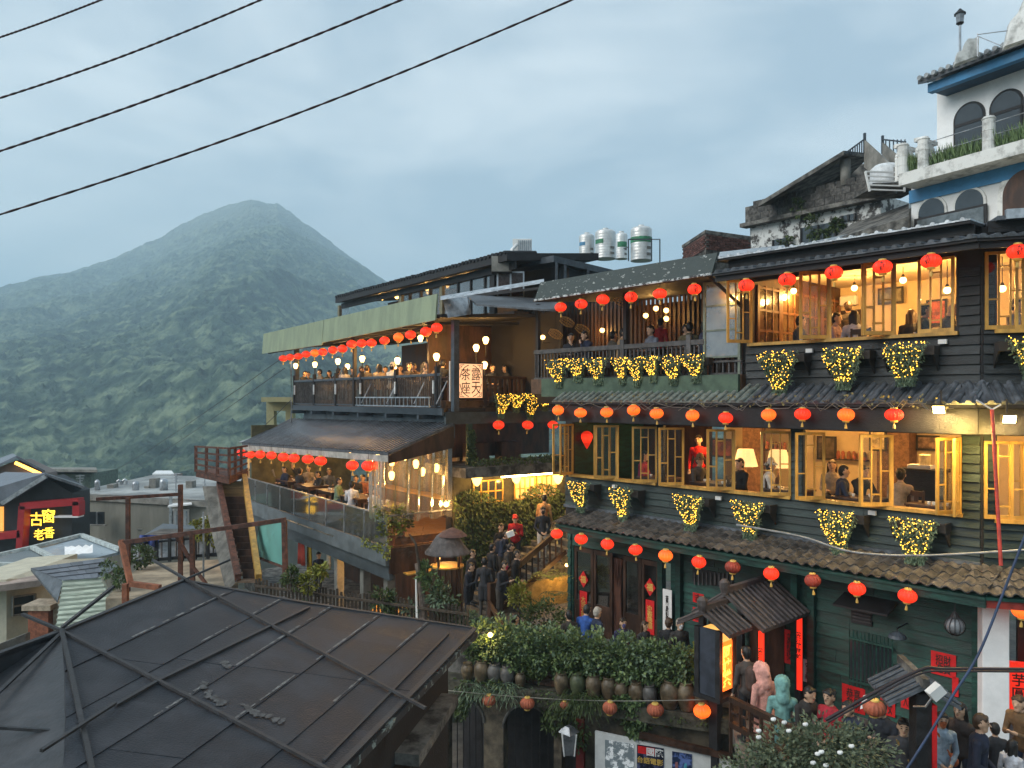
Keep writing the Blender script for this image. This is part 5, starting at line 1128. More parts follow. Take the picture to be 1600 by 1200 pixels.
# low brick parapet behind the jars, each brick a piece
bmesh_ = MB().b(-.105, .105, -.05, .05, -.028, .028).mesh('brick', False); setmats(bmesh_, mat('dark_old_brick', (.10, .055, .035), .9, .4, 8, .4, rnd=.35))
rotD = Matrix((-FD.d, FD.n, Z)).transposed().to_4x4()
for r_ in range(5):
    for k in range(18):
        uu = FD.u(1110, 15.6) + .11 * (r_ % 2) + k * .22
        inst('brick', bmesh_, jw, Matrix.Translation(FD.L(uu, 15.62 + random.uniform(-.006, .006), -6.08 + r_ * .064)) @ rotD)
mk('parapet_core', MB().fb(FD, rw0 + .3, rw1, 15.66, 15.8, -6.2, -5.6), M_concd, jw)
M_jar = [mat('brown_glazed_jar', (.12, .088, .052), .45, .45, 5, .15, rnd=.15), mat('grey_glazed_jar', (.085, .08, .075), .45, .4, 5, .15), mat('green_glazed_jar', (.085, .10, .05), .5, .4, 5, .15)]
jars = [(731, 1037, .85, 0), (752, 1042, 1.0, 0), (774, 1047, 1.0, 1), (793, 1049, .95, 1), (813, 1053, .7, 0), (877, 1062, .95, 0), (903, 1066, 1.0, 2), (928, 1070, 1.05, 0), (952, 1074, 1.0, 0), (971, 1076, .9, 0), (994, 1078, .95, 0), (1016, 1084, .9, 1), (1047, 1095, 1.2, 0), (1073, 1099, 1.2, 0), (1100, 1097, 1.1, 0)]
JP = [(.085, 0), (.10, .02), (.145, .14), (.165, .25), (.16, .34), (.12, .41), (.10, .43), (.112, .445), (.118, .46), (.10, .465), (.085, .43)]
JM = MB().lathe((0, 0, 0), JP, 20).mesh('wine_jar'); setmats(JM, M_jar[0]); JM.polygons.foreach_set('use_smooth', [True] * len(JM.polygons))
for i, (x, y, k, mi) in enumerate(jars):
    p = FD.at(x, y, 15.28); p.z = -6.115; o = link(bpy.data.objects.new('wine_jar', JM)); o.location = p; o.scale = (k * random.uniform(.95, 1.05), k, k); o.rotation_euler = (random.uniform(-.04, .04), random.uniform(-.04, .04), random.uniform(0, 6))
    o.material_slots[0].link = 'OBJECT'; o.material_slots[0].material = M_jar[mi]
    tag(o, f'{ORD[i]} earthenware jar from the dark roof, {("brown", "grey", "greenish")[mi]}, on the wall ledge', 'jar', 'jars on the wall ledge')
hd = T('hedge', 'clipped leafy hedge along the terrace edge above the row of jars', 'hedge', FD.L(FD.u(920, 15.8), 15.8, -6.1)); mb = MB(); mby = MB()
h0, h1 = FD.u(1118, 15.8), FD.u(752, 15.8); nh = 46
for i in range(nh):
    f = i / (nh - 1); uu = h0 + (h1 - h0) * f; zc = -5.30 + .10 * math.sin(i * 1.3) + .05 * math.sin(i * 2.9)
    tgt = mby if f < .09 else mb
    foliage(tgt, FD.L(uu, 15.62 + .12 * math.sin(i * 2.1), zc), (.26 + .07 * math.sin(i * 1.9), .42, .36), 300, .11, .062, .5, mats=3)
    foliage(mb, FD.L(uu, 15.5 + .1 * random.uniform(-1, 1), zc - .28), (.24, .25, .24), 90, .10, .06)
mk('foliage', mb, [M_leaf, leafmat('young_hedge_leaf', (.09, .14, .045), (.22, .28, .10)), M_gleaf], hd, fix=False); mk('foliage', mby, [M_leafy, M_leafy, M_leaf], hd, fix=False)
for i in range(16): uu = h0 + (h1 - h0) * (i + .5) / 16; mk('stem', MB().tube([FD.L(uu, 15.85, -6.15), FD.L(uu + .05, 15.75, -5.4)], .022, 5), M_bark, hd)
# greenery on the wall face
def patch(label, pts_, n, m, l=.10, w=.05, down=.6, name='wall_plant', v=15.3, grass=False):
    t = T(name, label, 'plant', FD.at(pts_[0][0], pts_[0][1], v)); mb = MB()
    for _ in range(n):
        x, y, rx, ry = random.choice(pts_); q = rv(); p = FD.at(x + q.x * rx, y + q.y * ry, v - abs(q.z) * .22)
        if grass:
            d = Vector((random.uniform(-1, 1), random.uniform(-1, -.1), random.uniform(.1, 1))).normalized(); ll = random.uniform(.3, .62); c = p
            for k in range(4): dd = (d - Z * k * .55).normalized(); mb.leaf(c, ll / 3.4, .016, dd, rv()); c = c + dd * ll / 4
        else: mb.leaf(p, l * random.uniform(.6, 1.3), w, rv() - Z * down - FD.n * .5, rv())
    mk('foliage', mb, m, t, fix=False)
patch('tufts of long grass arching off the middle of the jar wall', [(905, 1096, 34, 12)], 320, M_ivy, grass=True)
patch('grass tuft hanging beneath the first jars', [(790, 1078, 30, 10), (745, 1078, 20, 12)], 200, M_gleaf, grass=True)
patch('leafy creeper hanging down the wall beside the poster board', [(985, 1105, 26, 22), (995, 1140, 20, 26), (970, 1095, 18, 14)], 900, M_leaf, .12, .09)
patch('low ground-cover ferns under the jars nearest the dark roof', [(730, 1075, 26, 18), (770, 1070, 30, 14), (720, 1100, 14, 24)], 900, M_ivy)
patch('mossy weeds trailing between the arches and the lamp', [(870, 1120, 26, 28), (900, 1150, 22, 30), (840, 1090, 40, 14)], 900, M_ivy)
patch('mossy weeds along the ledge below the last jars', [(1060, 1125, 40, 10), (1100, 1130, 22, 8)], 420, M_ivy, .07, .035)
patch('bushy growth between the hedge and the first jars', [(745, 1015, 20, 14), (780, 1020, 30, 14), (835, 1045, 26, 20)], 1300, M_ivy, .09, .05, .2, v=15.5)
patch('bushy growth under the hedge behind the middle jars', [(880, 1035, 40, 16), (960, 1050, 40, 14), (1040, 1062, 30, 14)], 1300, M_ivy, .09, .05, .5, v=15.5)
patch('juniper-like shrub spilling beside the dark roof corner', [(735, 965, 18, 12), (760, 975, 18, 10), (720, 975, 14, 10)], 900, M_gleaf, .09, .04, -.2, v=15.9)
p = FD.at(766, 992, 15.3); t = T('garden_lamp', 'small bright garden lamp glowing in the hedge by the dark roof', 'lamp', p); mk('bulb', MB().ball(p, .055), M_bulb, t, True); mk('stake', MB().tube([p, p - Z * .6], .012, 5), M_black, t); lightpt('lamp_glow', p - FD.n * .12 + Z * .05, 9, (1, .7, .2))
# poster board, red post, hanging lamp
pb = T('poster_board', 'white poster board with printed posters on the wall below the jars', 'board', FD.at(1035, 1190, 15.1)); b0, b1 = FD.u(1142, 15.1), FD.u(930, 15.1)
L = FD.L
mk('panel', MB().box8([L(b0, 15.08, -8.2), L(b1, 15.08, -8.2), L(b1, 15.14, -8.2), L(b0, 15.14, -8.2), L(b0, 15.08, -6.86), L(b1, 15.08, -6.70), L(b1, 15.14, -6.70), L(b0, 15.14, -6.86)]), M_paper, pb)
mk('top_rail', MB().bar(L(b0, 15.05, -6.78), L(b1 - .9, 15.05, -6.62), .08, .12), M_brown, pb)
for i, (x0, x1, y0, y1, c) in enumerate(((995, 1037, 1167, 1230, (.012, .016, .05)), (1050, 1081, 1177, 1230, (.02, .04, .12)), (945, 990, 1160, 1230, (.40, .47, .50)))):
    ua, ub_ = FD.u(x1, 15.05), FD.u(x0, 15.05); xm = (x0 + x1) / 2; z1 = FD.z(xm, y0, 15.05); z0 = FD.z(xm, y1, 15.05)
    po = mk('poster', MB().fb(FD, ua, ub_, 15.065, 15.075, z0, z1), mat(f'poster_print_{i}', c, .5, .5, 7, 0, col2=tuple(min(1, k * 3 + .05) for k in c), thr=(.5, .6)), pb)
    if i == 0:
        mk('poster_header', MB().fb(FD, ub_ - .35, ub_ - .02, 15.055, 15.062, z1 - .16, z1 - .02), M_red, po); lettering('lettering', '國際', .17, FD.L(ua + .17, 15.06, z1 - .10), -FD.d, Z, M_paper, po, .004)
        lettering('lettering', '台語電影', .13, FD.L((ua + ub_) / 2, 15.06, z1 - .28), -FD.d, Z, M_gold, po, .003)
    if i == 1:
        for q, (dx, c2) in enumerate(((-.08, (.1, .4, .5)), (.09, (.5, .2, .2)))): mk('figure_print', MB().lathe(FD.L((ua + ub_) / 2 + dx, 15.063, z1 - .45), [(.08, 0), (.07, .12), (.03, .14), (.045, .2), (.03, .26)], 8, sx=1, sy=.08), mat(f'figure_print_{q}', c2, .6), po)
t = T('red_post', 'dark red post between the square lamp and the poster board', 'post', FD.at(906, 1190, 15.25)); mk('post', MB().fb(FD, FD.u(912, 15.2), FD.u(900, 15.2), 15.2, 15.32, -8.5, -6.55), mat('dark_red_paint', (.13, .012, .01), .6), t); mk('base_plate', MB().fb(FD, FD.u(914, 15.2), FD.u(898, 15.2), 15.18, 15.34, -8.62, -8.5), M_concd, t)
p = FD.at(889, 1158, 14.9); t = T('square_lamp', 'unlit square frosted street lamp hanging before the jar wall', 'lamp', p)
mk('lamp_glass', MB().box8([p + Vector(q) for q in ((-.10, -.10, -.25), (.10, -.10, -.25), (.10, .10, -.25), (-.10, .10, -.25), (-.14, -.14, .18), (.14, -.14, .18), (.14, .14, .18), (-.14, .14, .18))]), mat('frosted_glass', (.16, .165, .17), .35), t)
mk('lamp_frame', MB().lathe(p + Z * .18, [(.21, 0), (.19, .03), (.08, .12)], 4), M_steel, t)
for sx in (-1, 1):
    for sy in (-1, 1): mk('edge_bar', MB().bar(p + Vector((sx * .10, sy * .10, -.26)), p + Vector((sx * .14, sy * .14, .19)), .02), M_paper, t)
mk('arm', MB().tube([p + Z * .28, p + Z * .3 + FD.n * .5], .02, 6), M_black, t)
t = T('lantern_string', 'pale cord stretched before the jar wall carrying faded lanterns', 'cord', FD.at(900, 1085, 15.0)); c_ = []
for k in range(25): f = k / 24; x = 700 + 410 * f; c_.append(FD.at(x, 1079 + 14 * f + 8 * math.sin(math.pi * f), 15.0))
mk('cord', MB().tube(c_, .010, 5), mat('pale_cord', (.25, .24, .2), .8), t)

# ================================================================ ENTRANCE GATE AND LIT LANTERN BOX
M_gt = mat('dark_grey_roof_rib', (.075, .062, .060), .6, .3, 5, .25, rnd=.15)
def gable(par, u, v0, v1, zr, ze, hw0, hw1, nr_, over=.1):
    """two-pitched ribbed roof whose ridge runs along FA.n"""
    L = FA.L
    for sg_, hw in ((-1, hw0), (1, hw1)):
        pl_ = mk('roof_slope', MB().box8([L(u + sg_ * hw, v0, ze - .06), L(u + sg_ * hw, v1, ze - .06), L(u, v1, zr - .06), L(u, v0, zr - .06), L(u + sg_ * hw, v0, ze), L(u + sg_ * hw, v1, ze), L(u, v1, zr), L(u, v0, zr)]), M_gt, par)
        for k in range(nr_):
            vv = v0 + (v1 - v0) * (k + .5) / nr_; mk('rib', MB().tube([L(u + sg_ * (hw + .02), vv, ze + .012), L(u + sg_ * .03, vv, zr + .012)], .030, 7), M_gt, pl_)
    mk('ridge', MB().bar(L(u, v0 - .05, zr + .05), L(u, v1, zr + .05), .10, .12), M_gt, par); mk('ridge_end', MB().lathe(L(u, v0, zr + .02), [(.07, 0), (.10, .1), (.10, .2), (.05, .26)], 10), M_gt, par)
gate = T('entrance_gate', 'small gabled timber gate with ribbed roof before the green ground-floor wall', 'gate', FA.L(8.3, 13.6, TZ))
gable(gate, 8.33, 13.15, 15.0, -3.82, -4.36, .82, .78, 11)
for uu, vv in ((7.68, 13.4), (9.0, 13.4), (7.68, 14.85), (9.0, 14.85)): mk('post', MB().fb(FA, uu - .06, uu + .06, vv - .06, vv + .06, TZ, -4.3), M_black, gate)
mk('lintel', MB().fb(FA, 7.6, 9.1, 13.36, 13.46, -4.46, -4.30), M_black, gate)
for uu, vv, lab in ((7.62, 13.25, 0), (7.62, 14.72, 1)):
    o = mk('couplet_board', MB().fb(FA, uu - .07, uu + .03, vv - .02, vv + .02, -5.55 - .35 * lab, -4.42), mat('lit_red_board', (.6, .015, .01), .5, emis=(1, .03, .01), es=.5), gate)
    lettering('lettering', '茶\n酒\n館\n阿\n妹', .11, FA.L(uu - .02, vv - .022, -5.0), -FA.d, Z, M_ink, o, .003)
mk('door_leaf', MB().fb(FA, 8.1, 8.9, 15.02, 15.07, TZ, -4.4), M_brown, gate)
lb = T('lantern_box', 'tall lit lantern box with glowing orange characters under its own little roof', 'lantern box', FA.L(8.3, 12.75, TZ))
gable(lb, 8.3, 12.35, 13.14, -4.02, -4.34, .58, .58, 5)
u0, u1, v0, v1, z0, z1 = 8.04, 8.50, 12.50, 12.98, -5.62, -4.36
for uu in (u0, u1):
    for vv in (v0, v1): mk('corner_post', MB().fb(FA, uu - .05, uu + .05, vv - .05, vv + .05, z0, z1), M_black, lb)
mk('panel', MB().fb(FA, u0 + .05, u1 - .05, v0 - .02, v0 + .02, z0, z1 - .0), mat('slate_blue_board', (.03, .036, .05), .6), lb)
M_lit = mat('lit_orange_panel', (.8, .3, .05), .6, .25, 5, 0, emis=(1, .14, .015), es=.75)
lp = mk('lit_panel', MB().fb(FA, u0 - .015, u0 + .015, v0 + .05, v1 - .05, z0 + .1, z1 - .25), M_lit, lb)
lettering('lettering', '阿\n妹\n茶', .30, FA.L(u0 - .016, (v0 + v1) / 2, (z0 + z1) / 2 - .08), FA.n, Z, glow('yellow_letter', (1, .5, .06), 1.5), lb, .006, .85)
mk('top_pane', MB().box8([FA.L(u0, v0 + .05, z1 - .24), FA.L(u0, v1 - .05, z1 - .24), FA.L(u1, v1 - .05, z1 - .24), FA.L(u1, v0 + .05, z1 - .24), FA.L(u0 + .01, v0 + .05, z1 - .05), FA.L(u0 + .01, v1 - .05, z1 - .05), FA.L(u1, v1 - .05, z1 - .05), FA.L(u1, v0 + .05, z1 - .05)]), mat('lit_parchment', (.7, .45, .15), .7, emis=(1, .5, .12), es=.5), lb)
mk('bottom_board', MB().fb(FA, u0 - .06, u1 + .06, v0 - .06, v1 + .06, z0 - .08, z0), M_black, lb); mk('post', MB().fb(FA, 8.18, 8.36, 12.66, 12.84, -7.6, z0 - .08), M_black, lb)
lightpt('box_glow', FA.L(7.7, 12.7, -5.0), 8, (1, .25, .05))
# timber parapet of the entrance steps
pr = T('step_parapet', 'carved dark timber parapet sloping down beside the lantern box', 'railing', P(1190, 1110, 12.6)); a, b = P(1142, 1092, 12.9), P(1262, 1150, 11.3)
mk('rail', MB().bar(a, b, .09, .09), M_brown, pr); mk('rail', MB().bar(a - Z * .42, b - Z * .42, .09, .09), M_brown, pr)
for k in range(8): q = a.lerp(b, k / 7); mk('fretwork', MB().bar(q, q - Z * (.42 if k % 2 else .9), .05).bar(q - Z * .2, a.lerp(b, min(1, (k + .7) / 7)) - Z * .2, .03), M_brown, pr)
# papers pasted on the green wall
def paper(x0, x1, y0, y1, txt, m, tm, label, sz=.22, v=G0 - .05, tilt=0, cat='poster'):
    ua, ub_ = FA.u(x1, v), FA.u(x0, v); xm = (x0 + x1) / 2; za, zb = FA.z(xm, y1, v), FA.z(xm, y0, v); t = T('pasted_paper', label, cat, FA.L((ua + ub_) / 2, v, za))
    mk('sheet', MB().fb(FA, ua, ub_, v - .012, v - .004, za, zb), m, t)
    if txt: lettering('lettering', txt, sz, FA.L((ua + ub_) / 2, v - .014, (za + zb) / 2), -FA.d, Z, tm, t, .003, .9, fit=((ub_ - ua) * .62, (zb - za) * .8) if m is M_red else ((ub_ - ua) * .35, (zb - za) * .72))
paper(1226, 1246, 985, 1038, '生\n意\n興\n隆\n通\n四\n海', M_red, M_ink, 'tall red paper with black characters on the wall just past the gate')
paper(1083, 1100, 927, 942, '吉', M_red, M_ink, 'small square red paper above another behind the gate roof')
paper(1083, 1100, 950, 972, '福\n到', M_red, M_ink, 'red paper with two characters above the two onlookers by the hedge')
paper(1316, 1352, 1072, 1112, '恭喜\n發財', M_red, M_ink, 'red paper below the barred window beside the red jacket')
paper(1376, 1399, 1088, 1118, '平安', M_red, M_ink, 'red paper partly behind the big faded lantern')
paper(1408, 1430, 1078, 1108, '大吉', M_red, M_ink, 'red paper under the little ribbed gate roof')
paper(1455, 1494, 1020, 1056, '招財\n進寶', M_red, M_ink, 'red paper on the wall beside the caged grey lantern')
paper(1406, 1420, 1042, 1056, None, M_red, M_ink, 'corner of red paper above the little ribbed gate roof')
paper(1488, 1498, 1058, 1088, None, M_red, M_ink, 'narrow red paper at the end of the green wall')
paper(1253, 1271, 1031, 1066, '營業時間\n10:00\n24:00\n請勿吸菸', M_paper, M_ink, 'white notice sheet on the green wall post', .05, cat='notice')
paper(1036, 1050, 921, 987, '茶\n單\n烏\n龍\n綠\n茶', M_paper, M_ink, 'tall white menu board beside the brown doors', .06, v=G0 - .17, cat='notice')
# wall lamps on the ground floor
p = FA.at(1402, 992, 14.6); t = T('dish_lamp', 'grey dish-shaped wall lamp beside the barred window', 'lamp', p); mk('shade', MB().lathe(p, [(.16, -.05), (.14, 0), (.05, .05), (.02, .06)], 14), M_dsteel, t); mk('bulb', MB().ball(p - Z * .05, .035), M_paper, t); mk('arm', MB().tube([p + Z * .05, p + Z * .12, p + Z * .12 + FA.n * .5], .015, 6), M_black, t)
p = FA.at(1492, 978, 14.2); t = T('globe_lantern', 'unlit grey glass lantern in an iron cage hanging by the corner', 'lantern', p); mk('glass_body', MB().ball(p, .15, 14, 10, sc=(1, 1, .95)), mat('grey_globe', (.18, .19, .20), .3), t, True)
mb = MB()
for k in range(6): a = math.pi * k / 6; mb.tube([p + Vector((math.cos(a) * .16 * math.sin(b_2), math.sin(a) * .16 * math.sin(b_2), .16 * math.cos(b_2))) for b_2 in [2 * math.pi * j / 16 for j in range(17)]], .006, 4)
mk('cage', mb, M_black, t); mk('cap', MB().lathe(p + Z * .14, [(.08, 0), (.06, .05), (.02, .1)], 10), M_black, t); mk('chain', MB().tube([p + Z * .2, (p.x, p.y, -3.4)], .008, 4), M_black, t)
# low ribbed gate roof, black post with a red edge
lg = T('little_gate', 'little ribbed gate roof on a black post with a red edge', 'gate', P(1446, 1200, 10.4)); c = P(1445, 1072, 10.4); s_ = Vector((1, -.15, 0)).normalized(); f_ = Vector((.15, 1, 0)).normalized()
for sg_ in (-1, 1):
    mk('roof_slope', MB().prism([c, c + f_ * .9, c + f_ * .9 + s_ * sg_ * .46 - Z * .26, c + s_ * sg_ * .46 - Z * .26], (0, 0, -.05)), M_tileb, lg)
    for k in range(6): q = c + f_ * (.08 + .15 * k); mk('rib', MB().tube([q + Z * .02, q + s_ * sg_ * .48 - Z * .25], .025, 6), M_tileb, lg)
mk('ridge', MB().bar(c - f_ * .05 + Z * .05, c + f_ * .95 + Z * .05, .09, .12), M_concd, lg)
q = P(1447, 1150, 10.5); mk('post', MB().b(q.x - .13, q.x + .08, q.y, q.y + .2, -6.2, c.z - .15), M_black, lg); mk('red_edge', MB().b(q.x + .082, q.x + .14, q.y - .02, q.y + .12, -6.2, c.z - .3), M_red, lg)
p = P(1462, 1082, 9.8); fx = T('site_floodlight', 'white-backed spotlight on a bracket beside the little gate roof', 'lamp', p); mk('housing', MB().bar(p + Vector((-.07, 0, -.05)), p + Vector((.07, 0, .07)), .13, .13), M_paper, fx); mk('bracket', MB().tube([p, p + Vector((-.1, .05, -.2)), p + Vector((-.12, .3, -.3))], .014, 6), M_steel, fx)
# camellia bush with white flowers in front
bu = T('camellia_bush', 'camellia bush with white flowers below the queue', 'bush', P(1275, 1190, 9.6)); mb = MB(); bc = P(1278, 1185, 9.7)
for ox, oz, r_ in ((-.75, -.25, .5), (-.35, 0, .5), (.1, .12, .5), (.55, -.02, .48), (.0, -.5, .8), (-1.1, -.6, .5)): foliage(mb, bc + Vector((ox, random.uniform(-.2, .2), oz)), (r_ * .95, r_ * .8, r_ * .72), 1300, .075, .042, .5)
mk('foliage', mb, leafmat('camellia_leaf', (.07, .10, .055), (.17, .20, .12)), bu, fix=False); mk('trunk', MB().tube([bc - Z * 2.2, bc - Z * .3], [.06, .03], 6), M_bark, bu)
for x, y in ((1208, 1124), (1225, 1129), (1258, 1132), (1232, 1142), (1185, 1142), (1277, 1178), (1283, 1175), (1290, 1196), (1270, 1192), (1330, 1166), (1312, 1176), (1185, 1152)):
    p = P(x, y, 9.25 if y > 1150 else 9.5); mk('flower', MB().ball(p, .032, 8, 5, sc=(1, 1, .7)).ball(p + Vector((.012, -.014, .01)), .022, 6, 4), M_paper, bu)

# ================================================================ FOREGROUND PAVILION ROOF
def zp(x, y, z): return P(x, y, z * F / (HY - y))
def on_plane(x, y, o, nrm):
    d = P(x, y, 1.0); k = o.dot(nrm) / d.dot(nrm); return d * k
M_felt = mat('black_roofing_felt', (.030, .034, .043), .6, .3, 1.7, .5, rnd=.12, spec=.25, fine=26, col2=(.056, .060, .069), thr=(.42, .7))
M_scuff = mat('pale_scuffed_mortar', (.055, .055, .057), .85, .2, 9, .3, col2=(.22, .22, .215), thr=(.36, .60))
pav = T('felt_roofed_pavilion', 'pavilion with a broad black felt roof crossed by battens in the foreground', 'pavilion', (-3.5, 10, -9.3))
Rn, Rf, Ef = zp(95, 988, -3.0), zp(287, 908, -3.0), zp(742, 983, -3.95)
nm = (Rf - Rn).cross(Ef - Rn).normalized()
if nm.z < 0: nm = -nm
mp_ = lambda x, y: on_plane(x, y, Rn, nm)
En = mp_(522, 1208); En = Ef + (En - Ef) * 1.5
Hn = mp_(150, 1240)
rd = (Rf - Rn).normalized()
# deck below, then overlapping felt sheets in strips that run parallel to the ridge
def clipq(a, b, c, d): return [a, b, c, d]
mk('roof_deck', MB().prism([p - nm * .05 for p in (Rf, Ef, En, Hn, Rn)], -nm * .10), M_black, pav)
av = Ef - Rf
def st(p):
    w = p - Rf; G = [[av.dot(av), -av.dot(rd)], [-av.dot(rd), 1.0]]; r0, r1_ = w.dot(av), -w.dot(rd); D = G[0][0] * G[1][1] - G[0][1] ** 2
    return (r0 * G[1][1] - r1_ * G[0][1]) / D, (G[0][0] * r1_ - G[1][0] * r0) / D
sE, tE = st(En); T0 = st(Rn)[1]; sH, tH = st(Hn)
def RP(s, t): return Rf + av * s * (1 + (sE - 1) * t / tE) - rd * t
def tmax(s): return T0 + (tH - T0) * min(1, s / sH) if s < sH else tH + (tE - tH) * (s - sH) / (1 - sH)
ns_ = 6
for i in range(ns_):
    s0, s1 = i / ns_, min(1, (i + 1) / ns_ + .01); t_ = 0; k = 0
    while t_ < tmax(s0) - .05:
        t1 = min(t_ + random.uniform(1.1, 1.9), tmax(s0)); e0, e1 = t1, (t1 if t1 < tmax(s0) - .01 else tmax(s1)); lift = nm * (.002 + .004 * (k % 2))
        q = [RP(s0, t_), RP(s0, e0 - .006), RP(s1, e1 - .006), RP(s1, t_)]
        mk('roofing_sheet', MB().box8([p - nm * .048 for p in q] + [q[0] + lift * .4, q[1] + lift * .4, q[2] + lift + nm * .010, q[3] + lift + nm * .010]), M_felt, pav); t_ = t1; k += 1
for (s, t0, t1) in ((1 / 6, .3, 2.6), (2 / 6, 0, 1.1), (2 / 6, 1.6, 2.4), (3 / 6, .1, 3.2), (4 / 6, .2, 2.4), (4 / 6, 2.9, 4.4), (5 / 6, .1, 1.5), (5 / 6, 2.6, 3.6), (3 / 6, 3.6, 4.6)):
    mb = MB(); n = 14
    for k in range(n):
        if random.random() < .12: continue
        a, b = RP(s + .002, t0 + (t1 - t0) * k / n) + nm * .017, RP(s + .002, t0 + (t1 - t0) * (k + 1) / n) + nm * .017; mb.bar(a, b, random.uniform(.012, .035), .004, nm)
    mk('mortar_seam', mb, M_scuff, pav)
def blob(pts_, label=None):
    mb = MB(); 
    for k in range(len(pts_) - 1):
        a, b = mp_(*pts_[k]) + nm * .024, mp_(*pts_[k + 1]) + nm * .024
        for j in range(9):
            c = a.lerp(b, random.random()) + rv() * .05; c = c - nm * ((c - a).dot(nm)); poly = []
            for q in range(7): an = 6.283 * q / 7; e1 = rd; e2 = nm.cross(rd); rr_ = random.uniform(.02, .085); poly.append(c + e1 * math.cos(an) * rr_ + e2 * math.sin(an) * rr_ * .6)
            mb.prism(poly, nm * random.uniform(.0005, .0015))
    mk('mortar_smear', mb, mat('pale_mortar', (.095, .096, .097), .9, .4, 14, .3), pav)
blob([(312, 1065), (328, 1090), (352, 1104)]); blob([(380, 1106), (405, 1118), (444, 1132)]); blob([(345, 1035), (362, 1046)])
# the facet that drops towards the camera on the near side of the hip
RL = Rn + (Rn - Rf).normalized() * 3.0 - Z * .25 + Vector((-1.0, 0, 0)); HL = Hn + Vector((-3.6, .2, -.75))
mk('roofing_sheet', MB().prism([Rn, Hn, HL], (0, 0, -.06)), mat('skylit_felt', (.05, .052, .057), .5, .3, 2.2, .3, spec=.4), pav); mk('roofing_sheet', MB().prism([Rn, HL, RL], (0, 0, -.06)), MATS['skylit_felt'], pav)  # paler felt: the sky's reflection on these facets is put into its colour
mk('roofing_sheet', MB().prism([Rn, RL, RL + Vector((0, 2.2, -1.2)), Rf + Vector((-1.0, 0, -.7))], (0, 0, -.05)), M_felt, pav); mk('roofing_sheet', MB().prism([Rn, Rf + Vector((-1.0, 0, -.7)), Rf], (0, 0, -.05)), M_felt, pav)
def batten(pts_, w=.055, h=.05, lift=.05, m=M_black):
    w, h, lift = w * .68, h * .62, lift * .62
    for (a, b) in zip(pts_[:-1], pts_[1:]): mk('batten', MB().bar(a + nm * lift, b + nm * lift, w, h, nm), m, pav)
M_bat = mat('weathered_batten', (.036, .037, .04), .6, .3, 6, .25)
batten([zp(238, 879, -2.85), mp_(293, 911), mp_(480, 1012), mp_(664, 1112)], .06, .055, .07, M_bat)
batten([zp(34, 964, -2.85), mp_(96, 990), mp_(300, 1096), mp_(515, 1210)], .065, .05, .06, M_bat)
batten([mp_(482, 952), mp_(246, 1068), mp_(180, 1106)], .06, .05, .05, M_bat); batten([mp_(178, 1110), mp_(62, 1186)], .05, .05, .13, M_bat)
batten([Rn + Z * .02, Hn], .07, .05, .05, M_bat)
batten([mp_(96, 988) + Z * .04, zp(178, 918, -2.55)], .06, .06, .03, M_bat); batten([zp(-20, 1102, -3.35), mp_(96, 992)], .06, .05, .05, M_bat)
batten([zp(-20, 1141, -3.4), zp(252, 1158, -3.55)], .05, .05, .06, M_bat); batten([mp_(287, 909), zp(360, 877, -2.7)], .05, .05, .05, M_bat)
batten([Rf, mp_(470, 942), Ef], .09, .05, .02, M_bat); batten([Rn, Rf], .08, .05, .03, M_bat); batten([Ef, En], .10, .05, .02, M_bat); batten([RL, Rn], .08, .05, .03, M_bat); batten([mp_(700, 992), mp_(612, 1082), mp_(505, 1192)], .05, .04, .04, M_bat)
ed = (En - Ef).normalized(); ou = ed.cross(Z).normalized(); ou = ou if ou.x > 0 else -ou
mk('eave_board', MB().box8([Ef - Z * .13 - ou * .02, En - Z * .13 - ou * .02, En - Z * .13 + ou * .05, Ef - Z * .13 + ou * .05, Ef - Z * .04 - ou * .02, En - Z * .04 - ou * .02, En - Z * .04 + ou * .05, Ef - Z * .04 + ou * .05]), mat('peeling_pale_green_edge', (.06, .06, .06), .7, .3, 6, .2, col2=(.24, .29, .27), thr=(.55, .60)), pav)
wi = -ou * .35
mk('wall', MB().box8([Vector((*(Ef + wi + ed * .4).xy, -9.3)), Vector((*(En + wi).xy, -9.3)), Vector((*(En + wi - ou * .2).xy, -9.3)), Vector((*(Ef + wi + ed * .4 - ou * .2).xy, -9.3)), Ef + wi + ed * .4 - Z * .12, En + wi - Z * .12, En + wi - ou * .2 - Z * .12, Ef + wi + ed * .4 - ou * .2 - Z * .12]), mat('dark_wall', (.035, .03, .028), .8, .3, 3, .3), pav)
a, b = P(716, 1085, 12.4), P(655, 1172, 10.4); b.z = a.z - .05
mk('lower_slab', MB().prism([a, b, b - ou * .8, a - ou * .8], (0, 0, -.16)), M_concd, pav)
mk('lower_post', MB().b(b.x - .35, b.x - .12, b.y - .1, b.y + .12, -9.3, b.z - .16), M_brown, pav)

# ================================================================ LOWER HOUSES AND YARDS ON THE VALLEY SIDE
def slab(name, pts_, th, m, par, axis=None): return mk(name, MB().prism(pts_, axis or Vector((0, 0, -th))), m, par)
def quadY(x0, y0, x1, y1, Y, th, m, name, par, dy=None):
    """upright panel facing the camera at depth Y"""
    a, b = P(x0, y1, Y), P(x1, y0, Y); return mk(name, MB().b(a.x, b.x, Y, Y + (dy or th), a.z, b.z), m, par)
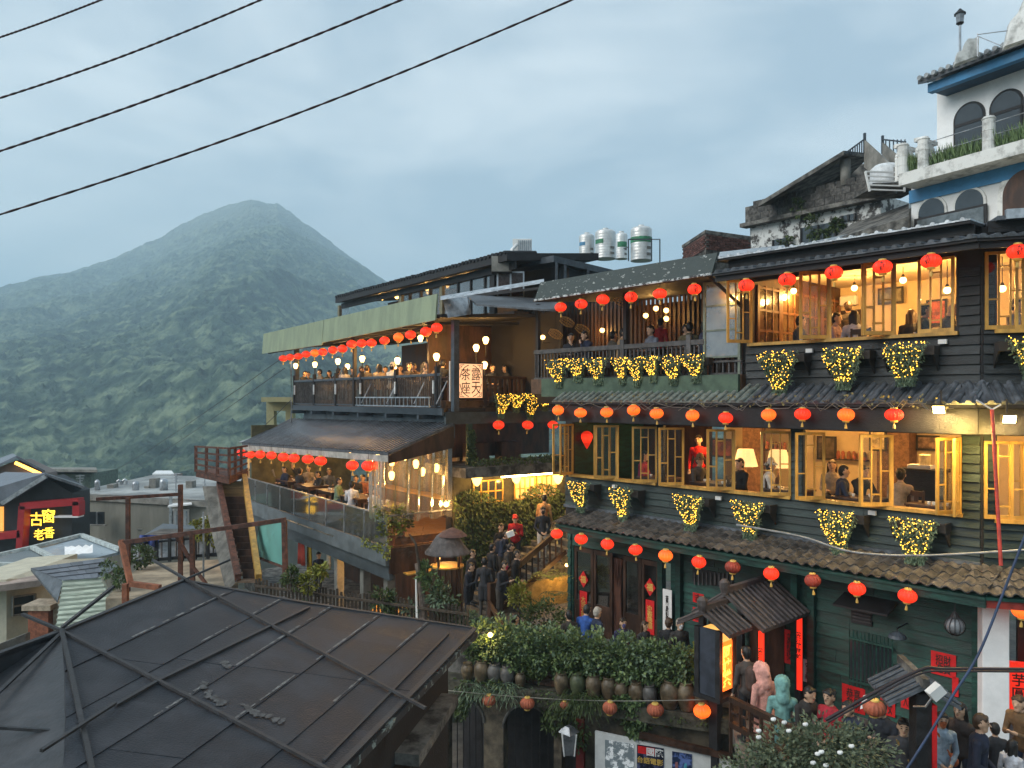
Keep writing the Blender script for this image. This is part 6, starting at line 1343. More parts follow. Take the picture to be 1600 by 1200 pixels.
# grey concrete building
gb_ = T('concrete_building', 'long plain grey concrete building with flat roof below the mountain', 'building', P(230, 840, 46))
a, b = P(112, 777, 44), P(372, 792, 40); za, zb = a.z, a.z - .0
L = [a, b, b + Vector((3, 10, 0)), a + Vector((0, 10, 0))]
mk('wall', MB().prism([Vector((p.x, p.y, -12)) for p in L], (0, 0, za + 12)), mat('streaked_concrete', (.20, .195, .165), .9, .25, .5, .3, stretch=(1, 1, .25)), gb_)
mk('parapet', MB().bar(a + Z * .05, b + Z * .05, .3, .28), M_conc, gb_); mk('string_course', MB().bar(P(90, 838, 43.9), P(210, 845, 42.8), .15, .12), M_conc, gb_)
mk('roof_sheet', MB().prism([p + Z * .22 for p in L], (0, 0, .06)), mat('pale_roof_surface', (.34, .35, .34), .7, .4, .4, .1), gb_)
w_ = quadY(267, 796, 295, 834, 41.0, .2, M_white, 'window', gb_)
for k in range(4): quadY(268 + k * 7.3, 799, 270 + k * 7.3, 832, 40.9, .06, M_steel, 'window_bar', w_)
mk('window_awning', MB().prism([P(262, 793, 40.4), P(300, 789, 40.4), P(298, 786, 41.2), P(266, 789, 41.2)], (0, 0, .08)), M_white, gb_); quadY(264, 775, 268, 822, 40.8, .12, M_steel, 'drain_pipe', gb_)
for i, (x, y) in enumerate(((186, 752), (195, 751))): mk('roof_vent', MB().tube([P(x - 3, 765, 48), P(x - 3, y, 48), P(x, y - 2, 48), P(x + 3, y, 48), P(x + 3, 760, 48)], .07, 6), M_steel, gb_)
for x, y0, y1 in ((172, 757, 775), (238, 748, 768), (230, 760, 768), (295, 752, 772)): quadY(x - 5, y0, x + 5, y1, 46, .6, M_conc, 'roof_block', gb_)
for x, y in ((140, 800), (215, 806)):
    f_ = quadY(x, y, x + 22, y + 20, 42.4, .12, M_dglass, 'window', gb_); quadY(x - 2, y + 20, x + 24, y + 22, 42.2, .2, M_conc, 'window_sill', gb_); quadY(x + 10, y, x + 12, y + 20, 42.3, .06, M_steel, 'window_bar', f_)
for i, (x, y, r_) in enumerate(((212, 770, 5), (256, 766, 6), (152, 768, 4))):
    p = P(x, y, 45); t = T('rooftop_tank', f'{ORD[i]} small steel tank from the timber stair on the concrete roof', 'water tank', p, 'tanks on the concrete roof'); mk('tank_body', MB().lathe(p, [(r_ * .037, 0), (r_ * .038, .5), (r_ * .036, .6), (.05, .7)], 14), M_steel, t, True)
for i, (x, y) in enumerate(((125, 768), (275, 765), (320, 770))):
    t = T('antenna', f'{ORD[i]} thin antenna mast from the black house on the concrete roof', 'antenna', P(x, y, 44), 'antennas on the concrete roof'); mb = MB(); mb.tube([P(x, y + 10, 44), P(x, y - 26, 44)], .03, 5)
    for k in range(4): mb.tube([P(x - 7 + k, y - 24 + 4 * k, 44), P(x + 7 - k, y - 25 + 4 * k, 44)], .016, 4)
    mk('mast', mb, M_steel, t)
for i, (x, y, Y) in enumerate(((96, 858, 36.4), (330, 815, 40))):
    p = P(x, y, Y); t = T('wall_condenser', ('air-conditioner condenser on the black house wall beside the neon', 'air-conditioner condenser on the concrete wall near the timber stair')[i], 'air conditioner', p); mk('case', MB().b(p.x - .4, p.x + .4, Y - .35, Y, p.z - .28, p.z + .28), M_paper, t, bevel=.02); mk('fan_grille', MB().lathe((0, 0, 0), [(.2, 0), (.2, .02)], 16), M_dsteel, t); t.children[-1].matrix_parent_inverse = Matrix.Identity(4); t.children[-1].matrix_basis = Matrix.Translation((-.1, -.37, 0)) @ Matrix.Rotation(R(90), 4, 'X')
# black house with red frame and yellow neon
bh = T('black_house', 'black gabled house with a thick red frame and yellow neon characters', 'building', P(60, 880, 37)); Yb = 37.0
mk('wall', MB().prism([P(-80, 890, Yb), P(112, 890, Yb), P(112, 770, Yb), P(70, 746, Yb), P(2, 790, Yb), P(-80, 800, Yb)], (0, 1.6, 0)), mat('black_cladding', (.022, .028, .033), .6, .3, 2, .15), bh)
mk('roof', MB().prism([P(3, 787, Yb - .8), P(72, 744, Yb - .8), P(8, 742, Yb + 2.5), P(-90, 775, Yb + 2.5), P(-90, 792, Yb - .8)], (0, 0, .15)), mat('blue_grey_sheet_roof', (.15, .17, .20), .5, .15, 1.5, .1), bh)
mk('roof', MB().prism([P(72, 744, Yb - .8), P(132, 764, Yb - .8), P(128, 760, Yb + 1.6), P(70, 742, Yb + 1.6)], (0, 0, .12)), M_tileb, bh)
mk('verge', MB().bar(P(3, 787, Yb - .85), P(72, 744, Yb - .85), .12, .2), M_steel, bh)
M_rf = mat('red_frame_paint', (.36, .015, .02), .5, .12, 3, .05)
for q in (((33, 880), (39, 790)), ((36, 790), (127, 783)), ((123, 783), (123, 805)), ((-40, 842), (36, 833))):
    a, b = P(*q[0], Yb - .5), P(*q[1], Yb - .5); mk('red_frame', MB().bar(a, b, .5, .32 if q[0][1] != 880 else .3, Z if q[0][1] in (790, 842) else Vector((1, 0, 0))), M_rf, bh)
ns2 = T('neon_sign', 'yellow neon characters on the black wall inside the red frame', 'sign', P(67, 820, Yb - .3))
M_neon = glow('yellow_neon', (1, .55, .04), 1.8)
for c, x, y, s_ in (('古', 57, 811, .62), ('窗', 76, 806, .62), ('老', 61, 835, .5), ('香', 77, 832, .5)):
    lettering('lettering', c, .8, P(x, y, Yb - .25), Vector((1, 0, 0)), Z, M_neon, ns2, .006, fit=(s_, s_ * 1.05))
    lettering('backing', c, .8, P(x, y, Yb - .2), Vector((1, 0, 0)), Z, M_ink, ns2, .02, off=.0, fit=(s_ * 1.08, s_ * 1.12))
quadY(-40, 792, 4, 830, Yb - .1, .15, mat('warm_lit_pane', (.5, .3, .1), .6, emis=(1, .42, .08), es=.5), 'lit_window', bh)
quadY(84, 807, 122, 809, Yb - .8, .5, M_white, 'ledge', bh)
# house behind with a glowing roof edge
bh2 = T('glowing_eave_house', 'grey house behind the black one with a glowing strip under its gable', 'building', P(30, 760, 45)); Yc = 45
mk('wall', MB().prism([P(-80, 800, Yc), P(66, 800, Yc), P(66, 740, Yc), P(24, 720, Yc), P(-80, 760, Yc)], (0, 1.5, 0)), mat('taupe_wall', (.16, .14, .13), .8, .15, 1, .1), bh2)
mk('roof', MB().prism([P(26, 716, Yc - .6), P(70, 739, Yc - .6), P(67, 736, Yc + 1.6), P(24, 714, Yc + 1.6)], (0, 0, .15)), M_tileb, bh2); mk('roof', MB().prism([P(26, 716, Yc - .6), P(-60, 757, Yc - .6), P(-64, 742, Yc + 6), P(20, 712, Yc + 6)], (0, 0, .15)), MATS['blue_grey_sheet_roof'], bh2)
mk('light_strip', MB().bar(P(24, 723, Yc - .5), P(66, 742, Yc - .5), .1, .16), glow('eave_strip', (1, .42, .06), 3.2), bh2)
fb_ = T('flat_roof_shed', 'pale green shed with a flat grey roof below the mountain', 'building', P(105, 750, 58)); quadY(70, 740, 142, 770, 58, 4, mat('pale_green_wall', (.13, .17, .14), .8), 'wall', fb_); mk('roof', MB().prism([P(60, 737, 57), P(152, 738, 57), P(150, 734, 64), P(66, 734, 64)], (0, 0, .2)), M_conc, fb_)
# small far roofs and a pavilion near the valley floor
for i, (x0, x1, y, Y) in enumerate(((238, 272, 742, 95), (236, 262, 752, 80), (302, 322, 752, 90), (310, 330, 760, 75))):
    t = T('far_shed', f'{ORD[i]} tiny white-roofed shed from the black house on the slope below the mountain', 'shed', P((x0 + x1) / 2, y + 8, Y), 'far sheds'); quadY(x0 + 3, y + 1, x1 - 3, y + 14, Y + .6, 3, mat('shed_wall', (.25, .2, .17), .8), 'wall', t); mk('roof', MB().prism([P(x0, y, Y), P(x1, y, Y), P(x1 - 4, y - 5, Y + 4), P(x0 + 6, y - 5, Y + 4)], (0, 0, .15)), M_white, t)
# glazed roof, beige-roofed cream house, grey slates, pale green shed
gr_ = T('glazed_roof_house', 'low house with a pale blue-grey framed sheet roof', 'building', P(90, 880, 31)); Yg = 31
pts_ = [P(-60, 892, 28.5), P(100, 893, 28.5), P(186, 860, 31.5), P(127, 840, 34), P(-60, 868, 34)]
slab('roof', [P(52, 858, 32.5), P(127, 839, 34.5), P(187, 862, 31.5), P(100, 884, 28.8)], .12, mat('pale_sheet_roof', (.33, .40, .45), .4, .12, 1, .05), gr_)
slab('roof', [P(-70, 885, 31), P(52, 858, 32.5), P(100, 884, 28.8), P(-70, 888, 28.8)], .12, mat('grey_sheet_roof', (.15, .18, .19), .5, .12, 1, .05), gr_)
for q in ((P(-70, 884, 31), P(52, 857, 32.4)), (P(52, 857, 32.4), P(127, 838, 34.4)), (P(127, 838, 34.4), P(188, 861, 31.4)), (P(50, 857, 32.4), P(101, 883, 28.6)), (P(-70, 883, 28.6), P(95, 886, 28.6))): mk('roof_frame', MB().bar(q[0] + Z * .06, q[1] + Z * .06, .18, .14), mat('pale_frame', (.42, .47, .46), .6), gr_)
mk('wall', MB().prism([P(-70, 888, 29.2), P(98, 886, 29.2), P(98, 930, 29.2), P(-70, 930, 29.2)], (0, 2, 0)), M_concd, gr_)
t = T('white_tarp', 'crumpled white tarp lying on the pale sheet roof', 'tarp', P(120, 866, 29.8)); mb = MB()
for j in range(5):
    for k in range(9): f, g = k / 8, j / 4; q = P(101 + 44 * f, 873 - 13 * g - 3 * f, 29.6 + g); q.z += .10 * abs(math.sin(k * 1.7 + j)) + .08; mb.v.append(tuple(q))
mb.f = [(j * 9 + k, j * 9 + k + 1, j * 9 + k + 10, j * 9 + k + 9) for j in range(4) for k in range(8)]; mb.m = [0] * 32; mk('sheet', mb, M_white, t, True, fix=False)
ch = T('cream_house', 'cream cottage with a beige flat roof and a brick chimney', 'building', P(40, 990, 24)); Yh = 24.5
mk('wall', MB().prism([P(-80, 1010, Yh), P(10, 1010, Yh), P(10, 905, Yh), P(-80, 912, Yh)], (0, 4, 0)), mat('cream_render', (.52, .49, .38), .8, .1, 2, .1), ch); mk('wall', MB().prism([P(10, 1010, Yh), P(95, 1000, Yh + 2), P(95, 900, Yh + 2), P(10, 905, Yh)], (0, 3, 0)), MATS['cream_render'], ch)
slab('roof', [P(-80, 925, 23.2), P(64, 906, 24.4), P(100, 885, 28), P(-80, 890, 28.2)], .2, mat('beige_roof', (.33, .26, .22), .85, .25, 2, .15), ch)
fw = mk('window', MB().prism([P(20, 962, Yh + .1), P(54, 956, Yh + .9), P(54, 928, Yh + .9), P(20, 933, Yh + .1)], (0, .1, 0)), M_dglass, ch)
for q in ((20, 962, 20, 933), (54, 956, 54, 928), (20, 948, 54, 942), (20, 962, 54, 956), (20, 933, 54, 928)):
    mk('window_frame', MB().bar(P(q[0], q[1], Yh + (.0 if q[0] < 30 else .8)), P(q[2], q[3], Yh + (0 if q[2] < 30 else .8)), .05), M_conc, fw)
t_ = P(60, 975, 22); mk('chimney', MB().b(t_.x - .3, t_.x + .28, 22, 22.6, t_.z - 1.2, t_.z + .4), mat('red_brick_chimney', (.25, .09, .05), .9, .3, 9, .4), ch); mk('chimney_cap', MB().b(t_.x - .42, t_.x + .4, 21.9, 22.7, t_.z + .402, t_.z + .55), mat('sand_render', (.42, .34, .25), .9), ch); mk('chimney', MB().b(t_.x + .3, t_.x + .8, 22.2, 22.8, t_.z - 1.2, t_.z + .6), MATS['sand_render'], ch)
mk('boundary_wall', MB().prism([P(-60, 1030, 20), P(40, 990, 21.5), P(40, 1003, 21.5), P(-60, 1043, 20)], (0, .2, 0)), M_conc, ch)
sl_ = T('slate_shed', 'shed with a grey slate roof and pale green corrugated wall', 'shed', P(130, 970, 22)); Ys = 22.5
rp = [P(48, 888, 23.6), P(165, 872, 25.5), P(184, 885, 24.2), P(158, 903, 21.8), P(98, 908, 21.6), P(90, 938, 21.0)]
mk('roof', MB().prism(rp, (0, 0, -.08)), M_tileb, sl_)
M_sl = mat('grey_slate', (.12, .135, .16), .6, .2, 6, .2, rnd=.25)
for r_ in range(4):
    for k in range(6):
        def sq_(f, g): return rp[0].lerp(rp[1], f).lerp(rp[4].lerp(rp[3], f), g)
        f0, f1 = max(0, (k - .5 * (r_ % 2)) / 6), min(1, (k + 1 - .5 * (r_ % 2)) / 6); g0, g1 = r_ / 4, (r_ + 1.1) / 4
        mk('slate', MB().prism([sq_(f0, g0) + Z * .01, sq_(f1 - .006, g0) + Z * .01, sq_(f1 - .006, g1) + Z * .04, sq_(f0, g1) + Z * .04], (0, 0, -.02)), M_sl, sl_)
wq = [P(98, 908, 21.6), P(158, 903, 21.8), P(190, 980, 20.5), P(86, 992, 20.2)]
mk('wall', MB().prism(wq, (0, .12, 0)), mat('pale_green_corrugated', (.40, .45, .37), .7, .3, 4, .2, stretch=(.3, 1, 2.5)), sl_)
for k in range(12): f = k / 11; mk('corrugation', MB().bar(wq[0].lerp(wq[3], f) - Vector((0, .03, 0)), wq[1].lerp(wq[2], f) - Vector((0, .03, 0)), .04, .05), MATS['pale_green_corrugated'], sl_)
for i in range(3):
    t = T('roof_weed', f'{ORD[i]} clump of weeds from the slate shed at the edge of the sandy yard', 'plant', P(172 + 9 * i, 900 + 12 * i, 21.5), 'weeds by the sandy yard'); mb = MB(); foliage(mb, P(172 + 9 * i, 890 + 12 * i, 21.5), (.2, .2, .26), 200, .10, .05); mk('foliage', mb, M_leaf, t, fix=False)
# sandy yard slab and its rusty pergola
yd = mk('yard', MB().prism([P(165, 935, 20.6), P(372, 935, 20.4), P(372, 872, 26), P(220, 882, 26)], (0, 0, -.4)), mat('sandy_yard', (.30, .25, .18), .95, .35, 1.2, .4), kind='structure')
pg = T('rusty_pergola', 'rusty steel pergola frame standing in the sandy yard', 'pergola', P(300, 910, 21))
for (a, b, w_, m) in (((200, 925, 21.5), (200, 778, 21.5), .10, M_rust), ((282, 915, 22.5), (282, 757, 22.5), .11, M_rust), ((150, 780, 21.5), (284, 772, 22.5), .09, M_rust), ((190, 848, 20.6), (446, 812, 20.2), .11, M_rust), ((444, 812, 20.2), (446, 912, 20.2), .12, M_rust), ((300, 832, 20.8), (301, 908, 20.8), .11, M_rust), ((301, 885, 20.8), (322, 912, 20.6), .07, M_rust), ((276, 838, 20.8), (300, 880, 20.8), .08, M_rust), ((448, 812, 20.2), (520, 838, 22), .03, M_steel)):
    mk('beam', MB().bar(P(*a), P(*b), w_), m, pg)
M_ost = mat('orange_primed_steel', (.28, .10, .05), .7, .3, 6, .2)
for (a, b) in (((189, 845, 20.6), (204, 912, 20.0)), ((204, 912, 20.0), (250, 918, 19.8)), ((196, 912, 20), (196, 945, 20))): mk('beam', MB().bar(P(*a), P(*b), .13), M_ost, pg)
mk('pipe', MB().tube([P(318, 800, 20.9), P(318, 905, 20.9)], .025, 6), M_steel, pg)
# white fence house with blue cloth
wf_ = T('white_panel_fence', 'white panel fence with dark posts beyond the sandy yard', 'fence', P(280, 875, 28))
for k in range(13):
    x = 208 + k * 11.5; quadY(x, 846 - k * .6, x + 8.5, 876 - k * .9, 27.5, .06, mat('white_panel', (.55, .57, .60), .7), 'panel', wf_)
mk('rail', MB().bar(P(204, 878, 27.4), P(360, 864, 27.4), .1), M_black, wf_); mk('rail', MB().bar(P(204, 850, 27.4), P(360, 836, 27.4), .08), M_black, wf_)
for k in range(8): x = 205 + k * 20; mk('post', MB().bar(P(x, 882 - k * 1.5, 27.3), P(x, 842 - k * 1.6, 27.3), .09), M_black, wf_)
ds = T('dark_roof_shed', 'small shed with a dark sheet roof behind the white panel fence', 'shed', P(270, 840, 30)); mk('roof', MB().prism([P(205, 848, 29), P(285, 838, 29), P(345, 838, 30), P(310, 822, 33), P(255, 818, 33)], (0, 0, -.1)), M_tileb, ds); quadY(215, 840, 340, 870, 29.6, 2, M_concd, 'wall', ds)
t = T('blue_tarp', 'crumpled royal-blue tarp on the shed behind the fence', 'tarp', P(238, 845, 27.2)); mb = MB(); foliage(mb, P(236, 843, 27.1), (.42, .2, .2), 3, .1, .1)
mb = MB()
for j in range(6):
    for k in range(9): f, g = k / 8, j / 5; q = P(218 + 30 * f, 836 + 22 * g * (.4 + .6 * f) , 27.2 - .3 * math.sin(k * 1.5) * g); mb.v.append(tuple(q))
mb.f = [(j * 9 + k, j * 9 + k + 1, j * 9 + k + 10, j * 9 + k + 9) for j in range(5) for k in range(8)]; mb.m = [0] * 40; mk('sheet', mb, mat('blue_tarp', (.012, .045, .25), .5), t, True, fix=False)
for i, (x, y, Y, r_) in enumerate(((335, 830, 27, .6), (318, 826, 27, .4), (220, 870, 25, .4))):
    t = T('garden_bush', f'{ORD[i]} green bush near the white panel fence', 'bush', P(x, y + 14, Y), 'bushes by the fence'); mb = MB(); foliage(mb, P(x, y, Y), (r_, r_, r_ * .8), 420, .14, .09); mk('foliage', mb, M_leafy if i < 2 else M_ivy, t, fix=False)
# timber stair with a concrete flank climbing to the rusty platform
ws = T('timber_stair', 'steep timber stair with a concrete flank beside the glass-railed terrace', 'stair', P(370, 915, 22))
Ya, Yt = 21.5, 26.5
mk('flank', MB().prism([P(358, 922, Ya), P(372, 905, Ya), P(343, 760, Yt), P(321, 760, Yt), P(330, 810, 25)], (-.12, .05, 0)), mat('grey_flank', (.16, .15, .13), .9, .4, 2, .4), ws)
for xa, xb in ((372, 342), (404, 382)): mk('stringer', MB().bar(P(xa, 903, Ya), P(xb, 745 if xb > 350 else 755, Yt), .16, .24), M_honey if xb > 350 else M_rust, ws)
for k in range(12):
    f = k / 11; y = 908 - (908 - 790) * f; x0, x1 = 372 + (345 - 372) * f, 404 + (383 - 404) * f; Y = Ya + (25.6 - Ya) * f; a, b = P(x0, y, Y), P(x1, y, Y)
    mk('step', MB().b(a.x, b.x, Y, Y + .34, a.z - .05, a.z), mat('pale_worn_tread', (.20, .13, .085), .8, .4, 5, .3), ws); mk('riser', MB().b(a.x + .02, b.x - .02, Y + .32, Y + .35, a.z - .0, a.z + .26), M_brown, ws)
quadY(340, 752, 384, 800, 26.4, .1, mat('straw_plank_wall', (.22, .15, .07), .8, .3, 3, .2, stretch=(.4, 1, 3)), 'back_wall', ws)
pf = T('rusty_platform', 'rusty steel balcony platform with open railings jutting toward the mountain', 'platform', P(350, 745, 27)); Yp = 27.0
mk('deck', MB().prism([P(306, 737, Yp), P(358, 748, Yp - 1.5), P(388, 735, Yp), P(330, 732, Yp + 1.5)], (0, 0, -.18)), M_rust, pf)
cs = [P(306, 737, Yp), P(358, 748, Yp - 1.5), P(386, 735, Yp)]; ct = [P(306, 700, Yp), P(358, 703, Yp - 1.5), P(386, 699, Yp)]
for i in range(2):
    for g in (0, .25, .5, .75, 1): mk('rail', MB().bar(cs[i].lerp(ct[i], g) + Z * .05, cs[i + 1].lerp(ct[i + 1], g) + Z * .05, .06), M_rust, pf)
    for g in (0, .33, .66): mk('post', MB().bar(cs[i].lerp(cs[i + 1], g), ct[i].lerp(ct[i + 1], g) + Z * .08, .08), M_rust, pf)
for (a, b) in (((345, 745, Yp - 1), (375, 765, Yp)), ((385, 735, Yp), (372, 775, Yp))): mk('brace', MB().bar(P(*a), P(*b), .1), M_rust, pf)
t = T('teal_tarp', 'flat teal tarp screen stretched below the glass-railed terrace', 'tarp', P(420, 860, 23)); mk('sheet', MB().prism([P(404, 822, 24.0), P(443, 814, 21.0), P(444, 884, 21.0), P(400, 868, 24.0)], (0, .03, 0)), mat('teal_sheet', (.12, .32, .28), .6, .1, 2, .05), t)
mk('frame', MB().bar(P(404, 820, 24), P(443, 812, 20.95), .06).bar(P(400, 870, 24), P(444, 886, 20.95), .06), M_rust, t)
# wooden fence with plants behind the pavilion roof
fc = T('bamboo_fence', 'low dark slatted fence behind the black pavilion roof', 'fence', P(560, 950, 18)); 
for k in range(58):
    f = k / 57; x = 400 + 330 * f; Y = 19.5 - 2.6 * f; y0 = 905 + 42 * f; mk('slat', MB().bar(P(x, y0 + 44, Y), P(x + random.uniform(-1, 1), y0 + random.uniform(-2, 3), Y), .055, .02, Vector((0, 1, 0))), M_bark, fc)
for dy in (10, 30): mk('rail', MB().bar(P(398, 905 + dy, 19.4), P(732, 950 + dy, 16.8), .05), M_bark, fc)
for i, (x, y, r_, m) in enumerate(((455, 895, .28, M_ivy), (482, 905, .25, M_leafy), (500, 885, .22, M_leafy), (470, 950, .3, M_ivy), (615, 955, .32, M_ivy), (648, 950, .35, M_gleaf), (600, 930, .3, M_ivy), (690, 925, .42, M_gleaf), (700, 945, .4, M_ivy), (675, 905, .35, M_leaf), (668, 890, .26, M_leaf))):
    Y = 18.6 - 1.2 * (x - 450) / 250; t = T('garden_plant', f'{ORD[i]} leafy plant from the timber stair along the slatted fence', 'plant', P(x, y + 25, Y), 'plants along the slatted fence'); mb = MB(); foliage(mb, P(x, y + 6, Y), (r_ * .75, r_ * .75, r_ * .8), 260, .13, .06, .4); mk('foliage', mb, m, t, fix=False); mk('stem', MB().tube([P(x, y + 30, Y), P(x, y, Y)], .02, 5), M_bark, t)
t = T('bare_trunk', 'bare forked tree trunk between the slatted fence and the round booth', 'tree', P(658, 975, 17.4)); mk('trunk', MB().tube([P(662, 985, 17.4), P(660, 930, 17.5), P(652, 880, 17.6)], [.09, .08, .06], 8), mat('pale_bark', (.20, .15, .12), .9, .4, 6, .4), t); mk('branch', MB().tube([P(660, 925, 17.5), P(650, 850, 17.6), P(640, 835, 17.8)], [.05, .03, .02], 6), M_bark, t); mk('branch', MB().tube([P(652, 985, 17.3), P(650, 905, 17.4)], [.03, .02], 6), M_paper, t)
mb = MB(); foliage(mb, P(648, 850, 17.7), (.4, .4, .3), 300, .12, .01); mk('twigs', mb, M_bark, t, fix=False)
t = T('trailing_vine', 'pale vine trailing over the grey terrace beam', 'vine', FG.at(580, 850, 10.0)); mb = MB()
for k in range(110): f = random.random(); q = FG.at(565 + 42 * f, 845 + 25 * f * f + random.uniform(-6, 8), 10.02); mb.leaf(q, .1, .06, rv() - Z * .4, rv())
for k in range(70): q = FG.at(606 + random.uniform(-5, 4), 800 + 70 * random.random(), 10.0); mb.leaf(q, .1, .06, rv() - Z * .4, rv())
mk('foliage', mb, M_leafy, t, fix=False)
# yellow concrete frame beyond the wing
yf = T('yellow_concrete_frame', 'unfinished yellow concrete frame standing behind the upper terrace', 'building', P(435, 690, 42)); M_yc = mat('yellow_render', (.36, .35, .20), .8, .1, 2, .1)
a, b = P(408, 622, 40), P(470, 624, 40); mk('roof_slab', MB().b(a.x, b.x, 40, 44, a.z - .2, a.z + .05), M_yc, yf)
for x in (422, 452): q = P(x, 640, 41); mk('post', MB().b(q.x - .2, q.x + .2, 41, 41.5, -6, a.z - .2), M_yc, yf)
q = P(437, 636, 41); mk('beam', MB().b(P(416, 0, 41).x, P(460, 0, 41).x, 41.01, 41.4, q.z - .2, a.z - .205), M_yc, yf)

# ================================================================ ROOFTOP STOREYS AND HOUSES BEHIND
up = T('rooftop_pavilion', 'black rooftop storey with glowing windows above the sage-green awning', 'building', FG.L(30, 16, 2.8)); L = FG.L
u0, u1 = FG.u(796, 15.0), FG.u(527, 15.0)
mk('roof', MB().box8([L(u0, 14.9, 4.55), L(u1, 14.9, 4.55), L(u1, 19, 5.0), L(u0, 19, 5.0), L(u0, 14.9, 4.80), L(u1, 14.9, 4.80), L(u1, 19, 5.25), L(u0, 19, 5.25)]), M_black, up)
n = 60
for i in range(n):
    uu = u0 + (u1 - u0) * (i + .5) / n; mk('roof_tile', MB().tube([L(uu, 14.86, 4.83 + random.uniform(-.01, .02)), L(uu, 16.2, 4.97)], .075, 6), M_black, up)
u2 = FG.u(640, 15.3)
mk('wall', MB().fb(FG, u0, u1 - .4, 17.5, 17.6, 2.6, 4.7), M_brown, up); mk('floor', MB().fb(FG, u0, u1 - .2, 15.2, 17.6, 2.75, 2.9), M_floorw, up)
mk('beam', MB().fb(FG, u0, u1, 15.2, 15.3, 4.3, 4.55), M_black, up)
for x, w_ in ((530, .2), (626, .25), (640, .06), (657, .1), (672, .06), (690, .2), (716, .08), (736, .06), (758, .08), (770, .3)):
    uu = FG.u(x, 15.3); mk('post', MB().fb(FG, uu - w_ / 2, uu + w_ / 2, 15.26, 15.40, 2.85, 4.5), mat('ochre_post', (.20, .18, .11), .6) if x in (530, 626, 690) else M_black, up)
for x0, x1, m in ((628, 655, None), (660, 688, None), (692, 714, None), (718, 735, 1), (737, 757, 1), (759, 768, 1), (531, 545, None)):
    ua, ub_ = FG.u(x1, 15.32), FG.u(x0, 15.32); mk('pane', MB().fb(FG, ua, ub_, 15.31, 15.33, 3.0, 4.3), glass('rear_pane', (.8, .85, .88), .5, .05, .15, (.5, .55, .58)) if m else M_glass, up)
for i, (x, y) in enumerate(((597, 466), (620, 464), (667, 450), (698, 440), (729, 434))):
    p = FG.at(x, y, 16.0); t = T('pendant_lamp', f'{ORD[i]} bulb from the valley end in the rooftop storey', 'lamp', p, 'bulbs in the rooftop storey'); mk('bulb', MB().ball(p, .09, 8, 6, sc=(1, 1, 1.4 if i == 2 else 1)), M_bulb2, t, True); mk('cord', MB().tube([p, (p.x, p.y, 4.6)], .01, 5), M_black, t); lightpt('lamp_glow', p - Z * .2, 16)
# flat-roofed block joined to it
fr_ = T('flat_roof_block', 'dark flat-roofed rooftop block below the steel water tanks', 'building', P(900, 440, 27)); c = P(865, 399, 26.0); a = P(796, 410, 27.5); b = P(1012, 412, 31); a.z = b.z = c.z
mk('roof', MB().prism([c, a, a + (b - c), b], (0, 0, -.22)), M_dsteel, fr_)
L3 = [c + Vector((.15, .3, -.23)), a + Vector((.2, .3, -.23)), a + (b - c) + Vector((0, 0, -.23)), b + Vector((-.1, 0, -.23))]
mk('wall', MB().prism([p + Vector((.1, .5, 0)) for p in L3], (0, 0, -2.0)), mat('dark_blue_wall', (.022, .028, .035), .7), fr_)
for f in (0, .08, .3, .5): q = c.lerp(b, f) + Vector((.1, .1, -.22)); mk('post', MB().bar(q, q - Z * 2.0, .09), M_dsteel, fr_)
q0 = P(776, 424, 26.4); mk('window_frame', MB().b(q0.x, q0.x + .95, 26.4, 26.5, q0.z - .9, q0.z), M_steel, fr_); 
for k in (0, 1): mk('pane', MB().b(q0.x + .06 + k * .45, q0.x + .45 + k * .45, 26.38, 26.398, q0.z - .85, q0.z - .06), mat('brown_pane', (.05, .025, .02), .3), fr_)
mk('parapet_block', MB().b(P(768, 0, 26).x, P(800, 0, 26).x, 26, 26.8, P(0, 424, 26).z, P(0, 400, 26).z), M_conc, fr_)
ac = T('air_conditioner', 'white air-conditioner condenser with a fat pipe on the rooftop', 'air conditioner', P(816, 399, 27)); a = P(801, 399, 27); b = P(831, 373, 27)
mk('case', MB().b(a.x, b.x, 27, 27.4, a.z, b.z), M_paper, ac, bevel=.01)
for k in range(7): x = P(810 + 3 * k, 0, 26.98).x; mk('grille_slat', MB().b(x, x + .03, 26.97, 26.995, a.z + .06, b.z - .05), M_steel, ac)
mk('pipe', MB().tube([P(808, 382, 26.9), P(800, 390, 26.8), P(800, 402, 26.7), P(790, 410, 26.6), P(780, 409, 26.6)], .06, 8), M_paper, ac, True); mk('stand', MB().b(a.x - .4, b.x + .1, 26.9, 27.5, a.z - .12, a.z), M_conc, ac)
M_tank = mat('stainless_steel', (.72, .72, .70), .42, .12, 3, .05, metal=.6)
M_tgr = mat('green_tank_band', (.04, .20, .10), .5); M_tbl = mat('blue_tank_label', (.08, .25, .42), .5)
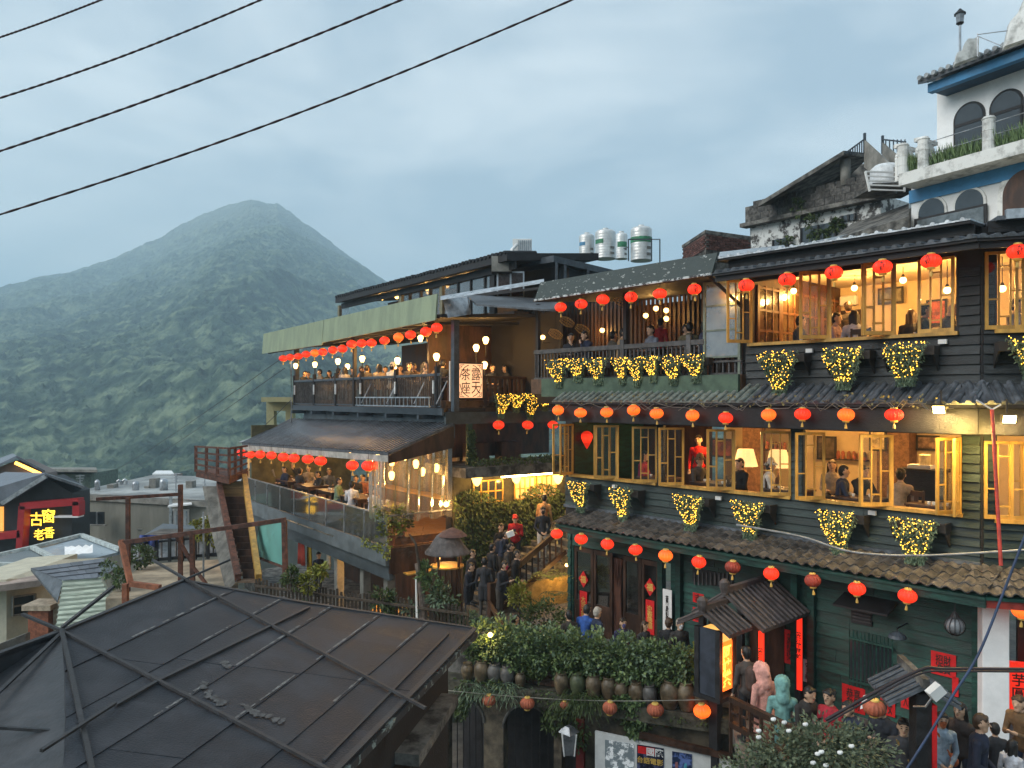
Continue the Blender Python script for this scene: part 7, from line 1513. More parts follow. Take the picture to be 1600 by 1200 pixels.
for i, (x, y0, y1, r_, Y, bnd) in enumerate(((917, 365, 404, 12, 33, 1), (946, 358, 405, 16, 32, 2), (971, 363, 405, 9.5, 34, 3), (1002, 353, 408, 16.5, 31, 4))):
    rr_ = r_ * Y / F; p = P(x, y1, Y); h = (y1 - y0) / F * Y; t = T('water_tank', ('small steel water tank with a blue label nearest the air conditioner', 'large steel water tank with a small green label', 'slim steel water tank with a green logo behind the large ones', 'tall steel water tank with a broad green band and railing')[i], 'water tank', p, 'steel water tanks')
    pr_ = [(rr_ * .98, 0)]; nb2 = 10
    for k in range(nb2 * 4 + 1): f = k / (nb2 * 4); pr_.append((rr_ * (1 + .007 * math.sin(f * nb2 * 6.283)), f * h * .88))
    pr_ += [(rr_ * .97, h * .90), (rr_ * .8, h * .95), (rr_ * .3, h * .99), (rr_ * .12, h)]
    mk('tank_body', MB().lathe(p, pr_, 28), M_tank, t, True); mk('hatch', MB().lathe(p + Z * h * .98, [(.12, 0), (.12, .06), (.04, .08)], 12), M_tank, t)
    def bandm(z0, z1, a0, a1, m, nm_='label_band'):
        mb = MB(); k = 14
        for j in range(k + 1):
            an = a0 + (a1 - a0) * j / k
            for zz_ in (z0, z1): mb.v.append((p.x + rr_ * 1.03 * math.cos(an), p.y + rr_ * 1.03 * math.sin(an), p.z + zz_ * h))
        mb.f = [(2 * j, 2 * j + 2, 2 * j + 3, 2 * j + 1) for j in range(k)]; mb.m = [0] * k; mk(nm_, mb, m, t, True, fix=False)
    if bnd == 4: bandm(.50, .66, 0, 6.283, M_tgr)
    elif bnd == 3: bandm(.42, .62, -2.4, -.7, M_tgr)
    else: bandm(.48, .62, -2.9, -1.9, M_tbl if bnd == 1 else M_tgr)
    bandm(.30, .38, -1.2, -.7, M_conc, 'grey_patch'); bandm(.12, .20, -1.2, -.7, M_conc, 'grey_patch')  # two short grey patches low on each tank's side
tr = T('tank_railing', 'thin steel railing round the tallest water tank', 'railing', P(1015, 408, 30)); 
for q in (((982, 374, 30), (982, 408, 30)), ((1018, 374, 30), (1018, 408, 30)), ((1031, 374, 32), (1031, 410, 32)), ((982, 374, 30), (1018, 374, 30)), ((1018, 374, 30), (1031, 374, 32)), ((982, 386, 30), (975, 388, 32))): mk('rail', MB().bar(P(*q[0]), P(*q[1]), .045), M_dsteel, tr)
# brick parapet block
bp_ = T('brick_parapet_house', 'house top with a red brick parapet behind the balcony roof', 'building', P(1110, 395, 27)); c = P(1103, 364, 25.5); a = P(1066, 386, 29); b = P(1172, 364, 28); a.z = c.z; b.z = c.z
a = c + Vector((-.2, 2.5, 0)); b = c + Vector((1.8, 1.0, 0))
mk('wall', MB().prism([c, a, a + (b - c), b], (0, 0, -2.5)), M_concd, bp_); mk('coping', MB().prism([p + (p - (c + b) / 2) * .03 + Z * .1 for p in (c, a, a + (b - c), b)], (0, 0, -.1)), M_concd, bp_)
bk = MB().b(-.11, .11, -.02, .02, -.03, .03).mesh('brick', False); setmats(bk, mat('red_weathered_brick', (.11, .05, .04), .9, .45, 8, .3, rnd=.4))
for (p0, p1, nm_) in ((a, c, None), (c, b, None)):
    d = (p1 - p0).normalized(); o_ = d.cross(Z); o_ = o_ if o_.y < 0 else -o_; Mr = Matrix((d, -o_, Z)).transposed().to_4x4(); ln_ = (p1 - p0).length
    for r_ in range(7):
        for k in range(int(ln_ / .24)): inst('brick', bk, bp_, Matrix.Translation(p0 + d * (.12 + .24 * k + .12 * (r_ % 2)) + o_ * .012 - Z * (.08 + r_ * .072)) @ Mr)
# weathered concrete house
hc = T('weathered_house', 'weathered concrete house with a sloping stair roof and a peeling white wall', 'building', P(1290, 380, 26)); L = FH.L; vH = 24.0
x0, x1 = 1168, 1372; ua, ub_ = FH.u(x1, vH), FH.u(x0, vH)
zP0, zP1 = FH.z(1300, 318, vH), FH.z(1300, 285, vH)
M_peel = mat('peeling_whitewash', (.10, .095, .09), .9, .3, 3.5, .5, col2=(.62, .63, .61), thr=(.43, .52))
mk('wall', MB().fb(FH, ua, ub_, vH + .15, vH + 5, zP0 - 3.2, zP0), M_peel, hc)
mk('parapet', MB().fb(FH, ua - .1, ub_ + .1, vH, vH + .15, zP0 - .05, zP1 - .15), M_concd, hc); mk('ledge', MB().fb(FH, ua - .15, ub_ + .2, vH - .2, vH + .2, zP0 - .2, zP0 - .06), M_concd, hc)
mk('side_wall', MB().fb(FH, ua - 3, ua, vH + .3, vH + .5, zP0 - 3.2, zP0 - .6), M_concd, hc)
stm = MB().b(-.16, .16, -.03, .03, -.11, .11).mesh('stone', False); setmats(stm, mat('parapet_stone', (.085, .08, .074), .95, .5, 8, .5, rnd=.3)); rotH = Matrix((-FH.d, FH.n, Z)).transposed().to_4x4()
for r_ in range(3):
    for k in range(int((ub_ - ua) / .36)): inst('stone', stm, hc, Matrix.Translation(L(ua + .2 + k * .36 + .16 * (r_ % 2), vH + .014 + random.uniform(-.006, .006), zP0 + .12 + r_ * .235)) @ rotH)
for xa, xb, ya, yb in ((1208, 1230, 372, 392), (1252, 1306, 350, 376), (1316, 1336, 334, 344)):
    um_, un_ = FH.u(xb, vH + .1), FH.u(xa, vH + .1); xm = (xa + xb) / 2; f_ = mk('window', MB().fb(FH, um_, un_, vH + .10, vH + .145, FH.z(xm, yb, vH), FH.z(xm, ya, vH)), M_dglass, hc)
    for q in (um_, (um_ + un_) / 2, un_): mk('window_frame', MB().fb(FH, q - .03, q + .03, vH + .06, vH + .099, FH.z(xm, yb, vH), FH.z(xm, ya, vH)), M_black, f_)
# sloping roof slab over the terrace of that house
A_, B_, C_, D_ = P(1183, 324, 26.5), P(1318, 240, 23.5), P(1358, 240, 24.0), P(1330, 285, 27.5)
mk('stair_roof', MB().prism([P(1183, 324, 27.0), P(1318, 242, 25.0), P(1358, 246, 26.0), P(1300, 300, 31)], (0, 0, .14)), M_concd, hc)
mk('back_wall', MB().prism([P(1245, 308, 29), P(1360, 250, 28), P(1362, 320, 28), P(1245, 345, 29)], (0, .2, 0)), M_concd, hc)
mk('column', MB().tube([P(1321, 250, 25.5), P(1321, 290, 25.5)], .16, 12), M_conc, hc, True)
for q in (((1350, 218, 25), (1398, 262, 22.5), 0), ((1378, 222, 26), (1425, 262, 23), 1)):
    a, b = P(*q[0]), P(*q[1]); mk('stair_flank', MB().prism([a, b, b - Z * .75, a - Z * .9], (.12, .1, 0)), M_conc, hc)
mb_ = MB()
for k in range(9): f = k / 8; mb_.bar(P(1322 + 28 * f, 238 - 20 * f, 25), P(1322 + 28 * f, 240, 25), .03)
mb_.bar(P(1320, 240, 25), P(1350, 218, 25), .05); mb_.bar(P(1351, 208, 25), P(1351, 240, 25), .07); mk('railing', mb_, M_dsteel, hc)
mb_ = MB(); mb_.bar(P(1379, 212, 26), P(1379, 240, 26), .07); mb_.bar(P(1379, 218, 26), P(1415, 222, 25), .05)
for k in range(6): mb_.bar(P(1384 + 6 * k, 218, 26), P(1384 + 6 * k, 246, 26), .03)
mk('railing', mb_, M_dsteel, hc)
mk('lower_roof', MB().prism([P(1300, 375, 22.5), P(1420, 338, 20.5), P(1420, 318, 23), P(1330, 350, 25)], (0, 0, -.3)), M_concd, hc)
for i, (x, y, r_) in enumerate(((1232, 383, .35), (1275, 352, .5), (1285, 370, .3), (1252, 322, .35), (1308, 352, .2))):
    t = T('wall_creeper', f'{ORD[i]} green creeper from the brick parapet on the weathered house front', 'plant', FH.at(x, y, vH - .1), 'creepers on the weathered house'); mb = MB(); foliage(mb, FH.at(x, y, vH - .05), (r_, r_ * .5, r_ * 1.2), 300, .12, .07, .4, .5); mk('foliage', mb, M_ivy, t, fix=False)
wt = T('wrapped_tank', 'white plastic-wrapped water tank inside a white rail on the weathered house', 'water tank', P(1385, 295, 23)); p = P(1384, 296, 23); mk('tank_body', MB().lathe(p, [(.42, 0), (.46, .2), (.43, .45), (.44, .6), (.3, .72), (.06, .76)], 14), mat('crumpled_white_plastic', (.62, .64, .65), .5, .15, 6, .8), wt, True)
mk('platform', MB().b(p.x - .7, p.x + .75, p.y - .7, p.y + .6, p.z - .12, p.z), M_concd, wt)
for k in range(5): yy = 268 + 7 * k; mk('rail', MB().bar(P(1352 + k * 1.5, yy, 22.3), P(1414, yy + 2, 22.3), .04), M_paper, wt)
for q in ((1352, 268, 1359, 299), (1413, 270, 1413, 300)): mk('rail', MB().bar(P(q[0], q[1], 22.3), P(q[2], q[3], 22.3), .05), M_paper, wt)
# pale corrugated sheets loose on the roof edge
t = T('loose_sheet', 'pale corrugated sheets lying loose behind the top eave', 'roofing sheet', P(1200, 398, 19))
mk('sheet', MB().prism([P(1120, 405, 19), P(1230, 392, 19), P(1225, 385, 20.5), P(1125, 396, 20.5)], (0, 0, .04)), M_steel, t); mk('sheet', MB().prism([P(1225, 395, 18.6), P(1300, 378, 18.2), P(1325, 368, 19.5), P(1250, 384, 20)], (0, 0, .04)), M_steel, t)

# ---- white house with blue bands
wh = T('white_house', 'white house with blue bands, arched windows and a planted balcony', 'building', P(1520, 340, 19)); vW = 19.5; L = FW.L
uw0, uw1 = FW.u(1760, vW), FW.u(1424, vW); zl = FW.z(1513, 262, vW - .75) + .16   # balcony ledge height
def arch_panel(par, fr, uc, hw, zb, zs, v, th, m, name): 
    pts_ = [fr.L(uc - hw, v, zb), fr.L(uc + hw, v, zb)] + [fr.L(uc + hw * math.cos(a), v, zs + hw * math.sin(a)) for a in [math.pi * k / 16 for k in range(17)]]
    return mk(name, MB().prism(pts_, fr.n * th), m, par)
mk('wall', MB().fb(FW, uw0, uw1, vW, vW + 6, 2.5, zl - .1), M_white, wh)
mk('blue_band', MB().fb(FW, uw0, uw1 + .03, vW - .06, vW + 6.02, zl - .50, zl - .16), M_blue, wh)
mk('balcony_ledge', MB().fb(FW, uw0, FW.u(1406, vW - .7), vW - .75, vW + .2, zl - .158, zl + .16), M_whited, wh)
vU = vW + 1.1; uu1 = FW.u(1464, vU); zr_ = FW.z(1500, 112, vU - .75)
mk('wall', MB().fb(FW, uw0, uu1, vU, vU + 5, zl, zr_ + .3), M_white, wh)
ux = FW.u(1436, vU - .9)
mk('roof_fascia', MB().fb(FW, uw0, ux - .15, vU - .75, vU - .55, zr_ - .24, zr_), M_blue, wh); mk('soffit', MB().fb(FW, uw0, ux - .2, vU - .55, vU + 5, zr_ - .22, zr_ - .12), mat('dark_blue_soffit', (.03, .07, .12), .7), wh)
mk('roof', MB().box8([L(uw0, vU - .95, zr_ + .0), L(ux, vU - .95, zr_ + .0), L(ux - .3, vU + 2.5, zr_ + 1.0), L(uw0, vU + 2.5, zr_ + 1.0), L(uw0, vU - .95, zr_ + .12), L(ux, vU - .95, zr_ + .12), L(ux - .3, vU + 2.5, zr_ + 1.12), L(uw0, vU + 2.5, zr_ + 1.12)]), M_tileb, wh)
rtm = MB().lathe((0, 0, 0), [(.065, -.2), (.065, .2)], 8).mesh('eave_tile'); setmats(rtm, mat('pale_grey_eave_tile', (.30, .32, .33), .6, .3, 5, .2))
k = 0
uu = ux - .1
while uu > uw0 + .2: inst('eave_tile', rtm, wh, Matrix.Translation(L(uu, vU - .85, zr_ + .13)) @ Matrix((-FW.d, Z, FW.n)).transposed().to_4x4()); uu -= .2
# upper arched windows
for x in (1515, 1573, 1640):
    uc = FW.u(x, vU); wo = arch_panel(wh, FW, uc, .43, zl + .05, zl + 1.72, vU - .03, .028, M_black, 'arched_window'); arch_panel(wo, FW, uc, .37, zl + .08, zl + 1.72, vU - .045, .012, M_dglass, 'pane'); mk('transom', MB().fb(FW, uc - .40, uc + .40, vU - .06, vU - .048, zl + 1.55, zl + 1.63), M_black, wo); mk('mullion', MB().fb(FW, uc - .40, uc - .35, vU - .06, vU - .048, zl + .05, zl + 1.57), M_black, wo)
# lower arched windows
zlow = FW.z(1457, 333, vW)
for x in (1457, 1516):
    uc = FW.u(x, vW); ar = arch_panel(wh, FW, uc, .42, zlow - .2, zlow + .02, vW - .05, .05, M_whited, 'window_surround'); arch_panel(ar, FW, uc, .36, zlow - .25, zlow + .02, vW - .065, .012, M_dglass, 'pane')
mk('window', MB().fb(FW, FW.u(1545, vW), FW.u(1432, vW), vW - .10, vW - .055, zlow - .75, zlow - .08), M_black, wh); mk('pane', MB().fb(FW, FW.u(1541, vW), FW.u(1437, vW), vW - .115, vW - .102, zlow - .72, zlow - .14), mat('grey_window_glass', (.12, .14, .15), .15, spec=.8), wh)
ar = arch_panel(wh, FW, FW.u(1606, vW), .68, zlow - .9, zlow + .02, vW - .05, .05, M_whited, 'arch_surround'); arch_panel(ar, FW, FW.u(1606, vW), .55, zlow - .9, zlow + .0, vW - .065, .012, M_brown, 'arch_opening')
# balcony posts, arches, rails, planter grass
for x in (1411, 1443, 1545, 1660): uc = FW.u(x, vW - .5); mk('balcony_post', MB().lathe(L(uc, vW - .5, zl + .16), [(.14, 0), (.14, .25), (.15, .26), (.14, .27), (.14, .5), (.15, .51), (.14, .52), (.14, .78), (.16, .8), (.12, .86)], 14), M_whited, wh)
for x in (1418, 1450): 
    uc = FW.u(x, vW + .3); mb_ = MB()
    for k in range(12): a0, a1 = math.pi * k / 12, math.pi * (k + 1) / 12; mb_.bar(L(uc, vW + .2 + .3 * math.cos(a0), zl + .75 + .3 * math.sin(a0)), L(uc, vW + .2 + .3 * math.cos(a1), zl + .75 + .3 * math.sin(a1)), .14, .12, FW.d)
    mb_.fb(FW, uc - .07, uc + .07, vW - .2, vW + .62, zl + 1.08, zl + 1.18); mb_.fb(FW, uc - .06, uc + .06, vW + .44, vW + .56, zl + .16, zl + .8); mb_.fb(FW, uc - .06, uc + .06, vW - .16, vW - .04, zl + .16, zl + .8); mk('balcony_arch', mb_, M_whited, wh)
for zz_ in (.55, .85): mk('balcony_wire', MB().tube([L(FW.u(1443, vW - .5), vW - .5, zl + zz_), L(uw0, vW - .5, zl + zz_)], .012, 5), M_steel, wh)
bpn = T('balcony_grass', 'strappy green plants in the trough along the white balcony', 'plant', L(FW.u(1520, vW - .4), vW - .4, zl + .16)); mb = MB()
for _ in range(900):
    x = random.choice((random.uniform(1450, 1540), random.uniform(1548, 1640), random.uniform(1415, 1440))); p = L(FW.u(x, vW - .35), vW - .35 + random.uniform(-.15, .15), zl + .22); mb.leaf(p, random.uniform(.25, .55), .04, Z + rv() * .5, rv())
mk('foliage', mb, leafmat('strappy_leaf', (.10, .17, .06), (.20, .28, .12)), bpn, fix=False)
# rooftop curved parapets, pole lamp
q = P(1523, 84, 19.0)
mk('curved_parapet', MB().prism([P(1492, 100, 19.0), P(1529, 86, 19.0), P(1530, 56, 19.0), P(1522, 60, 19.0), P(1513, 60, 19.0), P(1508, 66, 19.0), P(1504, 78, 19.0), P(1496, 82, 19.0)], (.08, .22, 0)), M_whited, wh)
mk('curved_parapet', MB().prism([P(1570, 72, 18), P(1660, 40, 17), P(1660, -60, 17), P(1610, -25, 17.6), P(1592, 18, 17.8), P(1578, 34, 18)], (.1, .25, 0)), M_whited, wh)
lpn = T('roof_lamp', 'slim roof lamp post with a caged lantern head on the white house', 'lamp', P(1500, 86, 19.3)); p = P(1500, 36, 19.3)
mk('post', MB().tube([P(1500, 90, 19.3), p], .03, 8), M_steel, lpn); mk('lantern_glass', MB().lathe(p, [(.09, 0), (.11, .22)], 6), mat('grey_lamp_glass', (.2, .23, .26), .2), lpn); mk('lantern_cap', MB().lathe(p + Z * .22, [(.15, 0), (.06, .09), (.02, .14)], 6), M_black, lpn); mk('lantern_base', MB().lathe(p - Z * .06, [(.03, 0), (.10, .06)], 6), M_black, lpn)
wr = T('roof_rail', 'thin cables strung between the white roof parapets', 'railing', P(1530, 70, 18.6))
for q in (((1527, 54, 18.8), (1574, 48, 18)), ((1527, 56, 18.8), (1566, 72, 18)), ((1527, 52, 18.8), (1527, 88, 18.8))): mk('cable', MB().tube([P(*q[0]), P(*q[1])], .012, 5), M_steel, wr)

# ================================================================ OVERHEAD CABLES
cabs = [((-60, 78), (170, -5), 14, 'topmost of the four power cables crossing the sky'), ((-60, 172), (430, -10), 13, 'second power cable from the top crossing the sky'), ((-60, 256), (660, -14), 12, 'third power cable from the top crossing the sky'), ((-60, 354), (560, 118), 12, 'lowest of the four power cables crossing the sky')]
for i, (a, b, Y, lab) in enumerate(cabs):
    t = T('power_cable', lab, 'cable', P(*a, Y), 'power cables'); pts_ = []; nseg = 40
    P0, P1 = P(*a, Y), P(*b, Y * 1.0)
    if i == 3: P1 = P(930, -16, Y * 1.05)
    for k in range(nseg + 1):
        f = k / nseg; q = P0.lerp(P1, f); q.z -= (.20 if i == 3 else .10) * math.sin(math.pi * f) * (1 if i != 0 else .3); pts_.append(q)
    for o_ in range(2):
        tw = []
        for k in range(nseg * 3 + 1):
            f = k / (nseg * 3) * nseg; j = min(int(f), nseg - 1); q = pts_[j].lerp(pts_[j + 1], f - j); an = k * .9 + o_ * math.pi; tw.append(q + Vector((0, math.cos(an) * .007, math.sin(an) * .007)))
        mk('strand', MB().tube(tw, .0125, 6), M_wire if o_ else mat('oxblood_cable', (.05, .018, .022), .6), t, True)
def cable(pts_, r, label, m=M_wire, name='cable'):
    t = T(name, label, 'cable', P(*pts_[0])); V_ = [P(*p) for p in pts_]; out_ = []
    for k in range(len(V_) - 1):
        a, b = V_[k], V_[k + 1]; c, d = V_[max(0, k - 1)], V_[min(len(V_) - 1, k + 2)]
        for j in range(8):
            f = j / 8; out_.append(.5 * ((2 * a) + (b - c) * f + (2 * c - 5 * a + 4 * b - d) * f * f + (3 * a - c - 3 * b + d) * f ** 3))
    out_.append(V_[-1]); mk('sheath', MB().tube(out_, r, 7), m, t, True)
cable([(1290, 1125, 9.6), (1370, 1080, 9.6), (1440, 1046, 9.6), (1480, 1045, 9.6), (1640, 1046, 9.6)], .021, 'thick bundled cable looping over the little gate roof')
cable([(1294, 1128, 9.55), (1372, 1086, 9.55), (1440, 1052, 9.55), (1500, 1049, 9.55), (1640, 1050, 9.55)], .013, 'thinner cable lashed under the thick bundle over the little gate')
cable([(1610, 815, 9.0), (1570, 920, 9.0), (1530, 1020, 9.0), (1490, 1085, 9.0), (1450, 1150, 9.0), (1405, 1220, 9.0)], .015, 'blue-grey cable swinging down across the corner pillar', mat('blue_cable', (.03, .05, .10), .6))
cable([(1150, 820, 14.3), (1250, 838, 14.0), (1330, 862, 13.6), (1430, 868, 13.2), (1560, 862, 12.6), (1640, 856, 12.3)], .02, 'pale cable lying along the curved-tile eave', mat('pale_cable', (.22, .23, .24), .7))
for i, (a, b) in enumerate((((440, 560, 33), (60, 760, 120)), ((445, 575, 33), (120, 745, 140)), ((455, 625, 33), (230, 740, 80)))):
    t = T('valley_cable', f'{ORD[i]} thin cable from the top running from the terrace house down the valley', 'cable', P(*a), 'cables down the valley'); pa, pb_ = P(*a), P(*b); mk('sheath', MB().tube([pa.lerp(pb_, k / 20) - Z * (2.2 * math.sin(math.pi * k / 20)) for k in range(21)], .014, 5), M_wire, t)
# dry vine under the middle eave
t = T('dry_vine', 'bare dry vine tangled along the middle eave above the lanterns', 'vine', FA.at(1100, 630, 13.9)); mb = MB(); lf = MB()
for k in range(16):
    x = 880 + 36 * k; pts_ = [FA.at(x + 14 * j, 626 + random.uniform(-2, 18), 13.85) for j in range(6)]; mb.tube(pts_, .007, 4)
    for _ in range(10): lf.leaf(FA.at(x + random.uniform(0, 60), 622 + random.uniform(-6, 14), 13.85), .06, .05, rv(), rv())
mk('stem', mb, mat('dry_vine', (.16, .13, .11), .9), t, fix=False); mk('foliage', lf, mat('pale_dry_leaf', (.22, .18, .08), .8), t, fix=False)

# ================================================================ HAZE
hz = bpy.data.materials.new('valley_haze'); hz.use_nodes = True; t_ = hz.node_tree; t_.nodes.clear(); o_ = t_.nodes.new('ShaderNodeOutputMaterial'); pv = t_.nodes.new('ShaderNodeVolumePrincipled')
pv.inputs['Color'].default_value = (.65, .86, 1.0, 1); pv.inputs['Density'].default_value = 0.0007; pv.inputs['Anisotropy'].default_value = .1; pv.inputs['Density Attribute'].default_value = ''
t_.links.new(pv.outputs[0], o_.inputs['Volume'])
mk('haze', MB().b(-3600, 3600, -600, 2600, -75, 400), hz, kind='stuff', fix=True)

# ================================================================ PEOPLE
def capsule(mb, p, q, r1, r2, n=10):
    p, q = Vector(p), Vector(q); t = q - p; l = t.length
    if l < 1e-5: t = Vector((0, 0, 1))
    t.normalize(); a = t.cross(Vector((0, 1, .13)) if abs(t.y) < .9 else Vector((1, 0, 0))).normalized(); c = a.cross(t); k = len(mb.v); rings = []
    for i in range(4): an = math.pi / 2 * (1 - i / 3.3); rings.append((p - t * r1 * math.sin(an), max(r1 * math.cos(an), .002)))
    for i in range(4): an = math.pi / 2 * ((i + .3) / 3.3); rings.append((q + t * r2 * math.sin(an), max(r2 * math.cos(an), .002)))
    for o, r in rings:
        for j in range(n): w = 6.28319 * j / n; mb.v.append(tuple(o + (a * math.cos(w) + c * math.sin(w)) * r))
    for i in range(len(rings) - 1):
        for j in range(n): mb.f.append((k + i * n + j, k + i * n + (j + 1) % n, k + (i + 1) * n + (j + 1) % n, k + (i + 1) * n + j))
    mb.f.append(tuple(k + j for j in range(n))[::-1]); mb.f.append(tuple(k + (len(rings) - 1) * n + j for j in range(n)))
SK, HR, TP, BT, SH_, EX, EY, MO = range(8)
BODY = {}
def body_mesh(pose, hair='short', extra=''):
    key = (pose, hair, extra)
    if key in BODY: return BODY[key]
    C = []   # (p, q, r1, r2, tag)
    def c(p, q, r1, r2, tg): C.append((Vector(p), Vector(q), r1, r2, tg))
    sit = pose.startswith('sit'); hz_ = .48 if sit else .90       # hip height; front is -y
    lean = -.10 if pose in ('sit_lean', 'phone', 'read') else (-.03 if not sit else -.05)
    def sp(z, y=0): return Vector((0, y + lean * (z - hz_) / .55, z))   # spine
    P0, P1, P2, PN = sp(hz_ + .02), sp(hz_ + .24), sp(hz_ + .44), sp(hz_ + .57)
    w = .085
    for s in (-1, 1):
        hip = Vector((s * w, 0, hz_))
        if sit: kn, an, to = Vector((s * .11, -.42, .50)), Vector((s * .10, -.38, .09)), Vector((s * .11, -.53, .035))
        elif pose == 'walk': kn, an, to = Vector((s * .09, -.10 * s - .05, .49)), Vector((s * .09, -.16 * s + .03, .09)), Vector((s * .10, -.16 * s - .12, .04))
        else: kn, an, to = Vector((s * .10, -.02 + .015 * s, .49)), Vector((s * .10, .02 + .03 * s, .09)), Vector((s * .12, -.13 + .03 * s, .04))
        c(hip, kn, .092, .062, BT); c(kn, an, .060, .045, BT); c(an, to, .045, .038, SH_); c(an + Vector((0, .03, -.045)), to, .035, .035, SH_)
        sh = Vector((s * .175, P2.y + .01, P2.z + .02))
        if pose == 'stand' or pose == 'walk': el, wr = Vector((s * .235, P2.y + .03 - .06 * s * (pose == 'walk'), P2.z - .27)), Vector((s * .22, P2.y - .10, P2.z - .50))
        elif pose == 'hands': el, wr = Vector((s * .235, P2.y + .02, P2.z - .27)), Vector((s * .07, P2.y - .22, P2.z - .40))
        elif pose in ('phone', 'read'): el, wr = Vector((s * .22, P2.y - .04, P2.z - .27)), Vector((s * .06, P2.y - .27, P2.z - .17))
        elif pose == 'sit_lean': el, wr = Vector((s * .22, P2.y - .20, P2.z - .24)), (Vector((.04, P2.y - .22, P2.z + .04)) if s > 0 else Vector((-.05, P2.y - .38, P2.z - .25)))
        else: el, wr = Vector((s * .225, P2.y - .08, P2.z - .26)), Vector((s * .12, P2.y - .32, P2.z - .27))
        c((0, P2.y + .005, P2.z + .02), sh, .085, .062, TP); c(sh, el, .060, .047, TP); c(el, el.lerp(wr, .9), .046, .034, TP)
        d = (wr - el).normalized(); hd = wr + d * .045; sd = d.cross(Vector((1, 0, 0)) if abs(d.x) < .8 else Vector((0, 0, 1))).normalized(); up_ = sd.cross(d)
        if abs(up_.x) > abs(sd.x): sd, up_ = up_, -sd
        c(wr, hd, .028, .034, SK)
        for k, ln_ in enumerate((.062, .072, .068, .052)):
            b0 = hd + d * .02 + sd * (k - 1.5) * .021; b1 = b0 + d * ln_ * .6; b2 = b1 + (d * .7 - up_ * .7 - Vector((0, 0, .3))).normalized() * ln_ * .5; c(b0, b1, .0105, .010, SK); c(b1, b2, .010, .009, SK)
        c(hd - d * .02, hd + d * .03 + sd * -s * .045, .012, .010, SK)
    c(P0, P1, .135, .125, TP); c(P1, P2, .125, .135, TP); c(P0 + Vector((.055, 0, 0)), P0 - Vector((.055, 0, 0)), .115, .115, TP if extra != 'suit' else TP)
    c(P2 + Vector((.07, 0, -.04)), P2 + Vector((-.07, 0, -.04)), .118, .118, TP)
    if 'coat' in extra:
        for s in (-1, 1): c((s * .05, .01, hz_), (s * .07, .0, hz_ - (.32 if not sit else .05)), .135, .125, TP)
    c(PN - Z * .06, PN + Z * .04, .056, .052, SK)
    hp = -.035 if pose in ('phone', 'read', 'sit_lean') else 0
    H = PN + Vector((0, -.025 + hp, .125 + hp * .5))
    c(H + Z * .015, H + Z * .035, .092, .090, SK); c(H + Vector((0, -.018, -.045)), H + Vector((0, -.03, -.075)), .072, .052, SK)
    c(H + Vector((0, -.092, .0)), H + Vector((0, -.108, -.022)), .012, .014, SK)
    for s in (-1, 1): c(H + Vector((s * .090, .012, .01)), H + Vector((s * .092, .018, -.025)), .014, .012, SK)
    if hair != 'bald' and hair != 'hood':
        c(H + Vector((0, .022, .045)), H + Vector((0, .018, .06)), .096, .088, HR); c(H + Vector((0, .045, -.02)), H + Vector((0, .04, .02)), .078, .085, HR)
        c(H + Vector((-.05, -.045, .078)), H + Vector((.05, -.045, .078)), .036, .036, HR)
    if hair == 'long':
        for s in (-1, 1): c(H + Vector((s * .075, .015, .03)), PN + Vector((s * .085, .03, -.06)), .038, .032, HR)
        c(H + Vector((0, .06, 0)), PN + Vector((0, .075, -.10)), .075, .05, HR)
    if hair == 'bun': c(H + Vector((0, .11, .06)), H + Vector((0, .12, .07)), .045, .04, HR)
    if hair == 'cap': c(H + Vector((0, .005, .065)), H + Vector((0, .0, .08)), .102, .09, EX); c(H + Vector((-.04, -.11, .06)), H + Vector((.04, -.11, .06)), .03, .03, EX)
    if hair == 'hat':
        c(H + Vector((0, 0, .08)), H + Vector((0, 0, .12)), .10, .085, EX)
        for k in range(10): a = .6283 * k; c(H + Vector((.11 * math.cos(a), .11 * math.sin(a), .055)), H + Vector((.14 * math.cos(a), .14 * math.sin(a), .03)), .022, .018, EX)
    if hair == 'hood':
        c(H + Vector((0, .022, .02)), H + Vector((0, .03, .05)), .126, .112, TP); c(H + Vector((0, .09, .03)), H + Vector((0, .13, -.02)), .07, .05, TP); c(H + Vector((0, .05, -.04)), PN + Vector((0, .06, -.06)), .108, .12, TP)
        for k in range(9): a = 3.4 * (k / 8 - .5); c(H + Vector((.105 * math.sin(a), -.062, .03 + .105 * math.cos(a))), H + Vector((.105 * math.sin(a), -.066, .03 + .105 * math.cos(a))), .026, .026, TP)
        for s in (-1, 1): c(H + Vector((s * .085, -.03, .0)), PN + Vector((s * .065, -.03, .0)), .038, .042, TP)
    if 'pack' in extra:
        c(P2 + Vector((0, .20, -.02)), P1 + Vector((0, .21, -.06)), .12, .13, EX)
        for s in (-1, 1): c(P2 + Vector((s * .11, -.09, .07)), P1 + Vector((s * .12, -.07, .05)), .022, .022, EX)
    if 'bag' in extra:
        c(P0 + Vector((.17, -.06, .02)), P0 + Vector((.17, .06, .02)), .085, .085, EX); c(P2 + Vector((-.10, -.11, .08)), P0 + Vector((.14, -.10, .08)), .016, .016, EX)
    mb = MB()
    for p, q, a, b, tg in C: capsule(mb, p, q, a, b)
    mb.m = [0] * len(mb.f)
    me0 = mb.mesh('body_raw', False); ob = link(bpy.data.objects.new('body_raw', me0)); md = ob.modifiers.new('r', 'REMESH'); md.mode = 'VOXEL'; md.voxel_size = .0135; sm_ = ob.modifiers.new('s', 'SMOOTH'); sm_.iterations = 2; sm_.factor = .35
    dg = bpy.context.evaluated_depsgraph_get(); me = bpy.data.meshes.new_from_object(ob.evaluated_get(dg)); me.name = 'person_body'; bpy.data.objects.remove(ob); bpy.data.meshes.remove(me0)
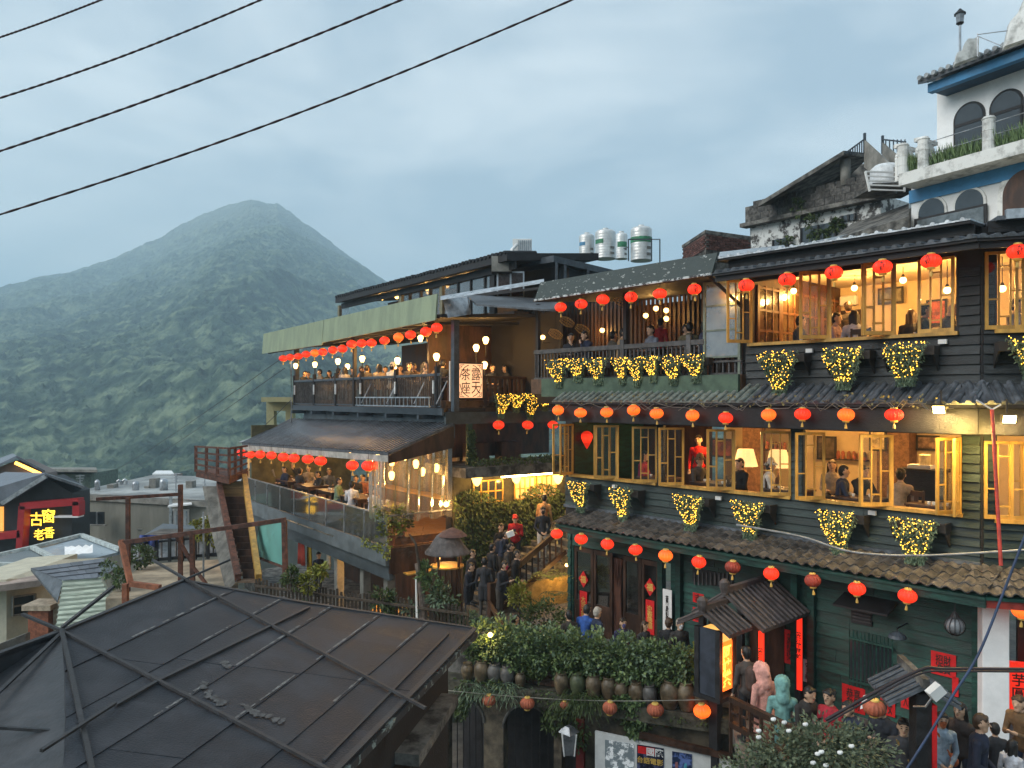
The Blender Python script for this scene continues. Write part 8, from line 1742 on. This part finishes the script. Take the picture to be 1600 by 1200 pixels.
    nf = len(me.polygons); cen = np.empty(nf * 3, np.float32); me.polygons.foreach_get('center', cen); cen = cen.reshape(-1, 3).astype(np.float64); best = np.full(nf, 9.9); idx = np.zeros(nf, np.int32)
    for p, q, a, b, tg in C:
        p_, q_ = np.array(p), np.array(q); t = q_ - p_; l2 = max(1e-9, (t * t).sum()); f = np.clip(((cen - p_) @ t) / l2, 0, 1); dd = np.linalg.norm(cen - (p_ + f[:, None] * t), axis=1) - (a + (b - a) * f)
        k = dd < best; best[k] = dd[k]; idx[k] = tg
    Hn_ = np.array(H)
    face = (idx == SK) & (cen[:, 1] < Hn_[1] - .05)
    for s in (-1, 1):
        e = Hn_ + np.array([s * .036, -.085, .012]); idx[face & (np.linalg.norm((cen - e) * np.array([1, .6, 1.5]), axis=1) < .0105)] = EY
        e2 = Hn_ + np.array([s * .036, -.085, .035]); idx[face & (np.linalg.norm((cen - e2) * np.array([.8, .5, 3.2]), axis=1) < .017)] = HR
    e = Hn_ + np.array([0, -.085, -.055]); idx[face & (np.linalg.norm((cen - e) * np.array([.8, .5, 2.2]), axis=1) < .021)] = MO
    if extra.find('mask') >= 0: e = Hn_ + np.array([0, -.08, -.045]); idx[face & (np.linalg.norm(cen - e, axis=1) < .062)] = EX
    me.materials.clear()
    for _ in range(8): me.materials.append(M_paper)
    me.polygons.foreach_set('material_index', idx); me.polygons.foreach_set('use_smooth', np.ones(nf, bool)); me.update()
    BODY[key] = me; return me
M_eye = mat('eye_dark', (.02, .015, .012), .3, bump=0); M_lip = mat('lip', (.36, .13, .10), .5, bump=0)
SKIN = [mat('skin_light', (.52, .33, .22), .5, .06, 8, 0), mat('skin_tan', (.42, .25, .16), .5, .06, 8, 0)]
HAIR = {'k': mat('black_hair', (.012, .010, .009), .45, .3, 20, .2), 'b': mat('brown_hair', (.05, .028, .015), .5, .3, 20, .2), 'g': mat('grey_hair', (.32, .29, .25), .6, .2, 20, .2)}
def dye(c, rough=.85):
    c = tuple(c); nm_ = 'cloth_%03d_%03d_%03d' % tuple(int(x * 999) for x in c); return mat(nm_, c, rough, .25, 8, .32, rnd=.04, fine=2.6)
K_, NV, DK, GY, WH = (.014, .014, .016), (.018, .026, .055), (.03, .03, .034), (.13, .13, .14), (.62, .62, .62)
def person(p, face, pose, top, bot=K_, label='', hair='short', hc='k', skin=0, extra='', ex=(.02, .02, .02), group=None, k=1.0, shoe=(.03, .03, .03)):
    """face: direction (degrees, 0 = towards the camera, positive turns to the photo's right)"""
    me = body_mesh(pose, hair, extra); o = link(bpy.data.objects.new('person', me)); o.location = p; o.rotation_euler = (0, 0, R(face)); o.scale = (k, k, k)
    if top == K_: top = random.choice(((.014, .014, .016), (.022, .025, .034), (.036, .031, .028), (.03, .03, .034), (.018, .026, .024)))
    if bot == K_: bot = random.choice(((.016, .016, .019), (.03, .042, .075), (.06, .052, .045), (.024, .024, .03)))
    ms = [SKIN[skin], HAIR[hc], dye(top), dye(bot), dye(shoe, .6), dye(ex, .7), M_eye, M_lip]
    for i, m in enumerate(ms): o.material_slots[i].link = 'OBJECT'; o.material_slots[i].material = m
    return tag(o, label, 'person', group)
def fz(fr, x, v, z): p = fr.at(x, HY, v); return Vector((p.x, p.y, z))
g3, g2, gB, gU, gL, gS, gQ = 'diners in the top-floor room', 'diners in the middle-floor room', 'diners on the fairy-light balcony', 'diners on the upper terrace', 'diners on the glass-railed terrace', 'people queuing on the stair', 'people by the entrance'
A3 = lambda x, v: fz(FA, x, V0 + v, ZF3); A2 = lambda x, v: fz(FA, x, V0 + v, ZF2); AB = lambda x, v: fz(FA, x, V0 + v, zfl)
# top floor
person(A3(1246, .9), 60, 'sit', DK, label='diner in dark clothes seated at the first open casement of the top floor', group=g3)
person(A3(1302, .95), 50, 'sit', (.35, .22, .22), label='diner in dusty pink seated behind the second top casement', group=g3)
person(A3(1326, 2.6), 170, 'stand', (.05, .04, .035), label='person in brown standing before the dark inner door', hc='b', group=g3)
person(A3(1336, .75), 175, 'sit', (.45, .47, .52), label='diner in a pale shirt seated with the back to the window', hair='long', group=g3)
person(A3(1424, 1.5), 150, 'sit', DK, label='long-haired diner in dark clothes behind the third top casement', hair='long', hc='b', group=g3)
person(A3(1440, .7), 75, 'sit', K_, label='diner in a black coat seated beside the closed top casement', extra='coat', group=g3)
person(A3(1474, .75), 55, 'sit_lean', (.10, .09, .08), label='bald diner leaning over the table next to the corner post', hair='bald', group=g3)
person(fz(FC, 1583, VC + .8, ZF3), 30, 'sit', (.42, .36, .30), label='diner in beige seated in the top window past the corner post', group=g3, hc='b')
# middle floor
person(A2(1003, .95), 60, 'sit', (.26, .02, .06), label='diner in magenta seated behind the third middle casement', hair='long', group=g2)
person(A2(1092, 1.9), -25, 'stand', (.62, .015, .012), label='server in a red jumper standing inside the middle-floor window', group=g2)
person(A2(1090, .8), 30, 'sit', (.06, .055, .05), label='diner in a brown brimmed hat seated by the middle window', hair='hat', ex=(.16, .10, .05), group=g2)
person(A2(1160, .75), -70, 'sit', K_, label='man in black seated below the pleated table lamp', group=g2)
person(A2(1199, .75), 65, 'sit', (.60, .57, .52), label='diner in a white padded jacket and white bucket hat', hair='hat', ex=(.62, .58, .52), group=g2, extra='coat')
person(A2(1313, .65), 70, 'sit', NV, label='man in a dark suit seated side-on at the carved table', group=g2, extra='coat')
person(A2(1341, 1.15), 20, 'sit_lean', K_, label='man in black eating with his hand at his mouth', group=g2)
person(A2(1406, .75), 140, 'sit', (.35, .26, .18), label='woman in beige with black hair seated by the black counter', hair='bun', group=g2)
person(A2(1300, 1.9), -20, 'sit', (.3, .25, .2), label='diner in tan at the back behind the two dark suits', hair='long', hc='b', group=g2)
# balcony
person(AB(893, .8), -10, 'sit_lean', K_, label='woman in black with folded hands at the signboard end of the balcony', hair='long', group=gB)
person(AB(922, .55), -70, 'sit_lean', NV, label='man in a dark jacket leaning across the balcony table', group=gB)
person(AB(955, 1.0), 110, 'sit', (.10, .09, .07), label='diner in olive half hidden by the balcony post', group=gB)
person(AB(970, .6), 70, 'sit', (.40, .26, .13), label='diner in a tan jacket beside the balcony post', group=gB)
person(AB(1020, .6), -60, 'sit', (.13, .15, .19), label='diner in a grey-blue jacket in the middle of the balcony', group=gB)
person(AB(1031, 1.6), 140, 'stand', (.40, .02, .02), label='server in red standing behind the grey-blue jacket', hair='bun', group=gB, k=.93)
person(AB(1068, 1.0), 40, 'sit', (.13, .10, .05), label='diner in khaki seated toward the back of the balcony', group=gB)
person(AB(1077, .55), 160, 'sit', (.10, .085, .045), label='diner in olive bending over near the glazed screen', group=gB)
person(AB(1098, .5), 80, 'sit', (.03, .04, .075), label='diner in navy seated right beside the glazed screen', group=gB)
# upper terrace of the wing
GU = lambda x, v: fz(FG, x, v, ZUI); GL_ = lambda x, v: fz(FG, x, v, ZLI)
for i, (x, v, f, pose, c_, hr) in enumerate(((472, 12.6, 70, 'sit_lean', DK, 'short'), (502, 12.7, -60, 'sit', (.25, .2, .14), 'short'), (514, 13.4, 20, 'sit_lean', K_, 'long'), (527, 12.8, 160, 'sit', (.05, .03, .03), 'short'), (552, 13.2, 0, 'sit', K_, 'short'), (562, 12.8, 90, 'sit', (.18, .10, .06), 'short'), (577, 13.6, -30, 'sit', (.10, .03, .03), 'long'), (592, 12.5, 175, 'sit', (.42, .29, .15), 'long'), (611, 12.6, 150, 'sit', (.60, .58, .52), 'hat'), (637, 12.7, 60, 'sit', (.06, .05, .05), 'short'), (650, 13.3, -20, 'sit_lean', (.13, .08, .05), 'short'), (660, 13.0, 90, 'sit', K_, 'long'), (673, 12.7, -40, 'sit_lean', (.4, .3, .2), 'short'), (691, 12.6, 170, 'sit', K_, 'short'), (482, 13.5, 10, 'sit', (.12, .1, .09), 'short'), (538, 12.5, 175, 'sit', (.2, .2, .22), 'long'), (572, 12.4, 170, 'sit', (.07, .06, .05), 'short'), (602, 13.6, 15, 'sit', K_, 'short'), (625, 13.5, 10, 'sit_lean', (.28, .2, .15), 'bun'))):
    person(GU(x, v), f, pose, c_, label=f'{ORD[i]} diner from the valley end at the slatted upper terrace rail', hair=hr, ex=(.62, .6, .55), group=gU)
for i, (vv, f) in enumerate(((14.3, 20), (14.9, -60))): person(FS.L(vv, US + .7, ZU + .1), f, 'sit', K_, label=('diner in black seated behind the rail next to the signboard', 'long-haired diner in black seated farther from the signboard')[i], hair=('short', 'long')[i], group=gU)
# glass-railed terrace
for i, (x, v, f, pose, c_, hr, lab) in enumerate(((407, 11.4, 60, 'sit', NV, 'short', 'diner in navy nearest the timber stair on the glass-railed terrace'), (437, 11.9, 30, 'sit', DK, 'short', 'second diner from the timber stair on the glass-railed terrace'), (447, 11.1, -40, 'sit', NV, 'short', 'diner in blue turning inward on the glass-railed terrace'), (458, 12.3, 10, 'sit_lean', DK, 'long', 'long-haired diner in the middle of the glass-railed terrace'), (467, 11.2, 150, 'sit', K_, 'short', 'diner in black with his back to the glass railing'), (503, 11.6, -50, 'sit_lean', K_, 'short', 'diner in black bending to the table on the glass-railed terrace'), (527, 11.0, 80, 'sit', (.16, .24, .16), 'short', 'diner in sage green behind the glass railing'), (549, 10.9, 175, 'sit', (.62, .63, .66), 'short', 'diner in a white shirt seen from behind the glass railing'), (556, 11.9, 10, 'sit', DK, 'short', 'diner in dark clothes facing the white shirt'), (580, 10.75, 60, 'sit_lean', (.48, .52, .62), 'short', 'diner in a pale blue shirt beside the plastic curtain'), (592, 11.7, -50, 'sit', (.10, .05, .04), 'short', 'diner in brown just behind the plastic curtain'))):
    person(GL_(x, v), f, pose, c_, (.02, .05, .07) if i in (9, 6) else K_, label=lab, hair=hr, group=gL)
for x, v, f, c_, lab in ((420, 11.2, 160, (.2, .2, .22), 'diner in grey with his back to the valley end of the glass railing'), (482, 12.0, 15, (.25, .22, .2), 'diner in taupe facing the glass railing near its middle'), (514, 12.2, 20, (.10, .12, .18), 'diner in slate blue at the inner side of the glass-railed terrace'), (568, 12.2, -10, (.3, .12, .08), 'diner in rust red facing out beside the white shirt')): person(GL_(x, v), f, 'sit', c_, label=lab, group=gL)
person(FG.L(FG.u(497, 11.3), 11.3, -7.6), 40, 'stand', NV, label='person in navy half hidden among plants under the terrace', group=None, k=.98)
# stair queue
def SP(u, v): return FG.L(u, v, stz(v) + .10 if v > 11.9 else -6.55)
sq = [(19.0, 15.05, 160, 'stand', (.42, .22, .08), (.35, .33, .30), 'short', 'pack', (.4, .2, .08), 'person in an orange-tan vest highest on the stair'),
      (18.45, 14.55, 10, 'hands', K_, (.50, .48, .46), 'short', 'bag mask', (.03, .03, .035), 'person in a black jacket and pale trousers near the top of the stair'),
      (19.15, 14.05, -5, 'phone', (.36, .012, .015), K_, 'cap', '', (.62, .02, .015), 'person in a red jacket and red cap looking down on the stair'),
      (18.9, 13.35, 65, 'phone', (.02, .03, .06), K_, 'short', 'pack', (.03, .03, .04), 'man in navy with a black backpack midway up the stair'),
      (19.35, 13.6, 40, 'stand', K_, K_, 'short', '', K_, 'person in black behind the navy backpack'),
      (19.2, 12.45, 60, 'stand', (.03, .03, .033), K_, 'short', '', K_, 'person in a black tracksuit with a white stripe below the backpack'),
      (18.6, 12.75, 120, 'stand', K_, K_, 'short', '', K_, 'person in a black coat facing up the stair'),
      (18.75, 12.0, 70, 'phone', K_, K_, 'short', '', K_, 'person in dark clothes at the foot of the stair by the booth'),
      (18.2, 12.25, 175, 'stand', DK, K_, 'short', 'coat', K_, 'man in a black suit seen from behind at the stair foot'),
      (18.15, 12.95, 90, 'phone', K_, K_, 'bun', '', K_, 'woman in black leaning on the stair rail'),
      (17.5, 12.3, 60, 'phone', K_, K_, 'short', 'mask', (.5, .03, .08), 'person in black with a red scarf below the stair rail'),
      (17.4, 12.75, 80, 'stand', K_, K_, 'short', '', K_, 'person in black lowest beside the stair rail'),
      (18.9, 11.5, 40, 'stand', (.22, .15, .08), (.2, .15, .08), 'bun', '', K_, 'person in brown beside the round booth')]
def phone(p, face, label, k=1.0):
    t = T('phone', label, 'phone', Vector(p) + Matrix.Rotation(R(face), 3, 'Z') @ Vector((0, -.42, 1.20)) * k, None, R(face)); o = mk('case', MB().box8([(-.037, .0, -.07), (.037, .0, -.07), (.037, .01, -.07), (-.037, .01, -.07), (-.037, .04, .07), (.037, .04, .07), (.037, .05, .07), (-.037, .05, .07)]), M_black); o.parent = t
    o = mk('screen', MB().box8([(-.033, .0105, -.064), (.033, .0105, -.064), (.033, .012, -.064), (-.033, .012, -.064), (-.033, .0505, .064), (.033, .0505, .064), (.033, .052, .064), (-.033, .052, .064)]), glow('phone_screen', (.8, .88, 1), 1.1)); o.parent = t
phone(SP(19.15, 14.05), -5, 'phone held by the red-capped person on the stair'); phone(SP(18.15, 12.95), 90, 'phone held by the woman leaning on the stair rail'); phone(SP(17.5, 12.3), 60, 'phone held by the person with the red scarf')
for u_, v_, f, pose, tp, bt, hr, exx, ec, lab in sq: person(SP(u_, v_), f, pose, tp, bt, lab, hr, 'k', 0, exx, ec, gS, random.uniform(.95, 1.0))
# terrace behind the hedge
def TP_(x, Y, z=TZ): p = P(x, HY, Y); return Vector((p.x, p.y, z))
person(TP_(913, 17.0), 150, 'phone', (.03, .09, .32), NV, 'person in a bright blue jacket before the brown doors', 'short', group=gQ, k=.93)
person(TP_(931, 16.9), 120, 'stand', NV, K_, 'grey-haired man in navy before the brown doors', 'short', 'g', group=gQ, k=.92)
person(TP_(890, 17.0), 200, 'stand', K_, K_, 'person in black at the corner of the green house end', group=gQ, k=.86)
person(TP_(772 + 30, 17.4, -6.5), 120, 'stand', K_, K_, 'dark-haired person just showing over the hedge by the shrubs', group=gQ, k=.93)
person(TP_(972, 16.6), 20, 'stand', (.03, .03, .08), K_, 'masked person in dark blue showing over the hedge', group=gQ, extra='mask', ex=(.10, .09, .22), k=.84)
person(TP_(1005, 16.5), 40, 'stand', K_, K_, 'brown-haired person just showing over the hedge', 'long', 'b', group=gQ, k=.82)
person(TP_(1044, 16.3), 150, 'stand', K_, K_, 'dark-haired person beside the fair-haired one at the hedge', 'short', 'b', group=gQ, k=.88)
person(TP_(1061, 16.2), 15, 'stand', K_, K_, 'fair-haired person in black with a white mask by the hedge', 'short', 'g', group=gQ, extra='mask', ex=(.6, .6, .6), k=.9)
# entrance queue
person(TP_(1194, 12.9), 205, 'hands', (.66, .32, .26), K_, 'person in a salmon-pink hooded coat next to the lantern box', 'hood', group=gQ, extra='bag coat', ex=(.05, .03, .03))
person(TP_(1223, 12.35), 165, 'hands', (.15, .31, .29), (.08, .15, .14), 'person in a long teal hooded raincoat', 'hood', group=gQ, extra='coat', k=.98)
person(TP_(1168, 13.9), 190, 'stand', (.06, .05, .045), K_, 'person with a brown backpack standing behind the lantern box', 'short', group=gQ, extra='pack', ex=(.07, .04, .03), k=.98)
person(TP_(1254, 12.3), 25, 'phone', K_, K_, 'person in black holding a phone between teal and red coats', 'short', group=gQ, k=.95)
phone(TP_(1254, 12.3), 25, 'phone held between the teal and crimson coats', .95)
person(TP_(1299, 12.0), -60, 'hands', (.36, .02, .035), (.35, .33, .30), 'person in a crimson padded jacket by the wall', 'bun', group=gQ, k=.96)
person(TP_(1335, 11.8), -60, 'read', NV, K_, 'person in navy partly hidden left of the big faded lantern', 'short', group=gQ, k=.92)
person(TP_(1384, 11.6), -55, 'read', K_, K_, 'man in black reading a white sheet', 'short', group=gQ, k=.97)
person(TP_(1412, 11.0), -25, 'hands', (.045, .045, .05), (.16, .32, .52), 'woman in a patterned dark top and light jeans with a shoulder bag', 'bun', group=gQ, extra='bag', ex=(.25, .15, .04), k=.94)
person(TP_(1470, 11.4), -10, 'hands', (.30, .38, .46), (.35, .35, .36), 'masked person in pale blue with an orange bag', 'long', group=gQ, extra='mask bag', ex=(.45, .12, .04), k=.90)
person(TP_(1503, 11.6), -60, 'stand', (.05, .035, .03), K_, 'dark-haired woman in brown beside the man in navy', 'long', group=gQ, k=.93)
person(TP_(1527, 10.9), 55, 'hands', (.018, .022, .042), (.42, .33, .25), 'man in a navy jacket and beige trousers near the white pillar', 'short', 'b', group=gQ, k=1.0)
person(TP_(1556, 11.6), 170, 'stand', DK, K_, 'dark-haired child before the white pillar', 'short', group=gQ, k=.74)
person(TP_(1580, 11.2), 120, 'hands', (.58, .58, .62), K_, 'child in a white top beside the pillar', 'long', group=gQ, k=.70)
person(TP_(1600, 11.8), -60, 'phone', (.16, .09, .04), NV, 'person in a brown jacket at the shop front', 'short', 'b', group=gQ, k=.97)
# small things people hold
t = T('paper_sheet', 'white sheet of paper held by the man in black', 'paper', P(1354, 1100, 11.35)); mk('sheet', MB().prism([P(1344, 1108, 11.3), P(1352, 1106, 11.2), P(1356, 1085, 11.3), P(1349, 1087, 11.4)], (0, .004, 0)), M_paper, t)
pt = T('white_placard', 'white takeaway box held by the navy backpacker on the stair', 'box', P(797, 834, 22.5)); mk('box', MB().bar(P(792, 836, 22.6), P(803, 832, 22.6), .14, .16), M_paper, pt)
